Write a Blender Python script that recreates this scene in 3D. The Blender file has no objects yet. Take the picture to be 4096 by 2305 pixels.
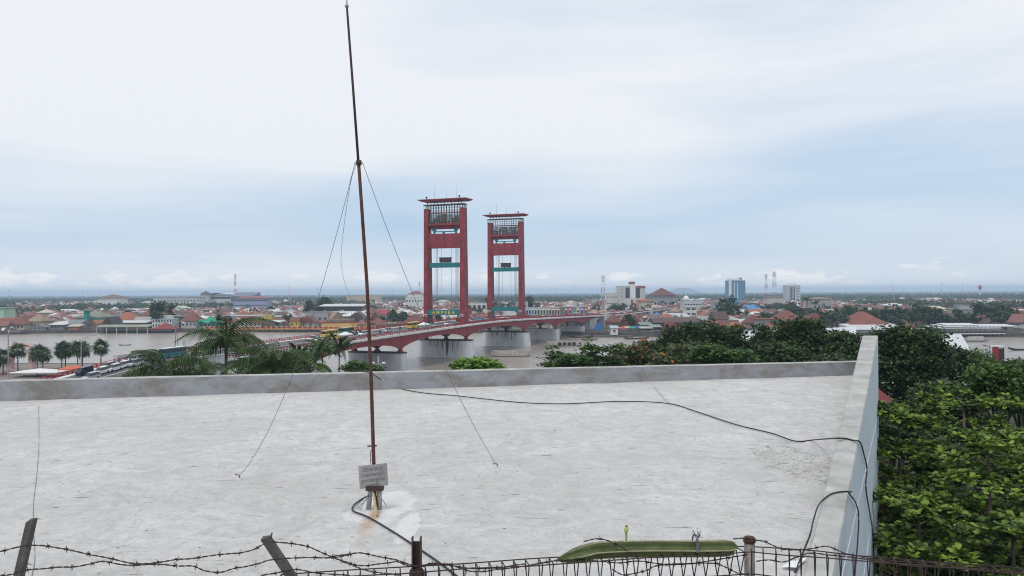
import bpy, math, random
import numpy as np
from mathutils import Vector, Matrix

# ------------------------------------------------------------------ camera, sky, sun, exposure
scene = bpy.context.scene
COL = scene.collection
F, CX, CY = 3215.0, 2048.0, 1152.5          # focal length and centre in the units of the 4096-wide photograph
CAMZ = 28.0
PITCH, ROLL = 17.5 / F, 20.0 / 4096
_f = Vector((0, math.cos(PITCH), math.sin(PITCH)))
_u0 = Vector((0, -math.sin(PITCH), math.cos(PITCH)))
_r = Vector((1, 0, 0)) * math.cos(ROLL) - _u0 * math.sin(ROLL)
_u = _u0 * math.cos(ROLL) + Vector((1, 0, 0)) * math.sin(ROLL)
cam_data = bpy.data.cameras.new('camera')
cam = bpy.data.objects.new('camera', cam_data)
COL.objects.link(cam)
cam.matrix_world = Matrix(((_r.x, _u.x, -_f.x, 0), (_r.y, _u.y, -_f.y, 0), (_r.z, _u.z, -_f.z, CAMZ), (0, 0, 0, 1)))
cam_data.sensor_width = 36
cam_data.lens = 36 * F / 4096
cam_data.clip_start = 0.1
cam_data.clip_end = 90000
scene.camera = cam
scene.render.engine = 'CYCLES'
scene.cycles.use_denoising = True
scene.cycles.max_bounces = 6
scene.cycles.diffuse_bounces = 3
scene.cycles.glossy_bounces = 3
scene.cycles.volume_bounces = 1
scene.cycles.filter_width = 1.1
scene.cycles.transparent_max_bounces = 6

SUN_EL, SUN_AZ = math.radians(62), math.radians(-150)   # high, behind the photographer's left shoulder
world = bpy.data.worlds.new('World')
scene.world = world
world.use_nodes = True
nt = world.node_tree
nt.nodes.clear()
N, L = nt.nodes.new, nt.links.new


def wmath(op, a, b=None, c=None, clamp=False):
    n = N('ShaderNodeMath'); n.operation = op; n.use_clamp = clamp
    for i, v in enumerate((a, b, c)):
        if v is None: continue
        if isinstance(v, (int, float)): n.inputs[i].default_value = v
        else: L(v, n.inputs[i])
    return n.outputs[0]


def wramp(v, stops):
    n = N('ShaderNodeValToRGB'); L(v, n.inputs[0])
    el = n.color_ramp.elements
    while len(el) < len(stops): el.new(0.5)
    for e, (p, c) in zip(el, stops): e.position = p; e.color = (c, c, c, 1)
    return n.outputs[0]


def wmix(f, a, b):
    n = N('ShaderNodeMix'); n.data_type = 'RGBA'
    for s, v in ((n.inputs[0], f), (n.inputs[6], a), (n.inputs[7], b)):
        if isinstance(v, (int, float)): s.default_value = v
        elif isinstance(v, tuple): s.default_value = v + (1,)
        else: L(v, s)
    return n.outputs[2]


def wnoise(vec, scale, detail, rough, dist=0.0):
    n = N('ShaderNodeTexNoise'); L(vec, n.inputs['Vector'])
    n.inputs['Scale'].default_value = scale; n.inputs['Detail'].default_value = detail
    n.inputs['Roughness'].default_value = rough; n.inputs['Distortion'].default_value = dist
    return n.outputs[0]


SKYSEED = 12.2
sky = N('ShaderNodeTexSky'); sky.sky_type = 'NISHITA'; sky.sun_disc = False
sky.sun_elevation = SUN_EL; sky.sun_rotation = SUN_AZ
sky.air_density = 1.0; sky.dust_density = 1.5; sky.ozone_density = 2.0
tc = N('ShaderNodeTexCoord'); sep = N('ShaderNodeSeparateXYZ'); L(tc.outputs['Generated'], sep.inputs[0])
el = wmath('MAXIMUM', sep.outputs[2], 0.0)
az = wmath('ARCTAN2', sep.outputs[0], sep.outputs[1])
# the high veil: thick overhead, torn into long streaks lower down
comb = N('ShaderNodeCombineXYZ'); L(az, comb.inputs[0]); L(wmath('MULTIPLY', el, 5.5), comb.inputs[1]); comb.inputs[2].default_value = SKYSEED
veil_n = wnoise(comb.outputs[0], 1.5, 4.0, 0.45, 0.3)
comb3 = N('ShaderNodeCombineXYZ'); L(wmath('MULTIPLY', az, 1.6), comb3.inputs[0]); L(wmath('MULTIPLY', el, 26.0), comb3.inputs[1]); comb3.inputs[2].default_value = 8.1
streak = wnoise(comb3.outputs[0], 2.2, 5.0, 0.6, 0.4)
mixn = wmath('ADD', wmath('MULTIPLY', veil_n, 0.86), wmath('MULTIPLY', streak, 0.14))
base = wramp(el, [(0.0, 0.9), (0.03, 0.70), (0.09, 0.50), (0.14, 0.62), (0.20, 0.93), (1.0, 0.97)])
veil = wmath('ADD', wmath('MULTIPLY', wmath('SUBTRACT', mixn, 0.5), 1.9), base, clamp=True)
# low heaped clouds standing on the horizon
comb2 = N('ShaderNodeCombineXYZ'); L(wmath('MULTIPLY', az, 9.0), comb2.inputs[0]); L(wmath('MULTIPLY', el, 26.0), comb2.inputs[1]); comb2.inputs[2].default_value = 1.3
heap_n = wnoise(comb2.outputs[0], 1.5, 8.0, 0.6)
band = wramp(el, [(0.0, 0.2), (0.008, 0.85), (0.018, 1.0), (0.034, 0.6), (0.052, 0.0)])
heap = wmath('MULTIPLY', wramp(wmath('MULTIPLY', heap_n, wmath('ADD', wmath('MULTIPLY', band, 0.5), 0.5)), [(0.50, 0.0), (0.56, 1.0)]), band, clamp=True)
skyc = wmix(1.0, sky.outputs[0], sky.outputs[0])
bluish = wmix(0.72, sky.outputs[0], (4.1, 6.4, 9.1))
c1 = wmix(veil, bluish, (8.55, 8.9, 9.4))
c2 = wmix(wmath('MULTIPLY', heap, 0.9), c1, (10.2, 10.0, 9.9))
bg = N('ShaderNodeBackground'); L(c2, bg.inputs[0]); bg.inputs[1].default_value = 0.1
out = N('ShaderNodeOutputWorld'); L(bg.outputs[0], out.inputs[0])

sun_data = bpy.data.lights.new('sun', 'SUN')
sun_data.energy = 1.5; sun_data.angle = math.radians(14); sun_data.color = (1.0, 0.96, 0.9)
sun = bpy.data.objects.new('sun', sun_data); COL.objects.link(sun)
_sd = Vector((math.sin(SUN_AZ) * math.cos(SUN_EL), math.cos(SUN_AZ) * math.cos(SUN_EL), math.sin(SUN_EL)))
sun.rotation_euler = (-_sd).to_track_quat('-Z', 'Y').to_euler()
scene.view_settings.view_transform = 'Standard'
scene.view_settings.look = 'None'
scene.view_settings.exposure = 0.0
scene.view_settings.gamma = 1.0
scene.view_settings.use_curve_mapping = False

# ------------------------------------------------------------------ helpers
rnd = random.Random(7)
V = 4096 / 2576.0


def ray(x, y):
    return _f + _r * ((x - CX) / F) - _u * ((y - CY) / F)


def at(x, y, Y):
    d = ray(x, y); k = Y / d.y
    return Vector((d.x * k, Y, CAMZ + d.z * k))


def on(x, y, z):
    d = ray(x, y); k = (z - CAMZ) / d.z
    return Vector((d.x * k, d.y * k, z))


def horizon(x):
    return CY + 17.5 - (x - CX) * 20 / 4096


class MB:
    def __init__(s): s.v = []; s.f = []; s.m = []

    def add(s, vs, fs, m=0):
        o = len(s.v); s.v += [tuple(p) for p in vs]
        s.f += [tuple(i + o for i in f) for f in fs]; s.m += [m] * len(fs)
        return s

    def box(s, x0, x1, y0, y1, z0, z1, m=0):
        return s.add([(x0, y0, z0), (x1, y0, z0), (x1, y1, z0), (x0, y1, z0), (x0, y0, z1), (x1, y0, z1), (x1, y1, z1), (x0, y1, z1)],
                     [(0, 3, 2, 1), (4, 5, 6, 7), (0, 1, 5, 4), (1, 2, 6, 5), (2, 3, 7, 6), (3, 0, 4, 7)], m)

    def hexa(s, lo, hi, m=0):
        return s.add(list(lo) + list(hi), [(0, 3, 2, 1), (4, 5, 6, 7), (0, 1, 5, 4), (1, 2, 6, 5), (2, 3, 7, 6), (3, 0, 4, 7)], m)

    def prism(s, prof, axis, a, b, m=0):
        def P(q, c):
            return (c, q[0], q[1]) if axis == 'x' else (q[0], c, q[1]) if axis == 'y' else (q[0], q[1], c)
        n = len(prof)
        return s.add([P(q, a) for q in prof] + [P(q, b) for q in prof],
                     [tuple(range(n))[::-1], tuple(range(n, 2 * n))] + [(i, (i + 1) % n, n + (i + 1) % n, n + i) for i in range(n)], m)

    def tube(s, pts, r, n=6, m=0, cap=True):
        pts = [Vector(p) for p in pts]; k = len(pts)
        rs = r if isinstance(r, (list, tuple)) else [r] * k
        vs = []
        for i, p in enumerate(pts):
            d = (pts[min(i + 1, k - 1)] - pts[max(i - 1, 0)])
            d = d.normalized() if d.length > 1e-9 else Vector((0, 0, 1))
            a = d.cross(Vector((0, 0, 1)))
            if a.length < 1e-3: a = d.cross(Vector((0, 1, 0)))
            a.normalize(); b = d.cross(a)
            for j in range(n):
                t = 2 * math.pi * j / n
                vs.append(p + (a * math.cos(t) + b * math.sin(t)) * rs[i])
        fs = [(i * n + j, i * n + (j + 1) % n, (i + 1) * n + (j + 1) % n, (i + 1) * n + j) for i in range(k - 1) for j in range(n)]
        if cap: fs += [tuple(range(n))[::-1], tuple(range((k - 1) * n, k * n))]
        return s.add(vs, fs, m)

    def lathe(s, prof, n=12, m=0, c=(0, 0, 0)):
        vs = [(c[0] + r * math.cos(2 * math.pi * j / n), c[1] + r * math.sin(2 * math.pi * j / n), c[2] + z) for r, z in prof for j in range(n)]
        k = len(prof)
        fs = [(i * n + j, i * n + (j + 1) % n, (i + 1) * n + (j + 1) % n, (i + 1) * n + j) for i in range(k - 1) for j in range(n)]
        fs += [tuple(range(n))[::-1], tuple(range((k - 1) * n, k * n))]
        return s.add(vs, fs, m)

    def mesh(s, name, mats, smooth=False):
        me = bpy.data.meshes.new(name)
        me.from_pydata(s.v, [], s.f)
        for mt in (mats if isinstance(mats, (list, tuple)) else [mats]): me.materials.append(mt)
        if any(s.m): me.polygons.foreach_set('material_index', s.m)
        if smooth: me.polygons.foreach_set('use_smooth', [True] * len(s.f))
        me.update()
        return me

    def build(s, name, mats, parent=None, smooth=False, loc=None, rz=0):
        return place(name, s.mesh(name, mats, smooth), parent, loc, rz)


def place(name, me, parent=None, loc=None, rz=0.0, sc=None, color=None):
    o = bpy.data.objects.new(name, me); COL.objects.link(o)
    if parent is not None: o.parent = parent
    if loc is not None: o.location = loc
    if rz: o.rotation_euler[2] = rz
    if sc is not None: o.scale = sc if isinstance(sc, (tuple, list)) else (sc, sc, sc)
    if color is not None: o.color = tuple(color) + (1,)
    return o


def tag(o, label=None, cat=None, group=None, kind=None):
    for k, v in (('label', label), ('category', cat), ('group', group), ('kind', kind)):
        if v: o[k] = v
    return o


def thing(name, label, cat, loc=(0, 0, 0), rz=0.0, group=None):
    o = place(name, None, None, loc, rz); o.empty_display_size = 0.3
    return tag(o, label, cat, group)


# materials -----------------------------------------------------------------
def mathn(nt, op, a, b=None, clamp=False):
    n = nt.nodes.new('ShaderNodeMath'); n.operation = op; n.use_clamp = clamp
    for i, v in enumerate((a, b)):
        if v is None: continue
        if isinstance(v, (int, float)): n.inputs[i].default_value = v
        else: nt.links.new(v, n.inputs[i])
    return n.outputs[0]


def mixc(nt, f, a, b, mode='MIX'):
    n = nt.nodes.new('ShaderNodeMix'); n.data_type = 'RGBA'; n.blend_type = mode
    for s, v in ((n.inputs[0], f), (n.inputs[6], a), (n.inputs[7], b)):
        if isinstance(v, (int, float)): s.default_value = v
        elif isinstance(v, tuple): s.default_value = v + (1,)
        else: nt.links.new(v, s)
    return n.outputs[2]


def noisen(nt, vec, scale, detail=4, rough=0.55, dist=0.0, stretch=None, rot=None):
    if stretch or rot:
        mp = nt.nodes.new('ShaderNodeMapping'); nt.links.new(vec, mp.inputs[0]); vec = mp.outputs[0]
        if stretch: mp.inputs['Scale'].default_value = stretch
        if rot: mp.inputs['Rotation'].default_value = rot
    n = nt.nodes.new('ShaderNodeTexNoise'); nt.links.new(vec, n.inputs['Vector'])
    n.inputs['Scale'].default_value = scale; n.inputs['Detail'].default_value = detail
    n.inputs['Roughness'].default_value = rough; n.inputs['Distortion'].default_value = dist
    return n.outputs[0]


def rampn(nt, v, a, b, ca=0.0, cb=1.0):
    n = nt.nodes.new('ShaderNodeMapRange'); nt.links.new(v, n.inputs[0])
    n.inputs[1].default_value = a; n.inputs[2].default_value = b; n.inputs[3].default_value = ca; n.inputs[4].default_value = cb
    return n.outputs[0]


def newmat(name):
    m = bpy.data.materials.new(name); m.use_nodes = True
    nt = m.node_tree
    return m, nt, nt.nodes['Principled BSDF'], nt.nodes['Material Output']


def bumpn(nt, bs, h, strength=0.3, dist=0.02):
    b = nt.nodes.new('ShaderNodeBump'); nt.links.new(h, b.inputs['Height'])
    b.inputs['Strength'].default_value = strength; b.inputs['Distance'].default_value = dist
    nt.links.new(b.outputs[0], bs.inputs['Normal'])


def pmat(name, col, rough=0.8, var=0.2, scale=1.0, objcol=False, metal=0.0, bump=0.0, spec=0.3, streak=0.0, stain=None):
    m, nt, bs, out = newmat(name)
    t = nt.nodes.new('ShaderNodeTexCoord')
    n1 = noisen(nt, t.outputs['Object'], scale, 5, 0.6)
    c = mixc(nt, rampn(nt, n1, 0.3, 0.7), tuple(x * (1 - var) for x in col), tuple(min(1, x * (1 + var)) for x in col))
    if streak:
        n2 = noisen(nt, t.outputs['Object'], scale * 1.7, 4, 0.6, stretch=(1, 1, 0.12))
        c = mixc(nt, rampn(nt, n2, 0.5, 0.72, 0, streak), c, stain or tuple(x * 0.35 for x in col))
    if objcol:
        oi = nt.nodes.new('ShaderNodeObjectInfo')
        c = mixc(nt, 1.0, c, oi.outputs['Color'], 'MULTIPLY')
    nt.links.new(c, bs.inputs['Base Color'])
    bs.inputs['Roughness'].default_value = rough; bs.inputs['Metallic'].default_value = metal
    bs.inputs['Specular IOR Level'].default_value = spec
    if bump: bumpn(nt, bs, noisen(nt, t.outputs['Object'], scale * 6, 4), bump, 0.02)
    return m


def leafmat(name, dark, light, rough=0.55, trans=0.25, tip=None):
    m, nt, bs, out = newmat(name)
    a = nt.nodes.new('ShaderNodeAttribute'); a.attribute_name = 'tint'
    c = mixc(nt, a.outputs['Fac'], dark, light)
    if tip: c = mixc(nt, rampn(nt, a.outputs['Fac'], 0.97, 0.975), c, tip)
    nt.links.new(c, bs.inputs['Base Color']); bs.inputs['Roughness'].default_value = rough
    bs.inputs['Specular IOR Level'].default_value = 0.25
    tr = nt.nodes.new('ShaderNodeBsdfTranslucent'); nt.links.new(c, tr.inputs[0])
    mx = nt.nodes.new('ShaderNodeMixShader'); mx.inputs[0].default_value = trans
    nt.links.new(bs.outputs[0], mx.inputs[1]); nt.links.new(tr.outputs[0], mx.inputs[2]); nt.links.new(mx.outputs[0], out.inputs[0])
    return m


M = {}
M['red'] = pmat('red_paint', (0.25, 0.037, 0.050), 0.6, 0.28, 0.35, streak=0.6, stain=(0.12, 0.03, 0.03))
M['redrail'] = pmat('red_rail_paint', (0.29, 0.03, 0.036), 0.55, 0.2, 0.6)
M['teal'] = pmat('teal_paint', (0.018, 0.17, 0.185), 0.5, 0.15, 0.6, streak=0.25)
M['yellow_letter'] = pmat('yellow_letter_paint', (0.80, 0.52, 0.05), 0.5, 0.05, 1)
M['brownsteel'] = pmat('brown_steel', (0.06, 0.04, 0.036), 0.7, 0.3, 1)
M['greysteel'] = pmat('grey_steel', (0.22, 0.22, 0.22), 0.6, 0.2, 1, metal=0.3)
M['lattice'] = pmat('lattice_steel', (0.13, 0.115, 0.11), 0.7, 0.3, 1)
M['pier'] = pmat('pier_concrete', (0.56, 0.57, 0.59), 0.85, 0.10, 0.25, streak=0.45, stain=(0.22, 0.21, 0.20))
M['kerbwhite'] = pmat('kerb_white', (0.68, 0.67, 0.67), 0.8, 0.2, 0.4, streak=0.5)
M['asphalt'] = pmat('asphalt', (0.105, 0.105, 0.108), 0.9, 0.25, 0.15)
M['paving'] = pmat('paving', (0.21, 0.18, 0.165), 0.9, 0.25, 0.12)
M['soil'] = pmat('city_soil', (0.085, 0.072, 0.06), 0.95, 0.4, 0.02)
M['quay'] = pmat('quay_wall', (0.10, 0.09, 0.08), 0.9, 0.3, 0.3, streak=0.5)
M['grasslot'] = pmat('green_field', (0.03, 0.042, 0.018), 0.95, 0.4, 0.05)
M['wall'] = pmat('house_wall', (1, 1, 1), 0.85, 0.12, 0.35, objcol=True, streak=0.35)
M['roof'] = pmat('house_roof', (1, 1, 1), 0.75, 0.28, 0.45, objcol=True, streak=0.2)
M['glass'] = pmat('dark_pane', (0.03, 0.035, 0.04), 0.15, 0.2, 1, spec=0.5)
M['shade_opening'] = pmat('dark_doorway', (0.035, 0.03, 0.028), 0.9, 0.3, 1)
M['paintcol'] = pmat('vehicle_paint', (1, 1, 1), 0.25, 0.03, 0.5, objcol=True, spec=0.5)
M['tyre'] = pmat('tyre_rubber', (0.02, 0.02, 0.02), 0.8, 0.1, 1)
M['carglass'] = pmat('vehicle_glass', (0.02, 0.024, 0.028), 0.08, 0.05, 1, spec=0.6)
M['cloth'] = pmat('dyed_cloth', (1, 1, 1), 0.85, 0.15, 2, objcol=True)
M['skin'] = pmat('skin', (0.25, 0.13, 0.08), 0.6, 0.1, 3)
M['bark'] = pmat('bark', (0.12, 0.095, 0.075), 0.9, 0.35, 1.5, bump=0.5)
M['palmtrunk'] = pmat('palm_trunk', (0.2, 0.18, 0.16), 0.9, 0.3, 1.2)
M['white'] = pmat('white_paint', (0.72, 0.73, 0.74), 0.6, 0.1, 0.4, streak=0.2)
M['whiteroof'] = pmat('white_metal_roof', (0.55, 0.56, 0.585), 0.5, 0.04, 0.1)
M['rustpole'] = pmat('rusty_pole', (0.085, 0.042, 0.03), 0.75, 0.45, 6, bump=0.2)
M['galv'] = pmat('galvanised', (0.33, 0.33, 0.33), 0.5, 0.2, 3, metal=0.4)
M['blackcable'] = pmat('black_cable', (0.02, 0.02, 0.022), 0.5, 0.2, 3)
M['greycable'] = pmat('grey_wire', (0.12, 0.12, 0.13), 0.5, 0.2, 3)
M['rustwire'] = pmat('rusty_wire', (0.05, 0.032, 0.03), 0.8, 0.4, 8)
M['boatwood'] = pmat('boat_wood', (1, 1, 1), 0.7, 0.25, 0.6, objcol=True, streak=0.3)
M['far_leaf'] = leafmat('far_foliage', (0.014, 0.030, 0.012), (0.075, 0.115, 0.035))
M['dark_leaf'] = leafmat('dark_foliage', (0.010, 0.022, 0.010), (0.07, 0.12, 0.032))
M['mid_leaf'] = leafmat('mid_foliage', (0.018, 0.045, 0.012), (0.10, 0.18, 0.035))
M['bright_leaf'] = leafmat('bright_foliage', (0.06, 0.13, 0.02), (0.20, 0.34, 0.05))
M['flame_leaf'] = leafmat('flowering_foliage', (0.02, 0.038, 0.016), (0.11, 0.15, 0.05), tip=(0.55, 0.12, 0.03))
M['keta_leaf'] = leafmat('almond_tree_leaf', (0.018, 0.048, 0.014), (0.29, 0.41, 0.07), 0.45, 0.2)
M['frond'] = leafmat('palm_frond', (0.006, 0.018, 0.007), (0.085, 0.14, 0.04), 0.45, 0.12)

# ------------------------------------------------------------------ the monument's roof terrace
ROOFZ = 24.5
m, nt, bs, out = newmat('limewashed_concrete')
t = nt.nodes.new('ShaderNodeTexCoord'); oc = t.outputs['Object']
n_big = noisen(nt, oc, 0.22, 4, 0.6)
n_str = noisen(nt, oc, 1.2, 8, 0.72, 1.6, stretch=(0.9, 0.8, 1), rot=(0, 0, 0.22))
n_arc = noisen(nt, oc, 1.9, 7, 0.7, 3.5, stretch=(0.7, 0.9, 1), rot=(0, 0, -0.6))
n_fine = noisen(nt, oc, 14, 6, 0.75)
c = mixc(nt, rampn(nt, n_str, 0.34, 0.66), (0.485, 0.48, 0.473), (0.65, 0.645, 0.637))
c = mixc(nt, rampn(nt, n_arc, 0.50, 0.70, 0, 0.5), c, (0.43, 0.426, 0.42))
c = mixc(nt, rampn(nt, n_arc, 0.44, 0.30, 0, 0.4), c, (0.73, 0.727, 0.72))
c = mixc(nt, rampn(nt, n_big, 0.42, 0.66, 0, 0.6), c, (0.47, 0.463, 0.45))
n_brush = noisen(nt, oc, 2.6, 7, 0.74, 3.0, stretch=(0.9, 0.65, 1), rot=(0, 0, 0.9))
c = mixc(nt, rampn(nt, n_brush, 0.54, 0.64, 0, 0.5), c, (0.36, 0.354, 0.347))
c = mixc(nt, rampn(nt, n_brush, 0.40, 0.33, 0, 0.45), c, (0.74, 0.737, 0.73))
c = mixc(nt, rampn(nt, n_fine, 0.5, 0.72, 0, 0.3), c, (0.34, 0.336, 0.33))
n_trowel = noisen(nt, oc, 0.55, 5, 0.6, 3.0, stretch=(1, 0.8, 1), rot=(0, 0, 0.3))
c = mixc(nt, rampn(nt, n_trowel, 0.50, 0.62, 0, 0.3), c, (0.40, 0.396, 0.39))
c = mixc(nt, rampn(nt, n_trowel, 0.42, 0.34, 0, 0.12), c, (0.76, 0.757, 0.75))
n_dirt = noisen(nt, oc, 1.6, 6, 0.75, 0.8)
c = mixc(nt, rampn(nt, n_dirt, 0.62, 0.78, 0, 0.55), c, (0.24, 0.235, 0.23))
vo = nt.nodes.new('ShaderNodeTexVoronoi'); nt.links.new(oc, vo.inputs['Vector']); vo.inputs['Scale'].default_value = 4.2
spot = rampn(nt, vo.outputs['Distance'], 0.06, 0.11, 1, 0)
gate = rampn(nt, noisen(nt, oc, 6, 2), 0.54, 0.58)
c = mixc(nt, mathn(nt, 'MULTIPLY', spot, gate), c, (0.08, 0.075, 0.07))
ve = nt.nodes.new('ShaderNodeTexVoronoi'); ve.feature = 'DISTANCE_TO_EDGE'; ve.inputs['Scale'].default_value = 0.42
wv_ = nt.nodes.new('ShaderNodeVectorMath'); wv_.operation = 'ADD'; nt.links.new(oc, wv_.inputs[0])
nv_ = nt.nodes.new('ShaderNodeTexNoise'); nt.links.new(oc, nv_.inputs['Vector']); nv_.inputs['Scale'].default_value = 1.4; nv_.inputs['Detail'].default_value = 6
nt.links.new(nv_.outputs['Color'], wv_.inputs[1]); nt.links.new(wv_.outputs[0], ve.inputs['Vector'])
c = mixc(nt, mathn(nt, 'MULTIPLY', rampn(nt, ve.outputs['Distance'], 0.002, 0.007, 0.3, 0), rampn(nt, noisen(nt, oc, 0.5, 3), 0.48, 0.56)), c, (0.2, 0.195, 0.19))
scr = rampn(nt, noisen(nt, oc, 5, 4, 0.55, 0.8, stretch=(0.4, 2.0, 1), rot=(0, 0, 0.4)), 0.66, 0.70, 0, 0.75)
c = mixc(nt, scr, c, (0.13, 0.125, 0.12))


def blob(cx, cy, rx, ry):
    u = mathn(nt, 'DIVIDE', mathn(nt, 'SUBTRACT', sp.outputs[0], cx), rx); v = mathn(nt, 'DIVIDE', mathn(nt, 'SUBTRACT', sp.outputs[1], cy), ry)
    d = mathn(nt, 'SQRT', mathn(nt, 'ADD', mathn(nt, 'MULTIPLY', u, u), mathn(nt, 'MULTIPLY', v, v)))
    d = mathn(nt, 'ADD', d, mathn(nt, 'MULTIPLY', mathn(nt, 'SUBTRACT', noisen(nt, oc, 3.2, 6, 0.7), 0.5), 1.3))
    return rampn(nt, d, 0.95, 1.12, 1, 0)


sp = nt.nodes.new('ShaderNodeSeparateXYZ'); nt.links.new(oc, sp.inputs[0])
MAST = on(1504, 2040, ROOFZ)
g1 = on(3215, 1850, ROOFZ)          # dirt and peeling where the terrace meets the wing wall
c = mixc(nt, mathn(nt, 'MULTIPLY', blob(g1.x - 0.1, g1.y, 0.75, 1.9), rampn(nt, noisen(nt, oc, 6, 7, 0.8, 1.5), 0.50, 0.58, 0, 0.7)), c, (0.15, 0.145, 0.135))
for (px_, py_, ax_, ay_) in ((1560, 2010, 0.42, 0.75), (1480, 2062, 0.42, 0.4), (1630, 2110, 0.16, 0.75)):   # pale mortar round the mast
    q_ = on(px_, py_, ROOFZ); c = mixc(nt, mathn(nt, 'MULTIPLY', blob(q_.x, q_.y, ax_, ay_), 0.8), c, (0.70, 0.70, 0.705))
# rust weeping from the mast foot
rx = mathn(nt, 'ABSOLUTE', mathn(nt, 'ADD', mathn(nt, 'SUBTRACT', sp.outputs[0], MAST.x + 0.02), mathn(nt, 'MULTIPLY', mathn(nt, 'SUBTRACT', noisen(nt, oc, 5, 4), 0.5), 0.25)))
ry = mathn(nt, 'SUBTRACT', MAST.y + 0.05, sp.outputs[1])
rm = mathn(nt, 'MULTIPLY', rampn(nt, rx, 0.03, 0.15, 1, 0), mathn(nt, 'MULTIPLY', rampn(nt, ry, 0.0, 0.15), rampn(nt, ry, 0.4, 2.0, 1, 0)))
c = mixc(nt, mathn(nt, 'MULTIPLY', rm, 0.75), c, (0.42, 0.24, 0.10))
nt.links.new(c, bs.inputs['Base Color']); bs.inputs['Roughness'].default_value = 0.9; bs.inputs['Specular IOR Level'].default_value = 0.15
hh = mathn(nt, 'ADD', mathn(nt, 'MULTIPLY', n_str, 1.0), mathn(nt, 'ADD', mathn(nt, 'MULTIPLY', n_arc, 0.6), mathn(nt, 'MULTIPLY', n_fine, 0.25)))
bumpn(nt, bs, mathn(nt, 'ADD', hh, mathn(nt, 'MULTIPLY', n_brush, 0.8)), 0.7, 0.07)
M['limewash'] = m

m, nt, bs, out = newmat('mottled_cement')
t = nt.nodes.new('ShaderNodeTexCoord'); oc = t.outputs['Object']
n1 = noisen(nt, oc, 0.9, 6, 0.65, 0.7, stretch=(1, 1, 1.8)); n2 = noisen(nt, oc, 2.4, 5, 0.65, 0.4)
c = mixc(nt, rampn(nt, n1, 0.38, 0.6), (0.215, 0.20, 0.185), (0.30, 0.315, 0.345))
c = mixc(nt, rampn(nt, n2, 0.55, 0.75, 0, 0.5), c, (0.40, 0.41, 0.43))
c = mixc(nt, rampn(nt, noisen(nt, oc, 7, 3), 0.68, 0.75, 0, 0.6), c, (0.13, 0.12, 0.11))
nt.links.new(c, bs.inputs['Base Color']); bs.inputs['Roughness'].default_value = 0.9
bumpn(nt, bs, n2, 0.4, 0.03)
M['mottled'] = m
M['coping'] = pmat('coping_cement', (0.39, 0.392, 0.38), 0.9, 0.25, 1.6, streak=0.5, bump=0.6, stain=(0.26, 0.265, 0.24))
M['bluepaint'] = pmat('pale_blue_paint', (0.60, 0.68, 0.75), 0.7, 0.06, 0.3, streak=0.25, stain=(0.33, 0.37, 0.4))

mon = thing('monument_building', 'grey concrete monument block with a broad rough limewashed roof terrace in front', 'building', (0, 0, 0))
PL, PR = on(0, 1606, ROOFZ), on(3410, 1502, ROOFZ)
pdir = (PR - PL).normalized()
pn = Vector((-pdir.y, pdir.x, 0))
A0 = PL - pdir * 14
wi0, wo0 = at(3244, 2178, 10.5), at(3358, 2185, 10.5)
wi1, wo1 = at(3450, 1342, 33.0), at(3512, 1344, 33.0)
wi1.z = wo1.z = (wi1.z + wo1.z) / 2; wi0.z = wo0.z = max(wi0.z, ROOFZ + 0.12)


def ext(a, b, Y):
    k = (Y - a.y) / (b.y - a.y); return a + (b - a) * k


wiN, woN = ext(wi0, wi1, 4.6), ext(wo0, wo1, 4.6)
# where the parapet line meets the wing wall
den = pdir.x * (wi1 - wi0).y - pdir.y * (wi1 - wi0).x
kk = ((wi0.x - PL.x) * (wi1 - wi0).y - (wi0.y - PL.y) * (wi1 - wi0).x) / den
PX = PL + pdir * kk
mb = MB(); NU, NV = 110, 80
cn = [Vector((-24, 4.6, 0)), Vector((wiN.x + 0.1, 4.6, 0)), PX + pn * 0.1 + pdir * 0.1, A0 + pn * 0.1]
from mathutils import noise as mn
for j in range(NV + 1):
    for i in range(NU + 1):
        a, b = i / NU, j / NV
        p = cn[0].lerp(cn[1], a).lerp(cn[3].lerp(cn[2], a), b)
        mb.v.append((p.x, p.y, ROOFZ + 0.02 * mn.noise(Vector((p.x * 0.7, p.y * 0.7, 1.2))) + 0.008 * mn.noise(Vector((p.x * 3, p.y * 3, 4)))))
mb.f = [(j * (NU + 1) + i, j * (NU + 1) + i + 1, (j + 1) * (NU + 1) + i + 1, (j + 1) * (NU + 1) + i) for j in range(NV) for i in range(NU)]
mb.m = [0] * len(mb.f)
mb.build('roof_slab', M['limewash'], mon, True)
# body of the block under the slab
q = [cn[0], cn[1], PX - pdir * 0.05, A0]
mb = MB(); mb.hexa([(p.x, p.y, 4) for p in q], [(p.x, p.y, ROOFZ - 0.35) for p in q]); mb.build('block_wall', M['bluepaint'], mon)
# parapet with a slightly uneven top
hL, hR = at(0, 1523, PL.y).z - ROOFZ, at(3419, 1446, PR.y).z - ROOFZ
mb = MB(); n = 90; L0 = (PX - A0).length - 0.02; TH = 0.42
for i in range(n + 1):
    d = L0 * i / n; p = A0 + pdir * d
    k = (p.x - PL.x) / (PR.x - PL.x); h = hL + (hR - hL) * k
    w1, w2, w3 = (0.012 * mn.noise(Vector((d * 0.5, s, 0))) for s in (1, 5, 9))
    for off, z in ((w1, ROOFZ - 0.2), (w1, ROOFZ + h - 0.03 + w2), (w1 + 0.035, ROOFZ + h + w3), (TH - 0.04, ROOFZ + h + w2 * 0.6 - 0.01), (TH, ROOFZ + h - 0.05), (TH, ROOFZ - 0.4)):
        r_ = p + pn * off; mb.v.append((r_.x, r_.y, z))
for i in range(n):
    for j in range(5):
        mb.f.append((i * 6 + j, (i + 1) * 6 + j, (i + 1) * 6 + j + 1, i * 6 + j + 1)); mb.m.append(0 if j in (0, 4) else 1)
mb.build('parapet', [M['mottled'], M['coping']], mon, False)
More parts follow.
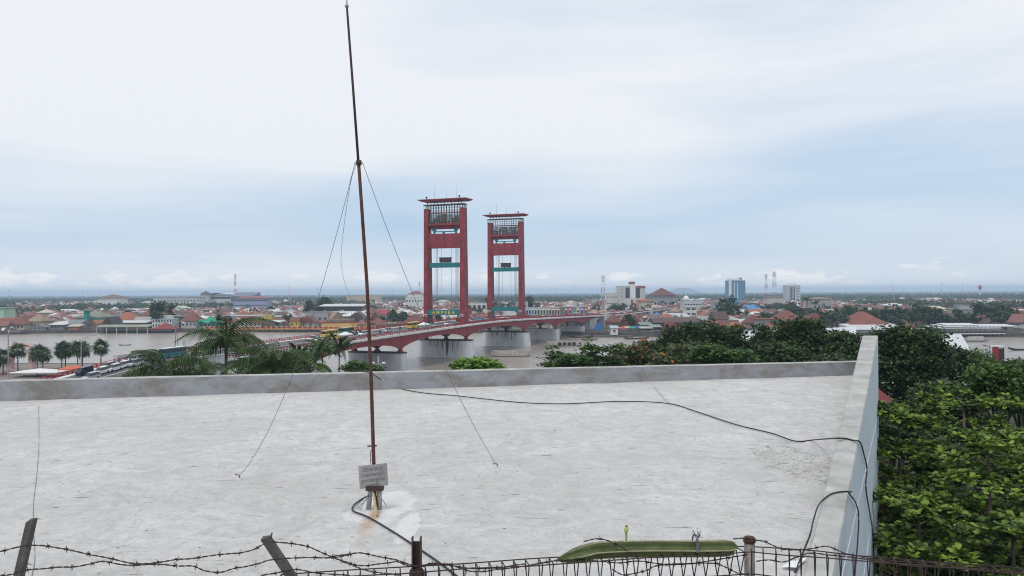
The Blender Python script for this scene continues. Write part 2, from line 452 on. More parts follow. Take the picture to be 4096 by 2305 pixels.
# raked wing wall: coping on top, pale blue outer face
mb = MB(); n = 40
for i in range(n + 1):
    k = i / n; a = wiN.lerp(wi1, k); b = woN.lerp(wo1, k)
    wv = 0.008 * mn.noise(Vector((k * 20, 3, 0)))
    for p, z in ((a, ROOFZ - 0.2), (a, a.z - 0.025 + wv), (a.lerp(b, 0.05), a.z), (a.lerp(b, 0.95), b.z), (b, b.z - 0.03), (b, 4.0)):
        mb.v.append((p.x, p.y, z))
for i in range(n):
    for j in range(5):
        mb.f.append((i * 6 + j, (i + 1) * 6 + j, (i + 1) * 6 + j + 1, i * 6 + j + 1)); mb.m.append(2 if j == 4 else 0 if j == 0 else 1)
mb.f.append(tuple(n * 6 + j for j in range(6))[::-1]); mb.m.append(2)
wing = mb.build('wing_wall', [M['mottled'], M['coping'], M['bluepaint']], mon, False)
on_out = (wo1 - wo0); on_n = Vector((on_out.y, -on_out.x, 0)).normalized()


def onwall(x, y, off=0.012):          # a photograph point on the wing wall's outer face
    d = ray(x, y); p0 = wo0 + on_n * off
    k = on_n.dot(p0 - Vector((0, 0, CAMZ))) / on_n.dot(d)
    return Vector((0, 0, CAMZ)) + d * k


def ontop(x, y, off=0.02):           # a photograph point on the wing wall's top
    nn = (wi1 - wi0).cross(wo0 - wi0).normalized()
    d = ray(x, y); k = nn.dot(wi0 + Vector((0, 0, off)) - Vector((0, 0, CAMZ))) / nn.dot(d)
    return Vector((0, 0, CAMZ)) + d * k


def edge(vx, vy):                    # just over the wing wall's outer arris
    p = ext(wo0, wo1, ontop(vx * V, vy * V).y); return p + on_n * 0.03 + Vector((0, 0, 0.03))


for (ya, da, yb, db) in ((9, 3.75, 32.9, 5.0), (9, 5.6, 32.9, 7.4)):
    a, b = ext(wo0, wo1, ya), ext(wo0, wo1, yb)
    a = Vector((a.x, a.y, CAMZ - da)); b = Vector((b.x, b.y, CAMZ - db))
    mb = MB(); u = Vector((0, 0, 0.018)); o = on_n * 0.012; o0 = on_n * -0.01
    mb.hexa([a + o0 - u, b + o0 - u, b + o - u, a + o - u], [a + o0 + u, b + o0 + u, b + o + u, a + o + u])
    mb.build('joint_strip', M['white'], wing)
M['mortar'] = pmat('pale_mortar', (0.5, 0.5, 0.51), 0.9, 0.1, 3, bump=0.6)

# ------------------------------------------------------------------ lightning mast
top = at(1387, 14, MAST.y)
mast = thing('lightning_mast', 'tall leaning rusty steel lightning mast rising from the roof terrace', 'mast', MAST)


def ML(p): return p - MAST


pts = [at(1503, 2030, MAST.y), at(1496, 1880, MAST.y), at(1484, 1500, MAST.y), at(1468, 1140, MAST.y), at(1449, 860, MAST.y), at(1434, 645, MAST.y)]
MB().tube([ML(p) for p in pts], [0.031, 0.030, 0.029, 0.028, 0.027, 0.027], 10).build('lower_pole', M['rustpole'], mast, True)
pts2 = [at(1434, 655, MAST.y), at(1412, 350, MAST.y), at(1390, 60, MAST.y), at(1387.5, 26, MAST.y)]
up = MB().tube([ML(p) for p in pts2], [0.022, 0.020, 0.018, 0.017], 10).build('upper_pole', M['brownsteel'], mast, True)
tp = ML(at(1387, 20, MAST.y))
MB().lathe([(0.017, -0.05), (0.034, -0.03), (0.03, -0.005), (0.014, 0.01), (0.012, 0.06), (0.002, 0.1)], 10, c=tp).build('finial', M['galv'], up, True)
cl = ML(at(1435, 650, MAST.y))
MB().lathe([(0.026, -0.05), (0.046, -0.045), (0.046, 0.03), (0.024, 0.04)], 10, c=cl).build('collar', M['brownsteel'], mast, True)
MB().tube([cl + Vector((-0.07, 0, -0.01)), cl + Vector((0.07, 0, -0.01))], 0.008, 6).build('guy_lug', M['brownsteel'], mast)
for k, (x0, x1) in enumerate(((1476, 1482), (1520, 1517))):
    MB().tube([ML(on(x0 - 2, 2036, ROOFZ)), ML(at(x1, 1955, MAST.y))], 0.042, 8).build('stub_pipe', M['coping'], mast, True)
MB().tube([ML(at(1494, 1975, MAST.y - 0.1)), ML(on(1507, 2062, ROOFZ + 0.03))], 0.02, 4).build('wooden_wedge', pmat('pale_wood', (0.42, 0.30, 0.17), 0.8, 0.25, 8), mast)
a = ML(at(1466, 1951, MAST.y)); b = ML(at(1535, 1945, MAST.y))
MB().box(a.x, b.x, -0.09, 0.05, a.z - 0.035, b.z + 0.02).build('clamp_channel', M['brownsteel'], mast)
for (x0, y0, x1, y1) in ((1470, 1985, 1440, 2042), (1472, 1990, 1432, 2035), (1524, 1990, 1545, 2022), (1490, 1960, 1488, 1990), (1506, 1962, 1506, 1985)):
    MB().tube([ML(at(x0, y0, MAST.y - 0.08)), ML(on(x1, y1, ROOFZ + 0.02)) if y1 > 2000 else ML(at(x1, y1, MAST.y - 0.1))], 0.006, 5).build('tie_wire', M['galv'], mast)
MB().tube([ML(at(x, y, MAST.y - 0.03)) for x, y in ((1486, 1800), (1481, 1815), (1483, 1835), (1479, 1862))], 0.006, 5).build('loose_wire', M['brownsteel'], mast)
MB().tube([ML(at(1470, 1785, MAST.y)), ML(at(1508, 1783, MAST.y))], 0.012, 5).build('cross_bolt', M['brownsteel'], mast)
sy = MAST.y - 0.06
cs = [at(1439, 1957, sy), at(1553, 1941, sy), at(1548, 1853, sy), at(1433, 1865, sy)]
M['signmetal'] = pmat('weathered_sign', (0.30, 0.295, 0.295), 0.65, 0.12, 6, streak=0.3)
back = Vector((0, 0.006, 0))
sign = MB().hexa([ML(p) for p in (cs[0], cs[1], cs[1] + back, cs[0] + back)], [ML(p) for p in (cs[3], cs[2], cs[2] + back, cs[3] + back)]).build('sign_plate', M['signmetal'], mast)
ang = math.atan2(cs[1].z - cs[0].z, cs[1].x - cs[0].x)
M['signink'] = pmat('faded_lettering', (0.17, 0.165, 0.165), 0.7, 0.2, 10)


def words(txt, size, loc, rot, mat_, parent, extr=0.002, bold=0.0, name='lettering', align='CENTER'):
    cu = bpy.data.curves.new(name, 'FONT'); cu.body = txt; cu.size = size; cu.extrude = extr; cu.align_x = align; cu.offset = bold
    cu.resolution_u = 3
    cu.materials.append(mat_)
    tmp = bpy.data.objects.new(name, cu); COL.objects.link(tmp)
    me = bpy.data.meshes.new_from_object(tmp.evaluated_get(bpy.context.evaluated_depsgraph_get()))
    bpy.data.objects.remove(tmp)
    if not me.materials: me.materials.append(mat_)
    o = place(name, me, parent, loc); o.rotation_euler = rot
    return o


for i, w in enumerate(('Dilarang', 'memanjat', 'penangkal', 'petir')):
    k = 0.83 - i * 0.235
    c = (cs[0].lerp(cs[3], k) + cs[1].lerp(cs[2], k)) / 2 - MAST
    words(w, 0.098, (c.x, c.y - 0.003, c.z - 0.035), (math.pi / 2, -ang, 0), M['signink'], sign, 0.001)


def polyline(lst, sub=6):          # Catmull-Rom through points
    P = [Vector(p) for p in lst]; P = [P[0] * 2 - P[1]] + P + [P[-1] * 2 - P[-2]]
    o = []
    for i in range(1, len(P) - 2):
        for k in range(sub):
            t = k / sub
            o.append(0.5 * ((2 * P[i]) + (P[i + 1] - P[i - 1]) * t + (2 * P[i - 1] - 5 * P[i] + 4 * P[i + 1] - P[i + 2]) * t * t + (3 * P[i] - P[i - 1] - 3 * P[i + 1] + P[i + 2]) * t ** 3))
    o.append(P[-2]); return o


def cable(name, label, pts, r, mt, cat='cable', n=6):
    o = MB().tube(polyline(pts), r, n).build(name, mt, None, True)
    return tag(o, label, cat)


def vroof(lst, dz=0.04): return [on(x * V, y * V, ROOFZ + dz) for x, y in lst]


colr = at(1435, 650, MAST.y)
aR = on(1250 * V, 1172 * V, ROOFZ + 0.05); aL = on(600 * V, 1200 * V, ROOFZ + 0.05)


def span(a, b, sag, n=14):
    return [a.lerp(b, i / n) - Vector((0, 0, 4 * sag * (i / n) * (1 - i / n))) for i in range(n + 1)]


cable('guy_wire', 'thin slack guy wire from mast collar to roof anchor facing the two red towers', span(colr + Vector((0.06, 0, 0)), aR, 0.35), 0.0045, M['greycable'], 'wire', 5)
cable('guy_wire', 'thin slack guy wire from mast collar to rusty anchor on the palm side', span(colr + Vector((-0.06, 0, 0)), aL, 0.75), 0.0045, M['greycable'], 'wire', 5)
cable('guy_wire', 'bowed slack wire from mast collar reaching the far parapet behind the mast',
      [at(x * V, y * V, Y) for x, y, Y in ((895, 415, MAST.y), (880, 470, 14), (864, 580, 17), (858, 660, 20), (868, 715, 23), (880, 750, 25), (888, 850, 26.5))] + [on(893 * V, 940 * V, ROOFZ + 0.72), on(905 * V, 985 * V, ROOFZ + 0.05)], 0.0045, M['greycable'], 'wire', 5)
for p, nm in ((aR, 'anchor on the limewashed terrace with a pale stain, towers side'), (aL, 'rusty anchor hook on the limewashed terrace, palm side')):
    o = thing('roof_anchor', 'small ' + nm, 'anchor', p - Vector((0, 0, 0.05)))
    MB().lathe([(0.09, -0.02), (0.07, 0.025), (0.03, 0.035)], 9).build('mortar_pad', M['mortar'], o, True)
    MB().tube(polyline([(0, 0, 0.02), (0.02, 0.01, 0.06), (-0.02, 0.03, 0.09), (-0.06, 0.05, 0.07), (-0.08, 0.06, 0.1)]), 0.008, 6).build('hook', M['rustpole'], o, True)
cable('black_cable', 'long black cable crossing the terrace and hanging down the pale blue wall',
      [on(870 * V, 931 * V, ROOFZ + 0.75), on(925 * V, 937 * V, ROOFZ + 0.7), on(952 * V, 951 * V, ROOFZ + 0.45)] + vroof([(985, 972), (1060, 988), (1150, 996), (1300, 1012), (1420, 1016), (1560, 1010), (1680, 1015), (1750, 1035), (1850, 1068), (1940, 1090), (2000, 1110), (2045, 1107)]) +
      [ontop(x * V, y * V) for x, y in ((2098, 1103), (2125, 1103), (2146, 1108))] + [edge(2156, 1113)] + [onwall(x * V, y * V, 0.045) for x, y in ((2171, 1135), (2181, 1180), (2178, 1225), (2186, 1280), (2194, 1330), (2198, 1400), (2200, 1455))], 0.016, M['blackcable'])
cable('black_cable', 'short black cable looping over the wing wall just above the fence',
      vroof([(2000, 1440), (2020, 1390)], 0.05) + [ontop(x * V, y * V) for x, y in ((2038, 1345), (2046, 1310), (2060, 1270), (2085, 1246), (2110, 1238))] + [edge(2124, 1238)] + [onwall(x * V, y * V, 0.045) for x, y in ((2136, 1242), (2152, 1264), (2160, 1300), (2157, 1370), (2150, 1450))], 0.012, M['blackcable'])
cable('black_cable', 'thick black cable bending round the mast foot towards the steel fence post',
      [at(1474, 1984, MAST.y - 0.1)] + vroof([(915, 1253), (893, 1268), (886, 1280), (893, 1288), (930, 1303), (1000, 1345), (1050, 1378), (1100, 1412), (1150, 1450)], 0.03), 0.0135, M['blackcable'])
cable('thin_wire', 'thin pale wire dropping from the parapet onto the black cable', [on(1622 * V, 925 * V, ROOFZ + 0.66)] + [on(1632 * V, 952 * V, ROOFZ + 0.3)] + vroof([(1648, 975), (1668, 1000), (1690, 1020)]), 0.007, M['galv'], 'wire', 5)
cable('thin_wire', 'hair-thin wire trailing down the terrace towards the leaning wooden post', vroof([(97, 1020), (98, 1110), (92, 1200), (85, 1260), (84, 1330), (88, 1400), (80, 1450)], 0.01), 0.004, M['greycable'], 'wire', 4)
sc_ = MB(); sc_.v = [tuple(on(x * V, y * V, ROOFZ + 0.03 + 0.03 * (i % 2))) for i, (x, y) in enumerate(((1965, 1426), (2003, 1428), (2022, 1412), (2030, 1402), (2010, 1408), (1990, 1412)))]; sc_.f = [(0, 1, 2, 4, 5), (2, 3, 4)]; sc_.m = [0, 0]
tag(sc_.build('paper_scrap', M['white']), 'crumpled scrap of white paper lying by the wing wall behind the fence', 'paper')

# ------------------------------------------------------------------ security fence on the upper ledge
FT = CAMZ - 1.2


def fY(vx): return 3.2 + 0.58 * vx / 1890 if vx <= 1890 else 3.78 - 0.31 * (vx - 1890) / 686


def fp(vx, vy, dY=0.0): return at(vx * V, vy * V, fY(vx) + dY)


LEDGE = CAMZ - 2.25
mb = MB(); mb.box(-9, 6, -1.5, 4.2, LEDGE - 0.3, LEDGE)
tag(mb.build('upper_ledge', M['coping']), kind='structure')
mb = MB(); mb.box(-9, 6, -1.5, 4.1, 4, LEDGE - 0.3); tag(mb.build('upper_block', M['coping']), 'plain cement upper block that carries the security fence ledge', 'building')
M['greywood'] = pmat('grey_old_wood', (0.105, 0.095, 0.09), 0.85, 0.35, 14, bump=0.5, streak=0.5)


def down(p, q, z):               # continue the line p->q down to height z
    k = (z - p.z) / (q.z - p.z); return p + (q - p) * k


def bar(pts_w, name, mt, parent):
    (p0, w0), (p1, w1) = pts_w
    mb = MB(); d = 0.018
    mb.hexa([p1 + Vector((-w1, -d, 0)), p1 + Vector((w1, -d, 0)), p1 + Vector((w1, d, 0)), p1 + Vector((-w1, d, 0))],
            [p0 + Vector((-w0, -d, -0.006)), p0 + Vector((w0, -d, 0.006)), p0 + Vector((w0, d, 0.004)), p0 + Vector((-w0, d, 0))])
    return mb.build(name, mt, parent)


def postthing(vt, vb, label, kind):
    p, q = fp(*vt), fp(*vb); b = down(p, q, LEDGE)
    t = thing('fence_post', label, 'post', b)
    p = p - b; z = Vector((0, 0, 0))
    if kind == 'wood':
        bar(((p, 0.014), (z, 0.020)), 'timber', M['greywood'], t)
        bar(((p * 0.55 + Vector((0.03, 0, 0)), 0.012), (z + Vector((0.035, 0, 0)), 0.018)), 'splice', M['greywood'], t)
    elif kind == 'wood2':
        bar(((p, 0.016), (z, 0.023)), 'timber', M['greywood'], t)
        MB().tube([p + Vector((0.015, 0, -0.03)), p + Vector((0.028, 0, 0.02))], [0.008, 0.003], 5).build('splinter', M['greywood'], t)
    elif kind == 'channel':
        mb = MB(); w = 0.021; mb.box(-w, w, 0, 0.006, 0, p.z - 0.025); mb.box(-w, -w + 0.006, -0.03, -0.0005, 0, p.z); mb.box(w - 0.006, w, -0.03, -0.0005, 0, p.z)
        mb.build('steel_channel', M['brownsteel'], t)
        MB().lathe([(0.03, 0), (0.034, 0.02), (0.033, 0.05), (0.027, 0.06)], 8, c=(0, -0.012, p.z - 0.2)).build('wire_wrap', M['rustwire'], t)
    else:
        MB().lathe([(0.025, 0), (0.025, p.z - 0.02)], 12).build('pipe', M['galvpipe'], t, True)
        MB().lathe([(0.029, p.z - 0.025), (0.03, p.z - 0.012), (0.022, p.z - 0.001), (0.004, p.z + 0.003)], 12).build('cap', M['rustpole'], t, True)
    return t


M['galvpipe'] = pmat('old_pipe', (0.22, 0.20, 0.19), 0.6, 0.3, 6, streak=0.6, stain=(0.16, 0.07, 0.04), metal=0.3)
postthing((80, 1308), (50, 1440), 'grey wooden fence post leaning over the terrace beside the thin trailing wire', 'wood')
postthing((668, 1352), (735, 1452), 'splintered grey wooden fence post leaning the opposite way, between barbed wires', 'wood2')
postthing((1052, 1348), (1052, 1450), 'upright rusty steel channel fence post wrapped with wire', 'channel')
postthing((1889, 1350), (1889, 1450), 'round metal pipe fence post with domed cap beside the cactus', 'pipe')

PA, PB, PC = on(705 * V, 1452 * V, FT), on(1889 * V, 1380 * V, FT), on(2640 * V, 1442 * V, FT)


def meshpanel(a, b, label, step=0.056):
    t = thing('mesh_fence', label, 'fence', (a.x, a.y, LEDGE))
    d = (b - a); Ln = d.length; d.normalize(); nrm = Vector((-d.y, d.x, 0))
    H = FT - LEDGE
    sp = MB()
    prof = [Vector((0, 0, 0)), nrm * 0 + Vector((0, 0, H - 0.12)), nrm * 0.05 + Vector((0, 0, H - 0.005)), nrm * -0.045 + Vector((0, 0, H)), Vector((0, 0, H - 0.12))]
    me = MB().tube(prof[:3], 0.0028, 5).tube(prof[3:], 0.0028, 5).tube([prof[2], prof[3]], 0.0028, 5).mesh('vertical_wire', M['rustwire'])
    k = int(Ln / step)
    for i in range(k + 1):
        place('vertical_wire', me, t, d * (i * step + rnd.uniform(-0.004, 0.004)))
    for off, z in ((nrm * 0.05, H - 0.005), (nrm * -0.045, H), (nrm * 0.004, H - 0.12), (nrm * 0.004, H - 0.3)):
        MB().tube([off + Vector((0, 0, z)) + d * (Ln * i / 8) + Vector((0, 0, rnd.uniform(-0.004, 0.004))) for i in range(9)], 0.003, 5).build('horizontal_wire', M['rustwire'], t)
    return t


meshpanel(PA, PB, 'rusty welded mesh fence panel under the cactus stem, between steel channel and pipe post')
meshpanel(PB, PC, 'rusty welded mesh fence panel running from the pipe post towards the broad-leaved tree')

_bm = MB()
for a in (0.6, -0.7):
    _bm.tube([(0.0, -0.014 * math.cos(a), -0.014 * math.sin(a)), (0.004, 0.014 * math.cos(a), 0.014 * math.sin(a))], 0.0013, 4)
_bm.tube([(-0.006, 0.003, 0), (0, 0, 0.003), (0.008, -0.003, 0)], 0.003, 5)
BARB = _bm.mesh('barb', M['rustwire'])


def strand(label, lst, dY=-0.03, r=0.0022):
    pts = polyline([fp(x, y, dY) for x, y in lst], 5)
    base = pts[0].copy(); t = thing('barbed_wire', label, 'wire', base)
    a, b = [], []
    for i, p in enumerate(pts):
        ph = i * 1.3; o = Vector((0, math.cos(ph), math.sin(ph))) * r * 0.9
        a.append(p - base + o); b.append(p - base - o)
    MB().tube(a, r * 0.75, 4).tube(b, r * 0.75, 4).build('twisted_strand', M['rustwire'], t)
    acc = rnd.uniform(0, 0.05)
    for i in range(1, len(pts)):
        seg = pts[i] - pts[i - 1]; acc += seg.length
        if acc > 0.075 + rnd.uniform(-0.012, 0.012):
            acc = 0
            o = place('barb', BARB, t, pts[i] - base)
            o.rotation_euler = (rnd.uniform(0, 6.3), rnd.uniform(-0.4, 0.4), math.atan2(seg.y, seg.x) + rnd.uniform(-0.3, 0.3))
    return t


def c7(l): return [(x * 0.3418, 1257.9 + y * 0.3418) for x, y in l]
def c8(l): return [(817.6 + x * 0.219, 1132 + y * 0.219) for x, y in l]
def c1(l): return [(1320.8 + x * 0.3418, 1289.3 + y * 0.3418) for x, y in l]


strand('upper barbed wire strand sagging between the two grey wooden posts', [(-40, 1398)] + c7([(0, 380), (170, 340), (300, 335), (420, 352), (530, 372), (650, 400), (760, 420), (870, 445), (980, 468), (1090, 468), (1200, 455), (1300, 438), (1410, 432), (1540, 412), (1660, 398), (1760, 390), (1860, 368), (1940, 325)]))
strand('lower wavy barbed wire strand touching the upper one between the wooden posts', [(-40, 1455)] + c7([(0, 560), (100, 545), (200, 515), (310, 507), (430, 495), (550, 492), (680, 468), (760, 452), (880, 474), (980, 482), (1090, 475), (1200, 475), (1310, 487), (1420, 487), (1510, 522), (1620, 533), (1720, 505), (1800, 492), (1900, 470), (2000, 440), (2220, 425), (2450, 425), (2576, 402)]), -0.05)
strand('barbed wire strand falling from the splintered post top down to the mesh fence', c7([(1985, 308), (2140, 320), (2260, 342), (2330, 370), (2430, 415), (2520, 450)]) + c8([(200, 1275), (300, 1310), (400, 1360), (500, 1390), (610, 1410), (720, 1420), (860, 1440)]))
strand('barbed wire strand arching from the splintered post to the steel channel post', c8([(0, 1245), (110, 1220), (240, 1203), (400, 1183), (550, 1212), (690, 1240), (820, 1265), (950, 1310), (1020, 1330), (1090, 1335)]), -0.04)
strand('slack barbed wire strand dipping just before the steel channel post', c8([(200, 1285), (320, 1318), (470, 1330), (600, 1312), (740, 1297), (830, 1285), (950, 1330), (1060, 1345)]), -0.02)
strand('low barbed wire strand grazing the mesh fence below the splintered post', c7([(1920, 556), (2050, 535), (2180, 512), (2330, 538), (2576, 556)]), -0.02)
strand('barbed wire strand woven along the mesh top beside the steel channel post', c8([(1090, 1335), (1250, 1300), (1370, 1320), (1500, 1335), (1600, 1355), (1770, 1365), (1900, 1362), (2030, 1350), (2150, 1330), (2297, 1310)]), -0.02)
strand('tangled barbed wire strand under the cut end of the cactus', c8([(1120, 1345), (1200, 1320), (1400, 1310), (1500, 1340), (1650, 1390), (1800, 1400), (2000, 1370), (2200, 1350)]) + c1([(300, 345), (430, 350)]), -0.045)
strand('barbed wire strand running beneath the cactus stem', c1([(0, 400), (130, 370), (300, 345), (430, 352), (560, 360), (700, 372), (830, 358), (1000, 380), (1100, 385), (1250, 375), (1400, 350), (1520, 330), (1640, 310)]), -0.03)
strand('loose barbed wire strand drooping below the cactus stem twice', c1([(640, 420), (720, 460), (800, 450), (900, 425), (960, 395), (1100, 380), (1380, 375), (1480, 405), (1560, 445), (1640, 455)]), -0.05)
strand('barbed wire strand looped over the thin end of the cactus', c1([(430, 215), (520, 195), (600, 205), (700, 250), (760, 290), (830, 345)]), -0.07)
strand('upper barbed wire strand from the pipe post along the descending mesh', c1([(1530, 195), (1620, 190), (1700, 205), (1760, 215), (1830, 245), (1900, 272), (2000, 276), (2100, 268), (2200, 250), (2260, 260), (2350, 300), (2450, 320), (2576, 345)]) + [(2300, 1415), (2400, 1418), (2500, 1424), (2620, 1434)], -0.02)
strand('lower barbed wire strand crossing the mesh beside the wing wall', c1([(1700, 360), (1800, 350), (1900, 365), (2000, 330), (2100, 300), (2250, 315), (2400, 330), (2576, 355)]) + [(2290, 1424), (2380, 1428), (2480, 1432), (2620, 1445)], -0.04)

# cactus stem laid along the fence top
M['cactus'] = pmat('cactus_skin', (0.075, 0.095, 0.035), 0.6, 0.4, 12, streak=0.2, stain=(0.12, 0.12, 0.06))
M['cactusrib'] = pmat('cactus_rib_edge', (0.27, 0.26, 0.16), 0.7, 0.25, 20)
c0, c1_ = fp(1402, 1392, -0.03), fp(1856, 1372, -0.03)
cact = thing('cactus', 'cut ribbed green cactus stem lying on top of the mesh fence', 'cactus', c0)
ax = c1_ - c0; Lc = ax.length; ax.normalize(); s1 = ax.cross(Vector((0, 0, 1))).normalized(); s2 = s1.cross(ax).normalized()
mb = MB(); nr, ns = 40, 40
for i in range(ns + 1):
    k = i / ns
    rr = 0.037 * min(1, (k / 0.13) ** 0.7 + 0.12) if k < 0.13 else 0.037 * (1 - max(0, (k - 0.93) / 0.07) ** 2.2 * 0.85)
    cen = ax * (Lc * k) + s2 * (0.008 * math.sin(k * 5) - (0.03 * (1 - min(1, k / 0.2)))) * 1.0
    tw = 0.25 * math.sin(k * 3.0)
    for j in range(nr):
        a = 2 * math.pi * j / nr
        rib = 0.5 + 0.5 * (0.5 + 0.5 * math.cos(5 * (a - 1.15 - tw * 0.3))) ** 1.8
        mb.v.append(tuple(cen + (s1 * math.cos(a) + s2 * math.sin(a)) * rr * rib))
for i in range(ns):
    for j in range(nr):
        mb.f.append((i * nr + j, i * nr + (j + 1) % nr, (i + 1) * nr + (j + 1) % nr, (i + 1) * nr + j)); mb.m.append(0)
mb.f += [tuple(range(nr)), tuple(range(ns * nr, ns * nr + nr))[::-1]]; mb.m += [0, 0]
stem = mb.build('stem', M['cactus'], cact, True)
sm = MB()
for i in range(2, 70):
    k = i / 71; cen = ax * (Lc * k) + s2 * (0.008 * math.sin(k * 5) - 0.03 * (1 - min(1, k / 0.2)))
    if k < 0.06: continue
    tw = 0.25 * math.sin(k * 3.0)
    for rb in range(5):
        a = 1.15 + tw * 0.3 + 2 * math.pi * rb / 5; o = (s1 * math.cos(a) + s2 * math.sin(a))
        sc2 = min(1, (k / 0.13) ** 0.7) * (1 - max(0, (k - 0.93) / 0.07) ** 2.2 * 0.85)
        p = cen + o * 0.0366 * sc2
        sm.tube([p - ax * 0.0068, p + o * 0.0012, p + ax * 0.0068], 0.003, 4)
        for q in range(3):
            dv = (o + ax * rnd.uniform(-0.8, 0.8) + s1 * rnd.uniform(-0.5, 0.5)).normalized()
            sm.tube([p, p + dv * rnd.uniform(0.005, 0.011)], 0.0005, 3)
so = sm.build('spines', M['cactusrib'], stem); so['kind'] = 'stuff'
b0 = fp(1575, 1366, -0.03) - c0; b1 = fp(1575, 1340, -0.03) - c0; b2 = fp(1576, 1326, -0.03) - c0
M['bud'] = pmat('bud_green', (0.22, 0.34, 0.10), 0.5, 0.2, 20)
bud = MB().tube(polyline([b0, b0.lerp(b1, 0.5) + Vector((0.001, 0, 0)), b1]), 0.005, 7).build('bud_stalk', M['bud'], cact, True)
MB().tube([b1 + Vector((0, 0, -0.004)), b1.lerp(b2, 0.35), b1.lerp(b2, 0.75), b2, b2 + Vector((0, 0, 0.004))], [0.005, 0.0105, 0.010, 0.007, 0.002], 9).build('bud', pmat('bud_yellow', (0.42, 0.45, 0.12), 0.5, 0.2, 20), bud, True)
MB().lathe([(0.006, 0), (0.007, 0.004), (0.002, 0.009)], 8, c=b2).build('bud_tip', pmat('bud_brown', (0.2, 0.09, 0.04), 0.6, 0.2, 20), bud)
tb = fp(1750, 1366, -0.03) - c0
tie = MB()
for i in range(9):
    a = rnd.uniform(-0.45, 0.45)
    tie.tube([tb + Vector((0.006 * math.sin(i), -0.045, -0.03)), tb + Vector((0, -0.02, 0.018)), tb + Vector((a * 0.05, -0.02, 0.05 + rnd.uniform(-0.01, 0.02)))], 0.0016, 4)
tie.tube([tb + (s1 * math.cos(a) + s2 * math.sin(a)) * 0.038 for a in [i * 0.5 for i in range(14)]], 0.004, 5)
tie.build('tie_string', M['greycable'], cact)

# ------------------------------------------------------------------ river and banks
m, nt, bs, out = newmat('muddy_water')
t = nt.nodes.new('ShaderNodeTexCoord'); oc = t.outputs['Object']
c = mixc(nt, noisen(nt, oc, 0.012, 4), (0.25, 0.215, 0.185), (0.31, 0.27, 0.235))
nt.links.new(c, bs.inputs['Base Color']); bs.inputs['Roughness'].default_value = 0.22; bs.inputs['IOR'].default_value = 1.33
h1 = noisen(nt, oc, 0.35, 4, 0.6, 0.3, stretch=(1, 0.55, 1)); h2 = noisen(nt, oc, 1.6, 3, 0.6)
patch = rampn(nt, noisen(nt, oc, 0.03, 3), 0.4, 0.65, 0.35, 1.0)
bumpn(nt, bs, mathn(nt, 'MULTIPLY', mathn(nt, 'ADD', h1, mathn(nt, 'MULTIPLY', h2, 0.35)), patch), 0.5, 0.5)
M['water'] = m
FAR_SHORE = [(-14000, 640), (-1200, 600), (-600, 586), (-369, 577), (-302, 588), (-228, 588), (-136, 579), (0, 552), (41, 523), (70, 506), (105, 494), (180, 490), (278, 489), (306, 476), (500, 470), (1200, 440), (14000, 420)]
NEAR_SHORE = [(-14000, 330), (-600, 300), (-125, 280), (-78, 236), (0, 214), (60, 208), (120, 204), (300, 200), (14000, 190)]
z_ = MB().add([(-15000, -400, -3), (15000, -400, -3), (15000, 15000, -3), (-15000, 15000, -3)], [(0, 1, 2, 3)]).build('ground', M['soil']); tag(z_, kind='structure')
z_ = MB().add([(-14500, 150, 0), (14500, 150, 0), (14500, 700, 0), (-14500, 700, 0)], [(0, 1, 2, 3)]).build('river_water', M['water']); tag(z_, kind='structure')


def bank(name, shore, back, ztop, mats, wall=True):
    mb = MB(); n = len(shore)
    mb.v = [(x, y, ztop) for x, y in shore] + [(x, back, ztop) for x, y in shore] + [(x, y, -3) for x, y in shore]
    for i in range(n - 1):
        mb.f.append((i, i + 1, n + i + 1, n + i)); mb.m.append(0)
        mb.f.append((i, 2 * n + i, 2 * n + i + 1, i + 1)); mb.m.append(1)
    o = mb.build(name, mats); return tag(o, kind='structure')


FBZ, NBZ = 2.2, 4.0
bank('far_bank_ground', FAR_SHORE, 14800, FBZ, [M['soil'], M['quay']])
bank('near_bank_ground', NEAR_SHORE, -300, NBZ, [M['grasslot'], M['quay']])
z_ = MB().add([(-400, 170, NBZ + 0.005), (-62, 150, NBZ + 0.005), (-80, 234, NBZ + 0.005), (-130, 278, NBZ + 0.005), (-400, 288, NBZ + 0.005)], [(0, 1, 2, 3, 4)]).build('square_pavement', M['paving']); tag(z_, kind='structure')


def fshore(x):
    for (a, ya), (b, yb) in zip(FAR_SHORE, FAR_SHORE[1:]):
        if a <= x <= b: return ya + (yb - ya) * (x - a) / (b - a)
    return 500


# ------------------------------------------------------------------ the lift bridge
BO = Vector((-29, 352, 0)); BA = math.atan2(0.345, 0.938)
bu, br = Vector((math.sin(BA), math.cos(BA), 0)), Vector((math.cos(BA), -math.sin(BA), 0))


def zd(s): return max(10.2, 14.6 - 0.0185 * (math.hypot(s - 37, 30) - 30)) - (0.0 if s > -166 else min(6.0, 0.10 * (-166 - s)))


def bw(s, tt, z=None):
    p = BO + bu * s + br * tt; p.z = zd(s) if z is None else z; return p


bridge = thing('lift_bridge', 'long red arched lift bridge with two tall portal towers crossing the brown river', 'bridge', BO, -BA)
S = [s for s in np.arange(-262, 601, 6.0)]
W2 = 10.6


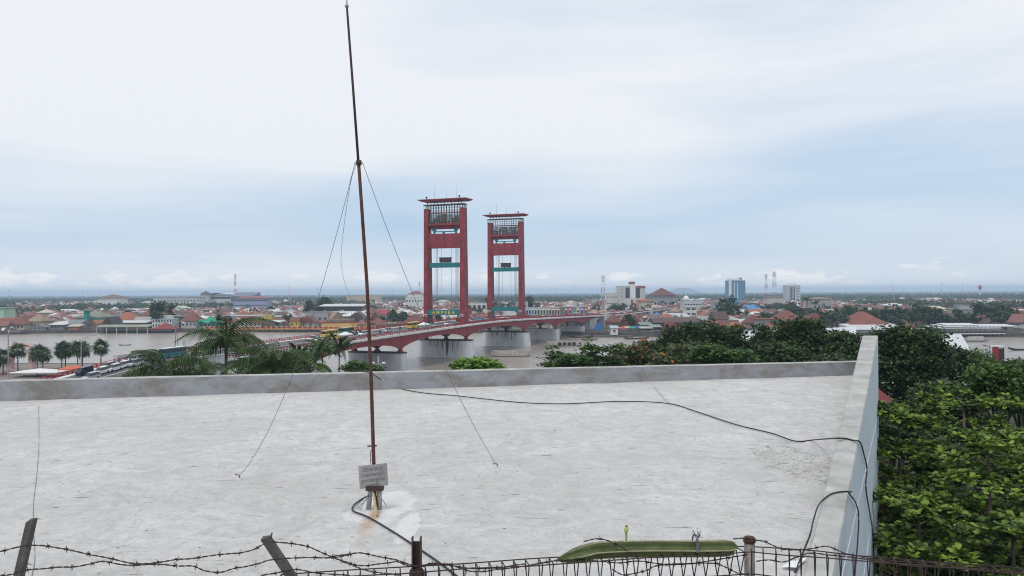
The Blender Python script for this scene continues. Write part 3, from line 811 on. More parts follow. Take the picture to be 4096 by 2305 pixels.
def sweep(name, prof, mats, s0=-262, s1=600, step=6.0, parent=bridge, closed=True, midx=None):
    mb = MB(); ss = list(np.arange(s0, s1 + 0.1, step)); n = len(prof)
    for s in ss:
        for (tt, dz) in prof: mb.v.append((tt, float(s), zd(s) + dz))
    rng = range(n) if closed else range(n - 1)
    for i in range(len(ss) - 1):
        for j in rng:
            mb.f.append((i * n + j, (i + 1) * n + j, (i + 1) * n + (j + 1) % n, i * n + (j + 1) % n)); mb.m.append(midx[j] if midx else 0)
    if closed: mb.f += [tuple(range(n)), tuple(range(len(mb.v) - n, len(mb.v)))[::-1]]; mb.m += [0, 0]
    return mb.build(name, mats, parent)


sweep('road_deck', [(-W2 + 0.05, -0.75), (-W2 + 0.05, 0), (W2 - 0.05, 0), (W2 - 0.05, -0.75)], M['asphalt'])
sweep('pavement_strip', [(-W2 + 0.06, 0.002), (-W2 + 0.06, 0.2), (-W2 + 1.9, 0.2), (-W2 + 1.9, 0.002)], M['kerbwhite'])
sweep('pavement_strip', [(W2 - 1.9, 0.002), (W2 - 1.9, 0.2), (W2 - 0.06, 0.2), (W2 - 0.06, 0.002)], M['kerbwhite'])
sweep('kerb_beam', [(W2 - 0.04, -0.85), (W2 - 0.04, 0.1), (W2 + 0.3, 0.1), (W2 + 0.42, -0.1), (W2 + 0.42, -0.6), (W2 + 0.3, -0.85)], M['kerbwhite'])
sweep('kerb_beam', [(-W2 - 0.3, -0.85), (-W2 - 0.42, -0.6), (-W2 - 0.42, -0.1), (-W2 - 0.3, 0.1), (-W2 + 0.04, 0.1), (-W2 + 0.04, -0.85)], M['kerbwhite'])
for tt in (-0.12, 0.12):
    sweep('lane_line', [(tt - 0.07, 0.005), (tt + 0.07, 0.005)], M['white'], closed=False)
for s in np.arange(-250, 590, 8.0):
    for tt in (-4.4, 4.4):
        MB().add([(tt - 0.09, s, zd(s) + 0.005), (tt + 0.09, s, zd(s) + 0.005), (tt + 0.09, s + 3, zd(s + 3) + 0.005), (tt - 0.09, s + 3, zd(s + 3) + 0.005)], [(0, 1, 2, 3)]).build('lane_dash', M['white'], bridge)
# arched plate girders, one mesh per span and line
CUSP = [-176, -118, -60, 0, 75, 132, 190]


def girder(s0, s1, tt, half=None, w=0.45):
    mb = MB(); n = 20
    for i in range(n + 1):
        k = i / n; s = s0 + (s1 - s0) * k; kk = k if half is None else k * 0.5
        x = abs(2 * kk - 1); dz = -2.75 - 3.0 * (1 - math.sqrt(max(0, 1 - (x * 0.97) ** 2))) / (1 - math.sqrt(1 - 0.97 ** 2))
        for dt, z in ((-w, -0.8), (w, -0.8), (w, dz), (-w, dz)): mb.v.append((tt + dt, s, zd(s) + z))
        if i < n:
            for j in range(4): mb.f.append((i * 4 + j, (i + 1) * 4 + j, (i + 1) * 4 + (j + 1) % 4, i * 4 + (j + 1) % 4)); mb.m.append(0)
    g = mb.build('arched_girder', M['red'], bridge)
    if abs(tt) > 5:
        lip = MB(); sg = 1 if tt > 0 else -1
        P = []
        for i in range(n + 1):
            k = i / n; s = s0 + (s1 - s0) * k; kk = k if half is None else k * 0.5; x = abs(2 * kk - 1)
            P.append((tt + sg * (w + 0.06), s, zd(s) - 2.75 - 3.0 * (1 - math.sqrt(max(0, 1 - (x * 0.97) ** 2))) / (1 - math.sqrt(1 - 0.97 ** 2)) + 0.06))
        lip.tube(P, 0.1, 4); lip.build('flange', M['kerbred'], g)
        if half is None:
            for k in (0.004, 0.25, 0.5, 0.75):
                s = s0 + (s1 - s0) * k
                x = abs(2 * k - 1); dz = -2.75 - 3.0 * (1 - math.sqrt(max(0, 1 - (x * 0.97) ** 2))) / (1 - math.sqrt(1 - 0.97 ** 2))
                MB().box(tt + sg * w, tt + sg * (w + (0.16 if k < 0.1 else 0.04)), s - (0.5 if k < 0.1 else 0.08), s + (0.5 if k < 0.1 else 0.08), zd(s) + dz + 0.15, zd(s) - 0.86).build('stiffener', M['red'], g)


M['kerbred'] = pmat('pale_red_edge', (0.30, 0.10, 0.10), 0.6, 0.3, 0.5)
for a, b in zip(CUSP, CUSP[1:]):
    for tt in (-9.6, 0.0, 9.6): girder(a, b, tt)
for tt in (-9.6, 9.6): girder(190, 213, tt, True)
mb = MB()
for s in np.arange(-174, 212, 7.0): mb.box(-9.1, 9.1, s - 0.2, s + 0.2, zd(s) - 2.3, zd(s) - 0.8)
o = mb.build('cross_beams', M['brownsteel'], bridge); o['kind'] = 'stuff'


def stadium(hw, hd, n=9):
    p = [(hw - hd + hd * math.sin(math.pi * k / n), -hd * math.cos(math.pi * k / n)) for k in range(n + 1)]
    p += [(-hw + hd - hd * math.sin(math.pi * k / n), hd * math.cos(math.pi * k / n)) for k in range(n + 1)]
    return p


def pier(s0, hw, hd, ztop, flare, dark=True):
    a, b = stadium(hw + flare, hd + flare), stadium(hw, hd); n = len(a)
    mb = MB(); mb.v = [(x, s0 + y, -2.5) for x, y in a] + [(x, s0 + y, ztop) for x, y in b]
    mb.f = [(i, (i + 1) % n, n + (i + 1) % n, n + i) for i in range(n)] + [tuple(range(n, 2 * n))]; mb.m = [0] * (n + 1)
    p = mb.build('pier', M['pier'], bridge)
    c_ = MB(); q = stadium(hw + 0.15, hd + 0.15)
    c_.prism([(x, s0 + y) for x, y in q], 'z', ztop + 0.004, ztop + 0.35); c_.build('pier_cap', M['brownsteel'] if dark else M['pier'], p)
    zc = zd(s0) - 5.75
    for tt in (-9.6, 0, 9.6):
        MB().hexa([(tt - 1.0, s0 - 0.9, ztop + 0.36), (tt + 1.0, s0 - 0.9, ztop + 0.36), (tt + 1.0, s0 + 0.9, ztop + 0.36), (tt - 1.0, s0 + 0.9, ztop + 0.36)],
                  [(tt - 0.6, s0 - 0.6, zc - 0.01), (tt + 0.6, s0 - 0.6, zc - 0.01), (tt + 0.6, s0 + 0.6, zc - 0.01), (tt - 0.6, s0 + 0.6, zc - 0.01)]).build('bearing', M['red'], p)
    return p


pier(-118, 11.6, 2.6, 5.1, 0.0); pier(-60, 11.8, 2.8, 6.1, 0.0)
for s0 in (0, 75):
    p = pier(s0, 12.6, 4.2, 7.2, 1.35)
    tag(p, 'battered pale concrete pier carrying a tower' + (' with dark vertical stains' if s0 == 0 else ''))
pier(132, 11.8, 2.8, 6.1, 0.0, False); pier(190, 11.6, 2.6, 5.4, 0.0, False)
# dark weeping stain on the nearer tower pier
M['stain'] = pmat('dark_weeping_stain', (0.07, 0.065, 0.06), 0.9, 0.4, 0.8)
def _py(z): return -5.55 + 1.35 * (z + 2.5) / 9.7 - 0.025
for s0, lst in ((0, ((2.6, 1.5, 0.3), (0.2, 0.5, 3.6), (-2.0, 0.35, 4.6), (5.2, 0.35, 2.4), (-5.5, 0.4, 5.0), (7.6, 0.3, 4.8))), (75, ((1.0, 0.5, 4.4), (4.6, 0.4, 3.0), (-3.5, 0.6, 5.0), (-6.2, 0.4, 4.6), (6.6, 0.4, 5.2)))):
    for x, w, z0 in lst:
        P = [(x - w / 2, 7.15), (x + w / 2, 7.15), (x + w * 0.42, 5.4), (x + w * 0.5, 4.6), (x + w * 0.2, z0 + 0.3), (x + w * 0.12, z0), (x - w * 0.1, z0 + 0.5), (x - w * 0.34, 5.0)]
        MB().add([(px_, s0 + _py(pz_), pz_) for px_, pz_ in P], [tuple(range(8))]).build('stain_streak', M['stain'], bridge)
# abutments, pylons and the approach on columns
for s0, s1 in ((-262, -178), (213, 232)):
    MB().box(-9.2, 9.2, s0, s1, -2, zd(s0) - 1.9).build('abutment', M['pier'], bridge)
for s0, tt in ((-163, -11.6), (-163, 13.2), (252, -11.6), (252, 11.6), (430, 11.6), (430, -11.6)):
    MB().box(tt - 0.6, tt + 0.6, s0 - 5, s0 + 5, 1, 13.1).build('pylon_slab', M['pier'], bridge)
for tt in (11.55,):
    MB().box(8.0, 11.4, 246, 252.5, 1, 12.9).build('pylon_slab', M['pier'], bridge)
    MB().box(8.0, 11.4, 424, 430.5, 1, 12.6).build('pylon_slab', M['pier'], bridge)
sweep('approach_beam', [(-8.5, -2.0), (-8.5, -0.76), (8.5, -0.76), (8.5, -2.0)], M['pier'], 232, 600)
for s0 in np.arange(262, 590, 24.0):
    for tt in (-7, 0, 7): MB().box(tt - 0.5, tt + 0.5, s0 - 0.5, s0 + 0.5, 1, zd(s0) - 2.0).build('column', M['pier'], bridge)
# railings: panel by panel along the nearer part
rp = MB(); rp.box(-0.06, 0.06, 0, 3.96, 1.02, 1.14); rp.box(-0.05, 0.05, 0, 3.96, 0.22, 0.36)
for k in (0.0, 1.32, 2.64): rp.box(-0.09, 0.09, k, k + 0.26, 0.1, 1.018)
rp.box(-0.03, 0.03, 0.27, 3.95, 0.60, 0.72)
rpm = rp.mesh('railing_panel', M['redrail'])
rp2 = MB(); rp2.box(-0.06, 0.06, 0, 3.96, 1.02, 1.14); rp2.box(-0.04, 0.04, 0.3, 3.96, 0.12, 1.018); rp2.box(-0.09, 0.09, 0, 0.28, 0.1, 1.018)
rpm2 = rp2.mesh('railing_panel', M['redrail'])
for s in np.arange(-240, 80, 4.0):
    for tt, me in ((-W2 + 0.1, rpm), (W2 + 0.05, rpm2 if s > -20 else rpm)):
        o = place('railing_panel', me, bridge, (tt, float(s), zd(s)))
        o.rotation_euler[0] = math.atan2(zd(s + 4) - zd(s), 4)
for tt in (-W2 + 0.1, W2 + 0.05):
    sweep('railing', [(tt - 0.06, 0.1), (tt - 0.06, 1.14), (tt + 0.06, 1.14), (tt + 0.06, 0.1)], M['redrail'], 80, 600)


def tower(s0, letters, z0):
    mb = MB()          # portal: upper red panel and beams
    mb.box(-7.7, 7.7, s0 - 1.6, s0 + 1.0, 47.5, 53.8)
    tw = mb.build('tower', M['red'], bridge)
    for k in (-3.85, 0, 3.85):
        MB().box(k - 0.09, k + 0.09, s0 - 1.68, s0 - 1.602, 47.6, 53.7).build('panel_seam', M['brownsteel'], tw)
    for sg in (-1, 1):
        a, b = (7.7, 9.6)
        lo = [(sg * x, s0 + y, zd(s0)) for x, y in ((a, -2.5), (b, -2.5), (b, 2.9), (a, 2.9))]
        hi = [(sg * x, s0 + y, 64.8) for x, y in ((a, -1.9), (b, -1.9), (b, 1.5), (a, 1.5))]
        leg = MB().hexa(lo, hi).build('leg', M['red'], tw)
        MB().box(sg * 7.4 if sg > 0 else -9.9, 9.9 if sg > 0 else -7.4, s0 - 2.9, s0 + 3.3, zd(s0) - 0.5, zd(s0) + 0.9).build('leg_foot', M['red'], leg)
        for z in (55.4, 43.2, 31.6, 22.0):
            k = (z - 14) / 51; f = -2.5 + 0.6 * k; bk = 2.9 - 1.4 * k
            MB().box(sg * 8.65 - 0.98, sg * 8.65 + 0.98, s0 + f - 0.04, s0 + bk + 0.04, z, z + 0.3).build('seam_band', M['red'], leg)
        # inset darker web on the front and the ladder on the outer side
        MB().hexa([(sg * 8.9 - 0.15, s0 - 2.53, 15.5), (sg * 8.9 + 0.15, s0 - 2.53, 15.5), (sg * 8.9 + 0.15, s0 - 2.4, 15.5), (sg * 8.9 - 0.15, s0 - 2.4, 15.5)],
                  [(sg * 8.9 - 0.15, s0 - 1.935, 64), (sg * 8.9 + 0.15, s0 - 1.935, 64), (sg * 8.9 + 0.15, s0 - 1.8, 64), (sg * 8.9 - 0.15, s0 - 1.8, 64)]).build('cover_strip', M['red'], leg)
        ld = MB()
        for z in np.arange(16, 64, 0.9): ld.box(sg * 9.66 - 0.05, sg * 9.66 + 0.05, s0 - 1.45 + 0.4 * (z - 14) / 51, s0 - 1.15 + 0.4 * (z - 14) / 51, z, z + 0.45)
        ld.build('ladder', M['galv'], leg)
        lb = leg
        MB().box(sg * 8.65 - 0.75, sg * 8.65 + 0.75, s0 - 2.95, s0 - 2.45, 17.7, 18.6).build('lamp_box', M['white'], lb)
        MB().box(sg * 8.65 - 0.5, sg * 8.65 + 0.5, s0 - 3.0, s0 - 2.951, 17.9, 18.4).build('lamp_lens', M['shade_opening'], lb)
    # machine-room cage
    MB().box(-7.7, 7.7, s0 - 1.85, s0 + 1.4, 57.4, 58.4).build('cage_beam', M['red'], tw)
    MB().box(-7.7, 7.7, s0 - 0.4, s0 + 1.0, 55.9, 57.398).build('recess_beam', M['red'], tw)
    cg = MB()
    MB().box(-7.65, 7.65, s0 - 1.0, s0 - 0.9, 58.4, 62.4).build('mesh_screen', M['screen'], tw)
    for y, zz in ((-1.85, 66.4), (1.4, 66.4)):
        for x in np.arange(-7.6, 7.7, 1.27):
            MB().box(x - 0.09, x + 0.09, s0 + y - 0.09, s0 + y + 0.09, 58.4, 66.4).build('mullion', M['lattice'], tw)
        for z in (60.4, 62.9, 64.0, 65.2): MB().box(-7.7, 7.7, s0 + y - 0.05, s0 + y + 0.05, z, z + (0.3 if z == 62.9 else 0.12)).build('cage_rail', M['red'] if z == 62.9 else M['lattice'], tw)
    MB().box(-9.7, 9.7, s0 - 2.0, s0 - 1.7, 66.3, 66.7).box(-9.7, 9.7, s0 + 1.3, s0 + 1.6, 66.3, 66.7).box(-9.7, -9.4, s0 - 1.7, s0 + 1.3, 66.3, 66.7).box(9.4, 9.7, s0 - 1.7, s0 + 1.3, 66.3, 66.7).build('top_rail', M['lattice'], tw)
    for x in (-9.55, -8.9, -8.3, 8.3, 8.9, 9.55):
        for y in (-1.85, 1.45): MB().box(x - 0.07, x + 0.07, s0 + y - 0.07, s0 + y + 0.07, 64.8, 66.31).build('top_post', M['lattice'], tw)
    for y in (-1.0, -0.1, 0.7): MB().box(9.45, 9.6, s0 + y - 0.06, s0 + y + 0.06, 64.8, 66.31).build('top_post', M['lattice'], tw)
    for x in np.arange(-8.2, 8.3, 1.64):
        MB().box(x - 0.1, x + 0.1, s0 - 1.0, s0 - 0.8, 66.3, 68.0).build('roof_strut', M['brownsteel'], tw)
    # silhouettes of hoisting drums behind the mesh
    dr = MB()
    for i in range(9):
        x = -6.8 + i * 1.7; dr.box(x - 0.5, x + 0.35, s0 - 0.3, s0 + 0.8, 58.4, 59.6 + (i * 37 % 5) * 0.5)
    dr.build('hoist_gear', M['lattice'], tw)
    rf = MB().hexa([(-9.9, s0 - 3.6, 67.9), (9.9, s0 - 3.6, 67.9), (9.9, s0 + 3.2, 67.9), (-9.9, s0 + 3.2, 67.9)],
                   [(-11.5, s0 - 4.0, 68.5), (11.5, s0 - 4.0, 68.5), (11.5, s0 + 3.6, 68.5), (-11.5, s0 + 3.6, 68.5)]).box(-11.5, 11.5, s0 - 4.0, s0 + 3.6, 68.502, 68.85).build('roof_slab', M['red'], tw)
    for x, h in ((-5.2, 6.1), (0.4, 3.6), (5.2, 6.2)):
        MB().tube([(x, s0, 68.8), (x, s0, 68.8 + h)], [0.07, 0.035], 5).build('antenna', M['greysteel'], rf)
    MB().lathe([(0.5, 0), (0.5, 0.3), (0.2, 0.6)], 8, c=(0.4, s0, 68.85)).build('antenna_base', M['greysteel'], rf)
    for x in (-7.6, 8.1):
        MB().lathe([(0.15, 0), (0.2, 0.5), (0.45, 0.6), (0.5, 0.95), (0.15, 1.2)], 8, c=(x, s0 - 3.2, 68.85)).build('siren', M['brownsteel'], rf)
    # teal sheave machinery
    sh = MB(); sh.box(-4.8, 4.8, s0 - 0.6, s0 - 0.2, 54.55, 54.95)
    mc = sh.build('sheave_beam', M['teal'], tw)
    MB().box(-1.2, -0.2, s0 - 0.7, s0 - 0.15, 53.8, 54.549).build('sheave_foot', M['teal'], mc)
    for x in (-5.2, 5.2):
        g = MB(); g.box(x - 0.35, x + 0.35, s0 - 0.75, s0 - 0.1, 53.8, 55.0); g.box(x - 0.9, x + 0.9, s0 - 0.7, s0 - 0.15, 55.002, 55.5)
        for k in (-0.8, -0.28, 0.28, 0.8): g.box(x + k - 0.12, x + k + 0.12, s0 - 0.7, s0 - 0.2, 55.502, 56.5)
        g.build('sheave_bracket', M['teal'], mc)
    for x in (-2.3, 2.6): MB().tube([(x, s0 - 0.9, 57.3), (x, s0 - 0.9, 54.9)], 0.05, 4).build('hanger', M['brownsteel'], mc)
    # counterweight beam and operator's box
    cb = MB().box(-7.69, 7.69, s0 - 1.2, s0 + 0.6, 39.0, 41.1).build('counterweight_beam', M['teal'], tw)
    MB().box(-2.6, 2.6, s0 - 1.0, s0 + 0.6, 41.3, 43.3).box(-2.9, 2.9, s0 - 1.2, s0 + 0.8, 43.302, 43.45).build('operator_box', M['brownsteel'], cb)
    for x in (-2.0, -0.6, 0.8, 2.0): MB().box(x - 0.12, x + 0.12, s0 - 0.7, s0 + 0.3, 41.1, 41.3).build('box_foot', M['brownsteel'], cb)
    for x in (-5.0, -4.2, -3.9, -3.6, -1.7, 2.9, 5.0, 5.4, 5.8, 6.2):
        MB().tube([(x, s0 - 0.4, 47.5), (x, s0 - 0.4, z0 + 0.6 if abs(x) > 3.2 else z0 + 2)], 0.065, 4).build('hoist_rope', M['greysteel'], tw)
    lbm = MB().box(-7.69, 7.69, s0 - 2.3, s0 - 1.2, 18.3, 20.5).build('portal_beam', M['teal'], tw)
    if letters:
        for ch, x in zip('AMPERA', (-4.8, -2.75, -0.75, 0.95, 2.7, 4.6)):
            words(ch, 2.0, (x, s0 - 2.33, 18.68), (math.pi / 2, 0, 0), M['yellow_letter'], tw, 0.06, 0.03, 'letter')
        MB().tube([(-6.6, s0 - 1.6, 18.3), (-6.6, s0 - 1.6, 14.6)], 0.12, 6).build('beam_prop', M['teal'], tw)
    else:
        for x in (-7.2, 7.2): MB().box(x - 0.45, x + 0.45, s0 - 2.2, s0 - 1.3, 14.5, 18.3).build('beam_prop', M['teal'], tw)
        for sg in (-1, 1): MB().prism([(sg * 6.74, 18.29), (sg * 5.6, 18.29), (sg * 6.74, 17.1)], 'y', s0 - 2.1, s0 - 1.4).build('haunch', M['teal'], tw)
    return tw


M['screen'] = None
m, nt, bs, out = newmat('cage_mesh')
t = nt.nodes.new('ShaderNodeTexCoord')
nz = noisen(nt, t.outputs['Object'], 0.55, 3, 0.6)
nt.links.new(mixc(nt, nz, (0.06, 0.055, 0.05), (0.16, 0.15, 0.14)), bs.inputs['Base Color'])
tr = nt.nodes.new('ShaderNodeBsdfTransparent'); mx = nt.nodes.new('ShaderNodeMixShader')
nt.links.new(rampn(nt, nz, 0.42, 0.62, 0.15, 0.7), mx.inputs[0]); nt.links.new(bs.outputs[0], mx.inputs[1]); nt.links.new(tr.outputs[0], mx.inputs[2]); nt.links.new(mx.outputs[0], out.inputs[0])
M['screen'] = m
t1 = tower(0, True, 18); t1['label'] = 'nearer tower lettered AMPERA on its teal beam'
t2 = tower(75, False, 17); t2['label'] = 'farther tower with a plain teal beam on props'
bridge['label'] = 'long red arched lift bridge with two tall portal towers over the brown river'

# lamps along the bridge
lm = MB(); lm.tube([(0, 0, 0), (0, 0, 7.2)], [0.11, 0.08], 6)
POLE = lm.mesh('pole', M['galv'])
arm_pts = [(0, 0, 7.2)] + [(1.9 * (1 - math.cos(a)), 0, 7.2 + 1.6 * math.sin(a)) for a in (0.3, 0.7, 1.1, 1.5, 1.9)]
ARM = MB().tube(arm_pts, 0.06, 5).mesh('arm', M['galv'])
HEAD = MB().hexa([(2.3, -0.18, 8.6), (3.2, -0.12, 8.35), (3.2, 0.12, 8.35), (2.3, 0.18, 8.6)], [(2.3, -0.18, 8.78), (3.2, -0.12, 8.5), (3.2, 0.12, 8.5), (2.3, 0.18, 8.78)]).mesh('lamp_head', M['white'])
ordn = ['first', 'second', 'third', 'fourth', 'fifth', 'sixth', 'seventh', 'eighth', 'ninth', 'tenth', 'eleventh', 'twelfth', 'thirteenth', 'fourteenth', 'fifteenth']


def lamp(p, rz, label, group=None, two=False, k=1.0):
    t = thing('street_lamp', label, 'street lamp', p, rz, group); t.scale = (k, k, k)
    place('pole', POLE, t); place('arm', ARM, t); place('lamp_head', HEAD, t)
    if two: place('arm', ARM, t, rz=math.pi); place('lamp_head', HEAD, t, rz=math.pi)
    return t


for i, s in enumerate((-150, -128, -104, -72, -36, 20, 52, 100, 122, 148, 176, 205, 236, 275, 320)):
    lamp(bw(s, -9.8, zd(s) + 0.2), -BA, 'curved street lamp, %s along the upstream kerb of the red bridge from the palms' % ordn[i], 'lamps on the bridge')
for i, s in enumerate((-86, 38, 112, 160, 215)):
    lamp(bw(s, 9.8, zd(s) + 0.2), -BA + math.pi, 'curved street lamp, %s along the girder-side kerb of the red bridge from the palms' % ordn[i], 'lamps on the bridge')

# concrete fenders moored beside the tower piers
def fender(cx, y, hw, hd, h, label, gaps):
    t = thing('fender_pontoon', label, 'fender', (cx, y, 0), 0.03)
    a, b = stadium(hw, hd, 5), stadium(hw - 0.9, hd - 0.9, 5); n = len(a)
    mb = MB(); mb.v = [(x, yy, -1) for x, yy in a] + [(x, yy, h) for x, yy in a] + [(x, yy, h) for x, yy in b] + [(x, yy, 0.3) for x, yy in b]
    for i in range(n):
        j = (i + 1) % n
        mb.f += [(i, j, n + j, n + i), (n + i, n + j, 2 * n + j, 2 * n + i), (2 * n + i, 2 * n + j, 3 * n + j, 3 * n + i)]; mb.m += [0, 0, 0]
    mb.f.append(tuple(range(3 * n, 4 * n))); mb.m.append(0)
    mb.build('concrete_ring', M['fender'], t)
    for k in range(4): MB().box(-hw * 0.6 + k * hw * 0.4 - 0.25, -hw * 0.6 + k * hw * 0.4 + 0.25, -hd + 0.9, hd - 0.9, h - 0.9, h - 0.15).build('tie_beam', M['fender'], t)
    for k in range(gaps):
        x = -hw * 0.25 + k * hw * 0.27
        MB().box(x - 0.9, x + 0.9, -hd - 0.06, -hd + 0.3, 0.2, h - 0.5).build('rubber_block', M['tyre'], t)
    q = stadium(hw + 0.12, hd + 0.12, 5)
    MB().prism(q, 'z', -0.5, 0.35).build('waterline_band', M['quay'], t)


M['fender'] = pmat('fender_concrete', (0.40, 0.38, 0.345), 0.9, 0.25, 0.4, streak=0.8, stain=(0.1, 0.09, 0.08))
p = on(2042, 1427, 0); fender(p.x, p.y + 3, 8.6, 3.2, 2.4, 'hollow concrete fender pontoon floating between the two tower piers, without rubber blocks', 0)
p = on(2256, 1384, 0); fender(p.x, p.y + 3, 9.2, 3.0, 2.3, 'concrete fender pontoon with black rubber blocks beyond the second tower pier', 4)
cable('mooring_rope', 'slack mooring rope between fender pontoon and second tower pier', [on(1938, 1380, 1), at(1955, 1398, 362), on(1978, 1408, 2.2)], 0.12, M['greycable'], 'rope')

# ------------------------------------------------------------------ vehicles, people and boats
_w = MB(); _w.lathe([(0.18, -0.1), (0.31, -0.1), (0.33, -0.06), (0.33, 0.06), (0.31, 0.1), (0.18, 0.1)], 12)
_w.v = [(z, x, y) for x, y, z in _w.v]
WHEEL = _w.mesh('wheel', M['tyre'])
CARB = MB().prism([(-2.05, 0.32), (2.0, 0.32), (2.08, 0.62), (1.95, 0.78), (1.05, 0.98), (-1.98, 1.02), (-2.1, 0.7)], 'x', -0.84, 0.84).box(-0.64, 0.64, -1.62, 0.2, 1.56, 1.64)
for x in (-0.66, 0.62):
    CARB.box(x, x + 0.04, -0.75, -0.6, 1.0, 1.57)
CARB = CARB.mesh('body', M['paintcol'])
CARG = MB().hexa([(-0.8, -1.92, 1.0), (0.8, -1.92, 1.0), (0.8, 1.0, 1.0), (-0.8, 1.0, 1.0)], [(-0.65, -1.66, 1.565), (0.65, -1.66, 1.565), (0.65, 0.24, 1.565), (-0.65, 0.24, 1.565)]).mesh('windows', M['carglass'])
BUSB = MB().box(-1.05, 1.05, -3.8, 3.8, 0.4, 1.45).box(-1.0, 1.0, -3.7, 3.6, 2.25, 2.55)
for y in (-3.7, -2.3, -0.9, 0.5, 1.9, 3.2): BUSB.box(-1.02, 1.02, y, y + 0.18, 1.45, 2.25)
BUSB = BUSB.mesh('body', M['paintcol'])
BUSG = MB().box(-0.97, 0.97, -3.66, 3.64, 1.452, 2.248).mesh('windows', M['carglass'])
BUSR = MB().box(-1.02, 1.02, -3.72, 3.62, 2.552, 2.62).mesh('roof_panel', M['paintcol'])
VANB = MB().prism([(-1.9, 0.35), (1.75, 0.35), (1.85, 0.8), (1.6, 1.1), (-1.9, 1.1)], 'x', -0.78, 0.78).box(-0.74, 0.74, -1.88, 1.0, 1.72, 1.85)
for y in (-1.88, -0.9, 0.1): VANB.box(-0.75, 0.75, y, y + 0.14, 1.1, 1.72)
VANB = VANB.mesh('body', M['paintcol'])
VANG = MB().hexa([(-0.72, -1.85, 1.101), (0.72, -1.85, 1.101), (0.72, 1.55, 1.101), (-0.72, 1.55, 1.101)], [(-0.7, -1.85, 1.719), (0.7, -1.85, 1.719), (0.7, 0.98, 1.719), (-0.7, 0.98, 1.719)]).mesh('windows', M['carglass'])
_b = MB()
for y in (-0.6, 0.6): _b.v += []; 
BIKEB = MB().tube([(0, -0.75, 0.72), (0, -0.35, 0.78), (0, 0.15, 0.62), (0, 0.35, 0.75), (0, 0.5, 1.0)], [0.1, 0.16, 0.14, 0.14, 0.07], 7).tube([(-0.33, 0.42, 1.02), (0.33, 0.42, 1.02)], 0.03, 5).tube([(0, 0.5, 0.95), (0, 0.66, 0.32)], 0.05, 5).mesh('body', M['paintcol'])


def person_mesh(seated):
    mb = MB()
    if seated:
        mb.tube([(0, -0.1, 0.82), (0, -0.08, 1.05), (0, 0.0, 1.28), (0, 0.02, 1.36)], [0.17, 0.18, 0.2, 0.08], 8, 0)
        for s in (-1, 1):
            mb.tube([(0.09 * s, -0.08, 0.85), (0.16 * s, 0.32, 0.82), (0.17 * s, 0.2, 0.35)], [0.1, 0.085, 0.06], 6, 1)
            mb.tube([(0.2 * s, 0.0, 1.27), (0.27 * s, 0.2, 1.1), (0.28 * s, 0.4, 1.04)], [0.07, 0.05, 0.045], 6, 0)
        z, y = 1.36, 0.03
    else:
        mb.tube([(0, 0, 0.82), (0, 0, 1.1), (0, 0, 1.36), (0, 0, 1.43)], [0.15, 0.16, 0.19, 0.07], 8, 0)
        for s in (-1, 1):
            mb.tube([(0.08 * s, 0, 0.86), (0.1 * s, 0.02, 0.45), (0.1 * s, 0, 0.03)], [0.1, 0.075, 0.05], 6, 1)
            mb.tube([(0.19 * s, 0, 1.35), (0.25 * s, 0.02, 1.08), (0.25 * s, 0.08, 0.82)], [0.065, 0.05, 0.04], 6, 0)
        z, y = 1.42, 0
    mb.lathe([(0.05, 0), (0.095, 0.07), (0.105, 0.14), (0.09, 0.2), (0.03, 0.25)], 8, 2, c=(0, y, z))
    return mb.mesh('person', [M['cloth'], M['darkcloth'], M['hair']], True)


M['darkcloth'] = pmat('dark_trousers', (0.04, 0.045, 0.06), 0.9, 0.2, 2)
M['hair'] = pmat('dark_hair_or_helmet', (0.03, 0.025, 0.022), 0.5, 0.2, 2)
P_SIT, P_STAND = person_mesh(True), person_mesh(False)
CN = {'white': (0.72, 0.73, 0.74), 'silver': (0.42, 0.43, 0.45), 'grey': (0.2, 0.2, 0.21), 'black': (0.025, 0.025, 0.03), 'red': (0.35, 0.03, 0.03), 'blue': (0.10, 0.25, 0.5), 'yellow': (0.62, 0.43, 0.06), 'green': (0.06, 0.22, 0.14), 'teal': (0.03, 0.15, 0.15), 'navy': (0.02, 0.03, 0.08), 'orange': (0.6, 0.16, 0.04), 'cream': (0.6, 0.55, 0.4)}


def vehicle(kind, color, p, rz, label, group=None, roof=None, slope=0.0):
    if kind == 'bike':
        t = thing('motorbike', label, 'motorbike', p, rz, group); place('body', BIKEB, t, color=CN[color])
        for y in (-0.62, 0.66): place('wheel', WHEEL, t, (0, y, 0.32), sc=(0.5, 0.98, 0.98))
    else:
        spec = {'car': ('car', CARB, CARG, 1.25, 0.75), 'bus': ('bus', BUSB, BUSG, 2.4, 0.95), 'van': ('minibus', VANB, VANG, 1.2, 0.7)}[kind]
        t = thing(spec[0], label, spec[0], p, rz, group)
        place('body', spec[1], t, color=CN[color]); place('windows', spec[2], t)
        if kind == 'bus': place('roof_panel', BUSR, t, color=CN[roof or color])
        k = 1.35 if kind == 'bus' else 1.0
        for x in (-spec[4], spec[4]):
            for y in (-spec[3], spec[3]): place('wheel', WHEEL, t, (x, y, 0.325 * k), sc=(1, k, k))
    t.rotation_euler[0] = slope
    return t


def s_of(x, tt):
    k = (x - CX) / F; a = BO + br * tt
    return (k * a.y - a.x) / (bu.x - k * bu.y)


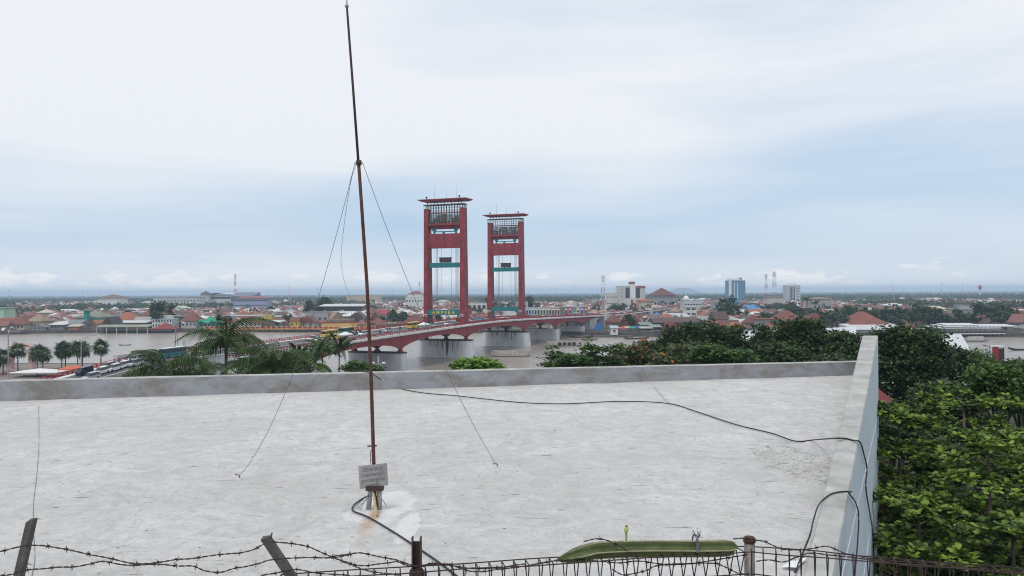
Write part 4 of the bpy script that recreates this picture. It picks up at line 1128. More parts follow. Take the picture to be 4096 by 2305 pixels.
def onbridge(x, tt, kind, color, label, back=False, roof=None, rider=None, group='traffic on the bridge'):
    s = s_of(x, tt); p = bw(s, tt, zd(s) + 0.006)
    sl = math.atan2(zd(s + 3) - zd(s - 3), 6)
    v = vehicle(kind, color, p, -BA + (math.pi if back else 0), label, group, roof, -sl if back else sl)
    if kind == 'bike' and rider:
        o = place('person', P_SIT, None, p + Vector((0, 0, 0.01)), v.rotation_euler[2], color=CN[rider])
        tag(o, 'rider in %s top on the %s' % (rider, label.replace(' of the riders counted', '').replace(' on the bridge', ' bridge bike').replace(' on the approach road', ' approach bike')), 'person', 'motorbike riders')
    return v


onbridge(690, -6, 'bus', 'teal', 'dark teal bus with white roof on the bridge approach above the palms', True, 'white')
onbridge(1250, -2.5, 'car', 'silver', 'silver car nearest the palms in the middle lane of the bridge', True)
onbridge(1268, 2.5, 'car', 'white', 'white car nearest the palms by the girder-side kerb', True)
onbridge(1318, -5.0, 'bus', 'yellow', 'yellow bus between the palms and the mast on the bridge', True, 'yellow')
onbridge(1338, 2.0, 'van', 'yellow', 'yellow minibus with dark windows beside the white kerb tent', True)
onbridge(1385, -7.2, 'bus', 'green', 'green bus following the yellow bus near the far railing', True, 'yellow')
onbridge(1451, 1.5, 'car', 'white', 'white car just before the mast on the bridge', True)
onbridge(1549, 1.5, 'car', 'silver', 'silver car just past the mast on the bridge', True)
onbridge(1653, 0.5, 'bus', 'yellow', 'yellow bus just before the first tower of the bridge', True, 'yellow')
onbridge(1741, 5.0, 'car', 'silver', 'silver car passing under the AMPERA beam', True)
onbridge(1790, 5.2, 'van', 'white', 'white minibus beside the right foot of the lettered tower'.replace('right foot', 'river-side foot'), True)
onbridge(1835, -4, 'van', 'red', 'red minibus inside the lettered tower portal', False)
onbridge(1890, 5.2, 'car', 'silver', 'silver car just beyond the lettered tower', True)
onbridge(1925, 5.0, 'car', 'blue', 'light blue car between the two towers', True)
onbridge(2012, 5.2, 'car', 'white', 'white car passing under the plain teal beam', True)
onbridge(2038, 4.0, 'car', 'cream', 'cream car beside the white one under the plain teal beam', True)
for i, x in enumerate((1272, 1288, 1302, 1398, 1412, 1425, 1520, 1600, 1440)):
    onbridge(x, (3.2, 4.4, 2.6, -3.4, -4.6, -3.0, 4.0, -1.5, -5.2)[i], 'bike', ('red', 'black', 'white', 'black', 'navy', 'red', 'red', 'red', 'black')[i],
             '%s motorbike on the bridge, %s of the riders counted from the palms' % (('red', 'black', 'white', 'black', 'navy', 'red', 'red', 'red', 'black')[i], ordn[i]), True, rider=('red', 'white', 'blue', 'black', 'white', 'navy', 'black', 'red', 'green')[i])
tc_ = ['white', 'silver', 'black', 'white', 'silver', 'white', 'grey', 'white', 'silver', 'red', 'white', 'black', 'silver', 'white', 'silver', 'white', 'grey', 'white', 'white', 'silver']
for i, x in enumerate((2128, 2142, 2158, 2172, 2186, 2200, 2216, 2232, 2246, 2262, 2280, 2298, 2316, 2336, 2358, 2382, 2450, 2472, 2500, 2530)):
    onbridge(x, 5.6 if i % 2 == 0 else 2.2, 'van' if i in (3, 9, 14) else 'car', tc_[i], '%s %s, %s vehicle of the far-end queue counted from the plain tower' % (tc_[i], 'minibus' if i in (3, 9, 14) else 'car', (ordn + ['sixteenth', 'seventeenth', 'eighteenth', 'nineteenth', 'last'])[i]), True, group='%s far-end queue vehicles' % tc_[i])
lc = [(362, 3.2, 'car', 'silver'), (405, 0.2, 'car', 'white'), (432, -3.2, 'car', 'silver'), (455, 0.4, 'car', 'white'), (492, -0.2, 'car', 'white'), (535, -3.6, 'car', 'white'), (540, 1.0, 'car', 'silver'), (575, -3.0, 'car', 'grey')]
for i, (x, tt, k, cl_) in enumerate(lc):
    onbridge(x, tt - 3.6, k, cl_, '%s %s, %s in the approach-road queue counted from the fan palms' % (cl_, 'car' if k == 'car' else 'minibus', ordn[i]), True, group='approach road queue')
onbridge(338, -7.0, 'van', 'navy', 'dark navy minibus on the approach road behind the tall lamp pole', True)
for i, x in enumerate((492, 507, 520, 533, 548, 562, 580, 596, 775)):
    cl_ = ('black', 'red', 'white', 'black', 'navy', 'black', 'red', 'black', 'red')[i]
    onbridge(x, -7.0 + 0.7 * (i % 3), 'bike', cl_, '%s motorbike on the approach road, %s from the queue of cars' % (cl_, ordn[i]), True, rider=('white', 'navy', 'black', 'red', 'white', 'blue', 'black', 'white', 'red')[i])


def tent(p, w, d, h, hr, color, label, cat='tent', posts=True, rz=0.0, name='market_tent', group=None):
    t = thing(name, label, cat, p, rz, group)
    r = MB(); e = [(-w / 2, -d / 2, h), (w / 2, -d / 2, h), (w / 2, d / 2, h), (-w / 2, d / 2, h)]
    r.add(e + [(0, 0, h + hr)], [(0, 1, 4), (1, 2, 4), (2, 3, 4), (3, 0, 4)])
    r.hexa([(x, y, h - 0.25) for x, y, z in e], [(x, y, h - 0.003) for x, y, z in e])
    place('canopy', r.mesh('canopy', M['cloth']), t, color=color)
    if posts:
        me = MB().tube([(0, 0, 0), (0, 0, h - 0.25)], 0.06, 5).mesh('post', M['galv'])
        for x in (-1, 1):
            for y in (-1, 1): place('post', me, t, (x * w * 0.47, y * d * 0.47, 0))
    return t


for x, nm in ((1378, 'beside the yellow minibus, before the mast'), (1692, 'just before the lettered tower')):
    s = s_of(x, 8.6); tent(bw(s, 8.9, zd(s) + 0.21), 3.0, 5.0, 1.9, 0.9, (0.75, 0.75, 0.74), 'white peaked vendor tent on the bridge pavement ' + nm, rz=-BA)
for x, nm in ((1712, 'before'), (1905, 'behind')):
    s = s_of(x, 8.6); tent(bw(s, 9.2, zd(s) + 0.21), 2.0, 3.0, 1.7, 0.4, (0.05, 0.25, 0.26), 'small teal vendor awning on the bridge pavement %s the lettered tower foot' % nm, 'awning', rz=-BA)


def hull(L_, B, H, sheer=0.8, n=14):
    mb = MB(); m_ = 7
    for i in range(n + 1):
        k = 2 * i / n - 1; w = B / 2 * (1 - abs(k) ** 2.4) + 0.04; zt = H + sheer * abs(k) ** 3; zb = -0.35 * (1 - k * k) + (sheer * 0.8) * abs(k) ** 4
        for a in range(m_):
            th = math.pi * a / (m_ - 1); x = -w * math.cos(th); z = zt + (zb - zt) * math.sin(th) ** 0.7
            mb.v.append((k * L_ / 2, x, z))
        for a in range(3):
            mb.v.append((k * L_ / 2 * 0.985, (1 - a) * w * 0.82, H * 0.45 + max(0, zt - H) * 0.9))
    q = m_ + 3
    for i in range(n):
        for a in range(q):
            mb.f.append((i * q + a, (i + 1) * q + a, (i + 1) * q + (a + 1) % q, i * q + (a + 1) % q)); mb.m.append(0)
    return mb.mesh('hull', M['boatwood'])


HULL_S, HULL_L = hull(15, 1.8, 0.7, 0.9), hull(34, 4.6, 2.0, 1.3)


def boat(x, y, big, color, label, rz=0.0, k=1.0, cabin=None, top=None):
    p = on(x, y, 0.0); t = thing('wooden_boat', label, 'boat', p, rz); t.scale = (k, k, k)
    place('hull', HULL_L if big else HULL_S, t, color=color)
    if cabin:
        cl_, ch, ccol = cabin
        b = 1.5 if big else 0.6
        bs_ = 2.0 if big else 0.65
        mbx = MB().box(-cl_ / 2, cl_ / 2, -b, b, bs_ * 0.6, bs_ + ch); o = place('cabin', mbx.mesh('cabin', M['wall']), t, (-1 if big else 0, 0, 0), color=ccol)
        place('cabin_roof', MB().box(-cl_ / 2 - 0.3, cl_ / 2 + 0.3, -b - 0.2, b + 0.2, bs_ + ch + 0.002, bs_ + ch + 0.14).mesh('cabin_roof', M['roof']), t, (-1 if big else 0, 0, 0), color=top or (0.5, 0.5, 0.48))
        wm = MB().box(-0.4, 0.4, -0.02, 0.02, 0, 0.5).mesh('window', M['glass'])
        for i in range(int(cl_ / 1.6)): place('window', wm, t, (-cl_ / 2 + 0.9 + i * 1.6 - (1 if big else 0), -b - 0.03, bs_ + ch * 0.35))
    return t


boat(2545, 1357, False, (0.10, 0.06, 0.05), 'slender dark wooden canoe with two people off the market bank')
boat(2325, 1351, False, (0.07, 0.05, 0.045), 'slender dark canoe moored just beyond the last pier')
boat(2588, 1343, True, (0.16, 0.26, 0.27), 'big pale green wooden cargo boat moored at the market bank', 0.02, 0.92, (9, 0.9, (0.2, 0.32, 0.3)), (0.25, 0.3, 0.3))
for i, (x, y, c_) in enumerate(((2372, 1342, (0.12, 0.2, 0.22)), (2402, 1338, (0.13, 0.08, 0.06)), (2352, 1336, (0.08, 0.16, 0.3)), (2432, 1344, (0.1, 0.07, 0.06)), (2468, 1342, (0.16, 0.11, 0.08)))):
    boat(x, y, False, c_, '%s moored longboat, %s of the cluster under the bridge end' % (('grey-green', 'brown', 'blue', 'dark brown', 'tan')[i], ordn[i]), 0.05 * (i - 2), 0.9)
for j, (x, y) in enumerate(((2528, 1351), (2536, 1351))):
    o = place('person', P_SIT, None, on(x, 1357, 0) + Vector((0, 0, -0.25)), 1.5 + j, color=CN[('navy', 'cream')[j]]); tag(o, ('person in dark top seated in', 'person in cream top seated in')[j] + ' the slender canoe off the market bank', 'person')
boat(752, 1397, False, (0.06, 0.05, 0.05), 'low dark boat on the river above the dark teal bus', 0.05, 1.0, (4, 0.7, (0.2, 0.2, 0.2)))
boat(60, 1337, True, (0.13, 0.10, 0.11), 'long dark barge lying along the stilt houses of the far bank', 0.0, 0.75, (10, 1.0, (0.4, 0.4, 0.42)))
boat(25, 1331, True, (0.35, 0.37, 0.42), 'pale barge behind the long dark one at the stilt houses', 0.0, 0.6, (8, 1.0, (0.6, 0.6, 0.62)))
boat(3905, 1367, True, (0.35, 0.33, 0.32), 'pale cabin ferry moored below the white pier hall', 0.1, 0.42, (20, 4.5, (0.55, 0.56, 0.57)), (0.6, 0.6, 0.6))
boat(4098, 1402, False, (0.05, 0.05, 0.055), 'dark longboat on open water beyond the red signboard tower', 0.0, 1.0)
boat(500, 1382, False, (0.08, 0.07, 0.06), 'tiny dark canoe alone on the wide river near the fan palms', 0.0, 0.45)
boat(2660, 1348, False, (0.12, 0.09, 0.09), 'dark longboat tied under the red hipped pavilion', 0.0, 0.9)

# ------------------------------------------------------------------ buildings
OCC = []            # (x, y, radius) already built over
WINM = MB().box(-0.5, 0.5, -0.05, 0.05, 0, 1).mesh('window', M['glass'])
SILLM = MB().box(-0.56, 0.56, -0.12, -0.055, -0.08, 0.02).mesh('sill', M['white'])


def roofmesh(kind, w, d, h0, h1, ov=0.6, name='roof'):
    a, b = w / 2 + ov, d / 2 + ov; t = 0.22; mb = MB()
    e = [(-a, -b, h0), (a, -b, h0), (a, b, h0), (-a, b, h0)]
    if kind == 'hip':
        r = max(0.08 * w, a - b * 0.95)
        mb.add(e + [(-r, 0, h1), (r, 0, h1)], [(0, 1, 5, 4), (1, 2, 5), (2, 3, 4, 5), (3, 0, 4)])
    elif kind == 'pyr':
        mb.add(e + [(0, 0, h1)], [(0, 1, 4), (1, 2, 4), (2, 3, 4), (3, 0, 4)])
    elif kind == 'tent':
        s = 0.45; zm = h0 + (h1 - h0) * 0.33
        mid = [(-a * s, -b * s, zm), (a * s, -b * s, zm), (a * s, b * s, zm), (-a * s, b * s, zm)]
        mb.add(e + mid + [(0, 0, h1)], [(0, 1, 5, 4), (1, 2, 6, 5), (2, 3, 7, 6), (3, 0, 4, 7), (4, 5, 8), (5, 6, 8), (6, 7, 8), (7, 4, 8)])
    elif kind == 'gx':
        mb.add(e + [(-a, 0, h1), (a, 0, h1)], [(0, 1, 5, 4), (2, 3, 4, 5), (0, 4, 3), (1, 2, 5)])
    elif kind == 'gy':
        mb.add(e + [(0, -b, h1), (0, b, h1)], [(0, 4, 5, 3), (1, 2, 5, 4), (0, 1, 4), (2, 3, 5)])
    elif kind == 'mono':
        mb.add(e[:2] + [(a, b, h1), (-a, b, h1), (-a, b, h0), (a, b, h0)], [(0, 1, 2, 3), (3, 2, 5, 4), (0, 3, 4), (1, 5, 2)])
    elif kind == 'arch':
        n = 8; P = []
        for i in range(n + 1):
            k = i / n; P += [(-a + 2 * a * k, -b, h0 + (h1 - h0) * math.sin(math.pi * k)), (-a + 2 * a * k, b, h0 + (h1 - h0) * math.sin(math.pi * k))]
        mb.add(P, [(2 * i, 2 * i + 2, 2 * i + 3, 2 * i + 1) for i in range(n)])
    else:
        mb.box(-a, a, -b, b, h0 + 0.002, max(h1, h0 + 0.3))
        return mb
    mb.hexa([(x, y, h0 - t) for x, y, z in e], [(x, y, h0 - 0.003) for x, y, z in e])
    return mb


def bld(name, label, x0, x1, ytop, yeave, Y, depth, kind, wallc, roofc, wins=None, cat='building', rz=0.0, ov=0.6, zb=None, winc=None, group=None):
    zb = FBZ if zb is None else zb
    xm = (x0 + x1) / 2; p = at(xm, 1200, Y); w = (x1 - x0) / F * Y
    h1 = at(xm, ytop, Y).z - zb; h0 = at(xm, yeave, Y).z - zb
    if kind == 'flat': h0 = h1 - 0.5
    t = thing(name, label, cat, (p.x, Y + depth / 2, zb), rz, group)
    w0 = max(1, w - 2 * ov)
    wm = MB().box(-w0 / 2, w0 / 2, -depth / 2, depth / 2, 0, h0 - (0.225 if kind != 'flat' else 0))
    if kind in ('gx', 'gy', 'mono') and False: pass
    place('wall', wm.mesh('wall', M['wall']), t, color=wallc)
    place('roof', roofmesh(kind, w0, depth, h0, h1, ov).mesh('roof', M['roof']), t, color=roofc)
    if wins:
        nx, nz, ww, wh = wins
        for i in range(nx):
            for j in range(nz):
                o = place('window', WINM, t, (-w0 / 2 + w0 * (i + 0.5) / nx, -depth / 2, h0 * (j + 0.35) / nz), sc=(ww, 1, wh))
                if winc: pass
                if wh > 0.8 and Y < 700: place('sill', SILLM, o)
    OCC.append((p.x, Y + depth / 2, max(w, depth) * 0.55))
    return t


RUST, BROWN, ORANGE, WHT, GREY, PINK, BLUE, GREEN, DARK, TAN = (0.20, 0.075, 0.058), (0.115, 0.075, 0.065), (0.33, 0.125, 0.065), (0.62, 0.63, 0.64), (0.24, 0.245, 0.255), (0.29, 0.135, 0.12), (0.10, 0.24, 0.5), (0.03, 0.34, 0.20), (0.06, 0.05, 0.05), (0.33, 0.24, 0.17)
CREAM, WW, LG, YEL, CONC, LBL = (0.52, 0.48, 0.38), (0.68, 0.68, 0.66), (0.45, 0.46, 0.47), (0.58, 0.43, 0.08), (0.36, 0.35, 0.33), (0.36, 0.45, 0.6)

mq = bld('mosque', 'riverside prayer hall with bright green flared tent roof on the promenade', 786, 870, 1264, 1292, 596, 14, 'tent', (0.10, 0.30, 0.24), GREEN, (4, 1, 1.5, 2.2), 'mosque', ov=1.5)
for x in (-4.5, 4.5): MB().prism([(x - 2.4, 5.0), (x + 2.4, 5.0), (x, 7.0)], 'y', -9.2, -3).build('gable', M['roof'], mq).color = GREEN + (1,)
MB().lathe([(0.9, 0), (0.9, 0.8), (0.3, 1.4), (0.1, 2.6)], 8, c=(0, 0, 11.6)).build('finial', M['white'], mq)
bld('old_house', 'long white house with rusty tiled hip roof and arched windows behind the promenade', 905, 1050, 1267, 1290, 606, 13, 'hip', WW, RUST, (8, 1, 1.1, 2.2), 'house', ov=1.0)
bld('long_hall', 'long blue-grey hall with flat white-edged roof behind the white hip-roofed house', 900, 1050, 1262, 1266, 645, 18, 'flat', (0.24, 0.27, 0.34), WHT, None, ov=0.1)
bld('yellow_block', 'small yellow two-storey block with dark doorways beside the blue-grey hall', 1046, 1086, 1261, 1264, 628, 10, 'flat', YEL, CREAM, (3, 1, 1.4, 2.6), ov=0.1)
bld('yellow_block', 'flat yellow upper storey peeping above the blue-grey hall', 1002, 1052, 1255, 1259, 668, 10, 'flat', YEL, TAN, None, ov=0.1)
bld('open_shed', 'white-roofed open shed at the promenade beside the yellow block', 1054, 1124, 1283, 1289, 604, 11, 'mono', (0.2, 0.27, 0.27), WHT, (3, 1, 2.4, 2.2), 'shed', ov=0.8)
bld('gable_house', 'yellow house with red roof at the start of the yellow terrace wall', 1156, 1197, 1270, 1284, 603, 10, 'gx', YEL, RUST, (2, 1, 1.2, 1.6), 'house')
bld('gable_house', 'brown gabled house with a skylight behind the yellow terrace wall', 1197, 1262, 1264, 1290, 610, 14, 'gy', CONC, RUST, (2, 1, 1.3, 1.5), 'house')
bld('gable_house', 'grey gabled house whose dark gable faces the river near the mast', 1388, 1462, 1246, 1275, 640, 16, 'gy', (0.16, 0.15, 0.15), BROWN, (3, 1, 1.3, 1.6), 'house', ov=0.8)
bld('gable_house', 'grey gabled house with white side wall just past the mast', 1476, 1524, 1249, 1275, 640, 14, 'gy', (0.28, 0.27, 0.26), RUST, (2, 2, 1.0, 1.2), 'house')
bld('gable_house', 'house with bright crimson roof beyond the grey gabled houses', 1508, 1548, 1242, 1258, 675, 14, 'gx', CONC, (0.36, 0.05, 0.07), None, 'house')
bld('concrete_block', 'bare grey concrete block beside the double-roofed market hall', 1224, 1312, 1247, 1250, 655, 14, 'flat', (0.36, 0.36, 0.37), GREY, (4, 1, 2.2, 2.4), ov=0.1)
hall = bld('market_hall', 'large market hall with two stepped white metal roofs and dark glass band', 1292, 1458, 1241, 1252, 690, 26, 'mono', WW, WHT, (7, 1, 2.6, 3.4), 'hall', ov=2.0)
h_ = at(1375, 1241, 690).z - FBZ
MB().box(-19, 13, 2, 22, h_ - 2, h_ + 3.0).build('clerestory', M['glass'], hall)
o = MB().prism([(0, h_ + 3.0), (24, h_ + 4.6), (24, h_ + 4.9), (0, h_ + 3.3)], 'x', -25, 14).build('upper_roof', M['roof'], hall); o.color = WHT + (1,)
bld('workshop_wall', 'long low grey-brown wall building under the market hall', 1302, 1412, 1277, 1281, 625, 8, 'flat', (0.25, 0.2, 0.17), (0.4, 0.3, 0.18), (8, 1, 0.3, 2.6), ov=0.1)
# stilt row on the far bank, upstream
bld('white_villa', 'white three-storey house with turquoise trim behind the red stilt pavilion', 606, 690, 1276, 1279, 612, 13, 'flat', (0.62, 0.66, 0.66), (0.5, 0.62, 0.6), (7, 2, 1.0, 1.7), 'house', ov=0.3)
bld('white_villa_tower', 'upper white storey block with four windows above the turquoise-trimmed house', 640, 684, 1262, 1264, 618, 8, 'flat', WW, WHT, (4, 2, 1.0, 1.5), ov=0.2)
rpav = bld('stilt_pavilion', 'red pyramid-roofed pavilion on stilts over the water upstream', 592, 692, 1291, 1317, 580, 16, 'tent', (0.10, 0.08, 0.08), (0.26, 0.045, 0.045), (5, 1, 2, 1.6), 'pavilion', ov=1.4, zb=1.0)
for i in range(8): MB().tube([(-8 + i * 2.3, -9.2, -3), (-8 + i * 2.3, -9.2, 2.6)], 0.16, 5).build('stilt', M['greywood'], rpav)
jet = thing('covered_jetty', 'long green-grey covered jetty on stilts beside the red stilt pavilion', 'jetty', at(500, 1200, 583) * 1.0)
jet.location = (at(500, 1200, 583).x, 583, 0)
MB().prism([(-5, 4.3), (5, 5.6), (5, 5.9), (-5, 4.6)], 'x', -19, 19).build('roof', M['jetroof'] if 'jetroof' in M else pmat('mossy_sheet', (0.25, 0.28, 0.22), 0.8, 0.25, 0.3), jet)
MB().box(-19, 19, -4.5, 5, 1.7, 2.0).build('deck', M['greywood'], jet)
for i in range(16): MB().box(-18.6 + i * 2.45 - 0.15, -18.6 + i * 2.45 + 0.15, -4.6, -4.3, -2, 4.25).build('stilt', M['greywood'] if i % 3 else M['white'], jet)
OCC.append((jet.location.x, 585, 16))
for (x0, x1, yt, ye, Y, dp, kd, wc, rc, lb) in (
        (402, 458, 1268, 1302, 592, 16, 'gy', (0.1, 0.09, 0.09), DARK, 'tall dark wooden barn with sagging gable on the stilt bank'),
        (430, 586, 1284, 1291, 606, 10, 'mono', (0.20, 0.09, 0.07), WHT, 'long low shed with white metal roof above the covered jetty'),
        (430, 540, 1250, 1282, 640, 22, 'hip', CONC, ORANGE, 'broad orange-tiled hip roof above the white-roofed riverside shed'),
        (540, 600, 1246, 1280, 640, 18, 'hip', CONC, RUST, 'rust-tiled hip roof beside the big dark round tree'),
        (300, 410, 1245, 1270, 640, 24, 'hip', (0.2, 0.4, 0.3), (0.24, 0.25, 0.18), 'broad olive-roofed hall with turquoise gable tower upstream'),
        (195, 262, 1286, 1299, 590, 14, 'mono', (0.2, 0.2, 0.21), WHT, 'low waterside shed with bright white roof on the stilt bank'),
        (260, 322, 1280, 1300, 594, 16, 'gx', (0.3, 0.3, 0.3), GREY, 'grey-roofed waterside warehouse beside the white-roofed shed'),
        (268, 318, 1299, 1306, 585, 7, 'mono', (0.45, 0.14, 0.05), CREAM, 'small waterside shop with orange boards on the stilt bank'),
        (100, 165, 1262, 1286, 602, 18, 'hip', CREAM, TAN, 'pale tan hip roof near the barges'),
        (0, 100, 1268, 1298, 592, 20, 'hip', CREAM, RUST, 'broad red-roofed white house behind the barges'),
        (-60, 20, 1232, 1240, 690, 16, 'flat', (0.42, 0.6, 0.45), (0.4, 0.5, 0.42), 'pale green block at the picture edge upstream'),
        (720, 790, 1252, 1284, 604, 16, 'hip', LG, RUST, 'rust pyramid roof house beside the green prayer hall'),
        (330, 352, 1242, 1262, 633, 5, 'flat', (0.03, 0.3, 0.25), (0.03, 0.3, 0.25), 'small turquoise turret on the olive-roofed hall')):
    bld('riverside_house', lb, x0, x1, yt, ye, Y, dp, kd, wc, rc, (max(2, int((x1 - x0) / 16)), 1, 1.2, 1.6) if kd != 'flat' else None, 'house', ov=0.9)
# landmarks farther off
bld('long_institute', 'very long white institute with pale flat roof beyond the trees upstream', 612, 800, 1189, 1192, 1350, 30, 'flat', (0.6, 0.6, 0.6), (0.6, 0.58, 0.53), (14, 2, 3, 2), ov=1)
bld('roofed_hall', 'white hall with low brown roof on the far upstream skyline', 388, 475, 1178, 1192, 1450, 40, 'hip', WW, (0.2, 0.13, 0.11), None, ov=2)
bld('white_terminal', 'white curved-roof terminal building on the upstream skyline', 826, 930, 1172, 1178, 1450, 40, 'arch', (0.55, 0.58, 0.62), (0.66, 0.66, 0.66), (10, 2, 4, 3), ov=3)
bld('tiered_tower', 'white colonnaded block with dark tiered roof on the upstream skyline', 798, 832, 1164, 1178, 1430, 20, 'pyr', WW, (0.12, 0.07, 0.08), (7, 1, 1.2, 4), ov=2)
bld('blue_hall', 'blue-grey hall with swept wing roof beneath the red and white mast', 915, 1010, 1170, 1186, 1380, 40, 'mono', (0.25, 0.33, 0.48), (0.18, 0.2, 0.26), (6, 2, 6, 2), ov=4)
bld('blue_school', 'long lilac-blue building with faded red roof and dark window bands', 930, 1072, 1184, 1194, 1150, 26, 'hip', (0.33, 0.36, 0.52), (0.26, 0.13, 0.11), (2, 3, 24, 1.2), ov=1.5)
bld('pale_block', 'white stepped block with red hip roof beside the lettered tower', 1630, 1690, 1164, 1176, 1150, 24, 'hip', WW, (0.24, 0.09, 0.09), None, ov=1)
bld('pale_block', 'wide white lower block below the red hip roof beside the lettered tower', 1622, 1702, 1188, 1191, 1140, 20, 'flat', WW, WHT, (7, 2, 2, 2.2), ov=0.2)
bld('cream_block', 'low cream institutional block beyond the mast', 1385, 1520, 1182, 1186, 1800, 30, 'flat', (0.5, 0.42, 0.32), (0.5, 0.4, 0.3), None, ov=0.3)
sh = bld('shop_block', 'white modern shop block with dark red panels between the two towers', 1868, 1946, 1213, 1217, 760, 20, 'flat', WW, WHT, (4, 2, 3, 3.5), ov=0.2)
MB().box(-8.5, -4.5, -10.3, -10.02, 1, 12).build('facade_panel', M['red'], sh); MB().box(2, 6, -10.3, -10.02, 1, 11).build('facade_panel', M['greysteel'], sh)
bld('grey_block', 'tall bare grey block beside the farther tower', 2062, 2112, 1206, 1209, 800, 16, 'flat', (0.42, 0.43, 0.45), GREY, (2, 2, 2, 2), ov=0.1)
bld('white_shed', 'white-walled shed framed by the farther tower portal', 2013, 2078, 1239, 1242, 640, 12, 'flat', (0.7, 0.7, 0.68), WHT, None, 'shed', ov=0.1)
shop_cols = [(0.15, 0.25, 0.5), (0.25, 0.35, 0.55), (0.5, 0.52, 0.55), (0.15, 0.3, 0.4), (0.25, 0.42, 0.25), (0.4, 0.45, 0.15), (0.5, 0.45, 0.12), (0.55, 0.42, 0.1), (0.2, 0.35, 0.5), (0.5, 0.25, 0.1), (0.5, 0.15, 0.12), (0.45, 0.08, 0.1), (0.2, 0.18, 0.16), (0.22, 0.2, 0.18), (0.5, 0.1, 0.13), (0.25, 0.27, 0.33), (0.4, 0.45, 0.25), (0.15, 0.2, 0.45), (0.4, 0.08, 0.12)]
cnm = ['deep blue', 'slate blue', 'pale grey', 'teal', 'leaf green', 'olive', 'mustard', 'yellow', 'sky blue', 'orange', 'brick red', 'crimson', 'dark brown', 'umber', 'red-pink', 'blank grey', 'lime', 'royal blue', 'maroon']
xs = 2102
for i, cc in enumerate(shop_cols):
    wd = 11.5 if i < 12 else 16
    b = bld('shophouse', '%s shophouse in the colourful row beyond the bridge end' % cnm[i], xs, xs + wd, 1230 - (4 if i > 11 else 0), 1233, 650, 10, 'flat', cc, (0.4, 0.4, 0.4), None, 'shophouse', ov=0.0, group='row of colourful shophouses')
    hh_ = at(xs, 1230, 650).z - FBZ
    if i not in (12, 15):
        for z in (0.3, 0.62): place('window', WINM, b, (0, -5.02, hh_ * z), sc=(1.2, 1, hh_ * 0.2)); 
        o = place('arch_trim', MB().box(-0.95, 0.95, -5.2, -5.01, hh_ * 0.84, hh_ * 0.92).box(-0.95, -0.75, -5.2, -5.01, 0.5, hh_ * 0.839).box(0.75, 0.95, -5.2, -5.01, 0.5, hh_ * 0.839).mesh('arch_trim', M['white']), b)
    xs += wd
tw_ = bld('mall_tower', 'white high block with dark glass bays and orange roof beyond the bridge end', 2478, 2582, 1144, 1149, 980, 34, 'flat', (0.55, 0.54, 0.52), (0.5, 0.5, 0.5), None, 'tower block', ov=0.1)
hh_ = at(2530, 1144, 980).z - FBZ
for (a, b, c_, d_, mm) in ((-8.5, -3.5, 0.42, 0.94, 'glass'), (1.2, 9, 0.3, 0.93, 'glass')): MB().box(a, b, -17.4, -17.02, hh_ * c_, hh_ * d_).build('glass_bay', M[mm], tw_)
for i in range(5):
    for x in (-13, -1.5): place('window', WINM, tw_, (x, -17.03, hh_ * (0.35 + i * 0.13)), sc=(2.2, 1, 0.6))
o = MB().box(0.9, 15.9, -17.6, -17.41, hh_ * 0.93, hh_ * 1.0).build('orange_fascia', M['roof'], tw_); o.color = ORANGE + (1,)
MB().box(-3, 3.6, -18.2, 2, hh_ * 0.2, hh_ + 2.2).build('lift_shaft', M['white'], tw_); o = MB().box(-2.2, 2.8, -18.5, 1, hh_ + 2.4, hh_ + 5.2).build('sign_box', M['roof'], tw_); o.color = (0.3, 0.1, 0.06, 1)
lw = bld('mall_wing', 'lower white wing with red vertical stripe in front of the high block', 2496, 2570, 1194, 1196, 930, 20, 'flat', (0.62, 0.6, 0.57), WHT, None, ov=0.1)
for a, b, cc in ((-2.5, -0.6, (0.28, 0.05, 0.06)), (3.5, 7.5, (0.5, 0.25, 0.18))):
    o = MB().box(a, b, -10.3, -10.02, 0.5, (at(2530, 1196, 930).z - FBZ) * 0.95).build('stripe_panel', M['wall'], lw); o.color = cc + (1,)
bld('office_wing', 'white low office wing beside the high block and the lattice mast', 2426, 2482, 1172, 1175, 1000, 20, 'flat', (0.62, 0.61, 0.57), WHT, (6, 3, 2, 1), ov=0.1)
ph = bld('roof_hall', 'hall under a big brown pyramid roof with white corner posts', 2607, 2708, 1151, 1182, 1150, 40, 'pyr', (0.3, 0.3, 0.32), (0.15, 0.065, 0.06), (6, 1, 3, 3), 'hall', ov=2)
for x in (-17, -2, 15): MB().box(x - 1.2, x + 1.2, -22.5, -21, 0, 9.5).build('corner_post', M['white'], ph)
dm = bld('dome_mosque', 'pale mosque with a white dome among the trees', 2735, 2805, 1201, 1204, 900, 20, 'flat', (0.5, 0.55, 0.55), (0.5, 0.55, 0.5), (6, 2, 2, 1.4), 'mosque', ov=0.3)
hh_ = at(2770, 1201, 900).z - FBZ
MB().lathe([(3.2, 0), (3.5, 1.3), (3.2, 2.6), (2.2, 3.8), (0.9, 4.6), (0.25, 5.2), (0.1, 6.4)], 14, c=(-5, 0, hh_)).build('dome', M['white'], dm, True)
gt = bld('glass_tower', 'blue glass office tower on the skyline', 2916, 2982, 1122, 1126, 1700, 30, 'flat', (0.10, 0.27, 0.42), (0.3, 0.35, 0.4), (7, 12, 3.4, 1.2), 'tower block', ov=0.1)
hh_ = at(2950, 1122, 1700).z - FBZ
MB().box(-17.5, -12, -15.5, -14, 2, hh_ + 0.5).build('white_edge', M['white'], gt)
for x in (-6, 0.5): MB().box(x - 0.6, x + 0.6, -15.5, -15.05, 2, hh_ - 4).build('white_rib', M['white'], gt)
MB().box(-15, 8, -8, 8, hh_ + 0.5, hh_ + 4).build('roof_plant', M['white'], gt)
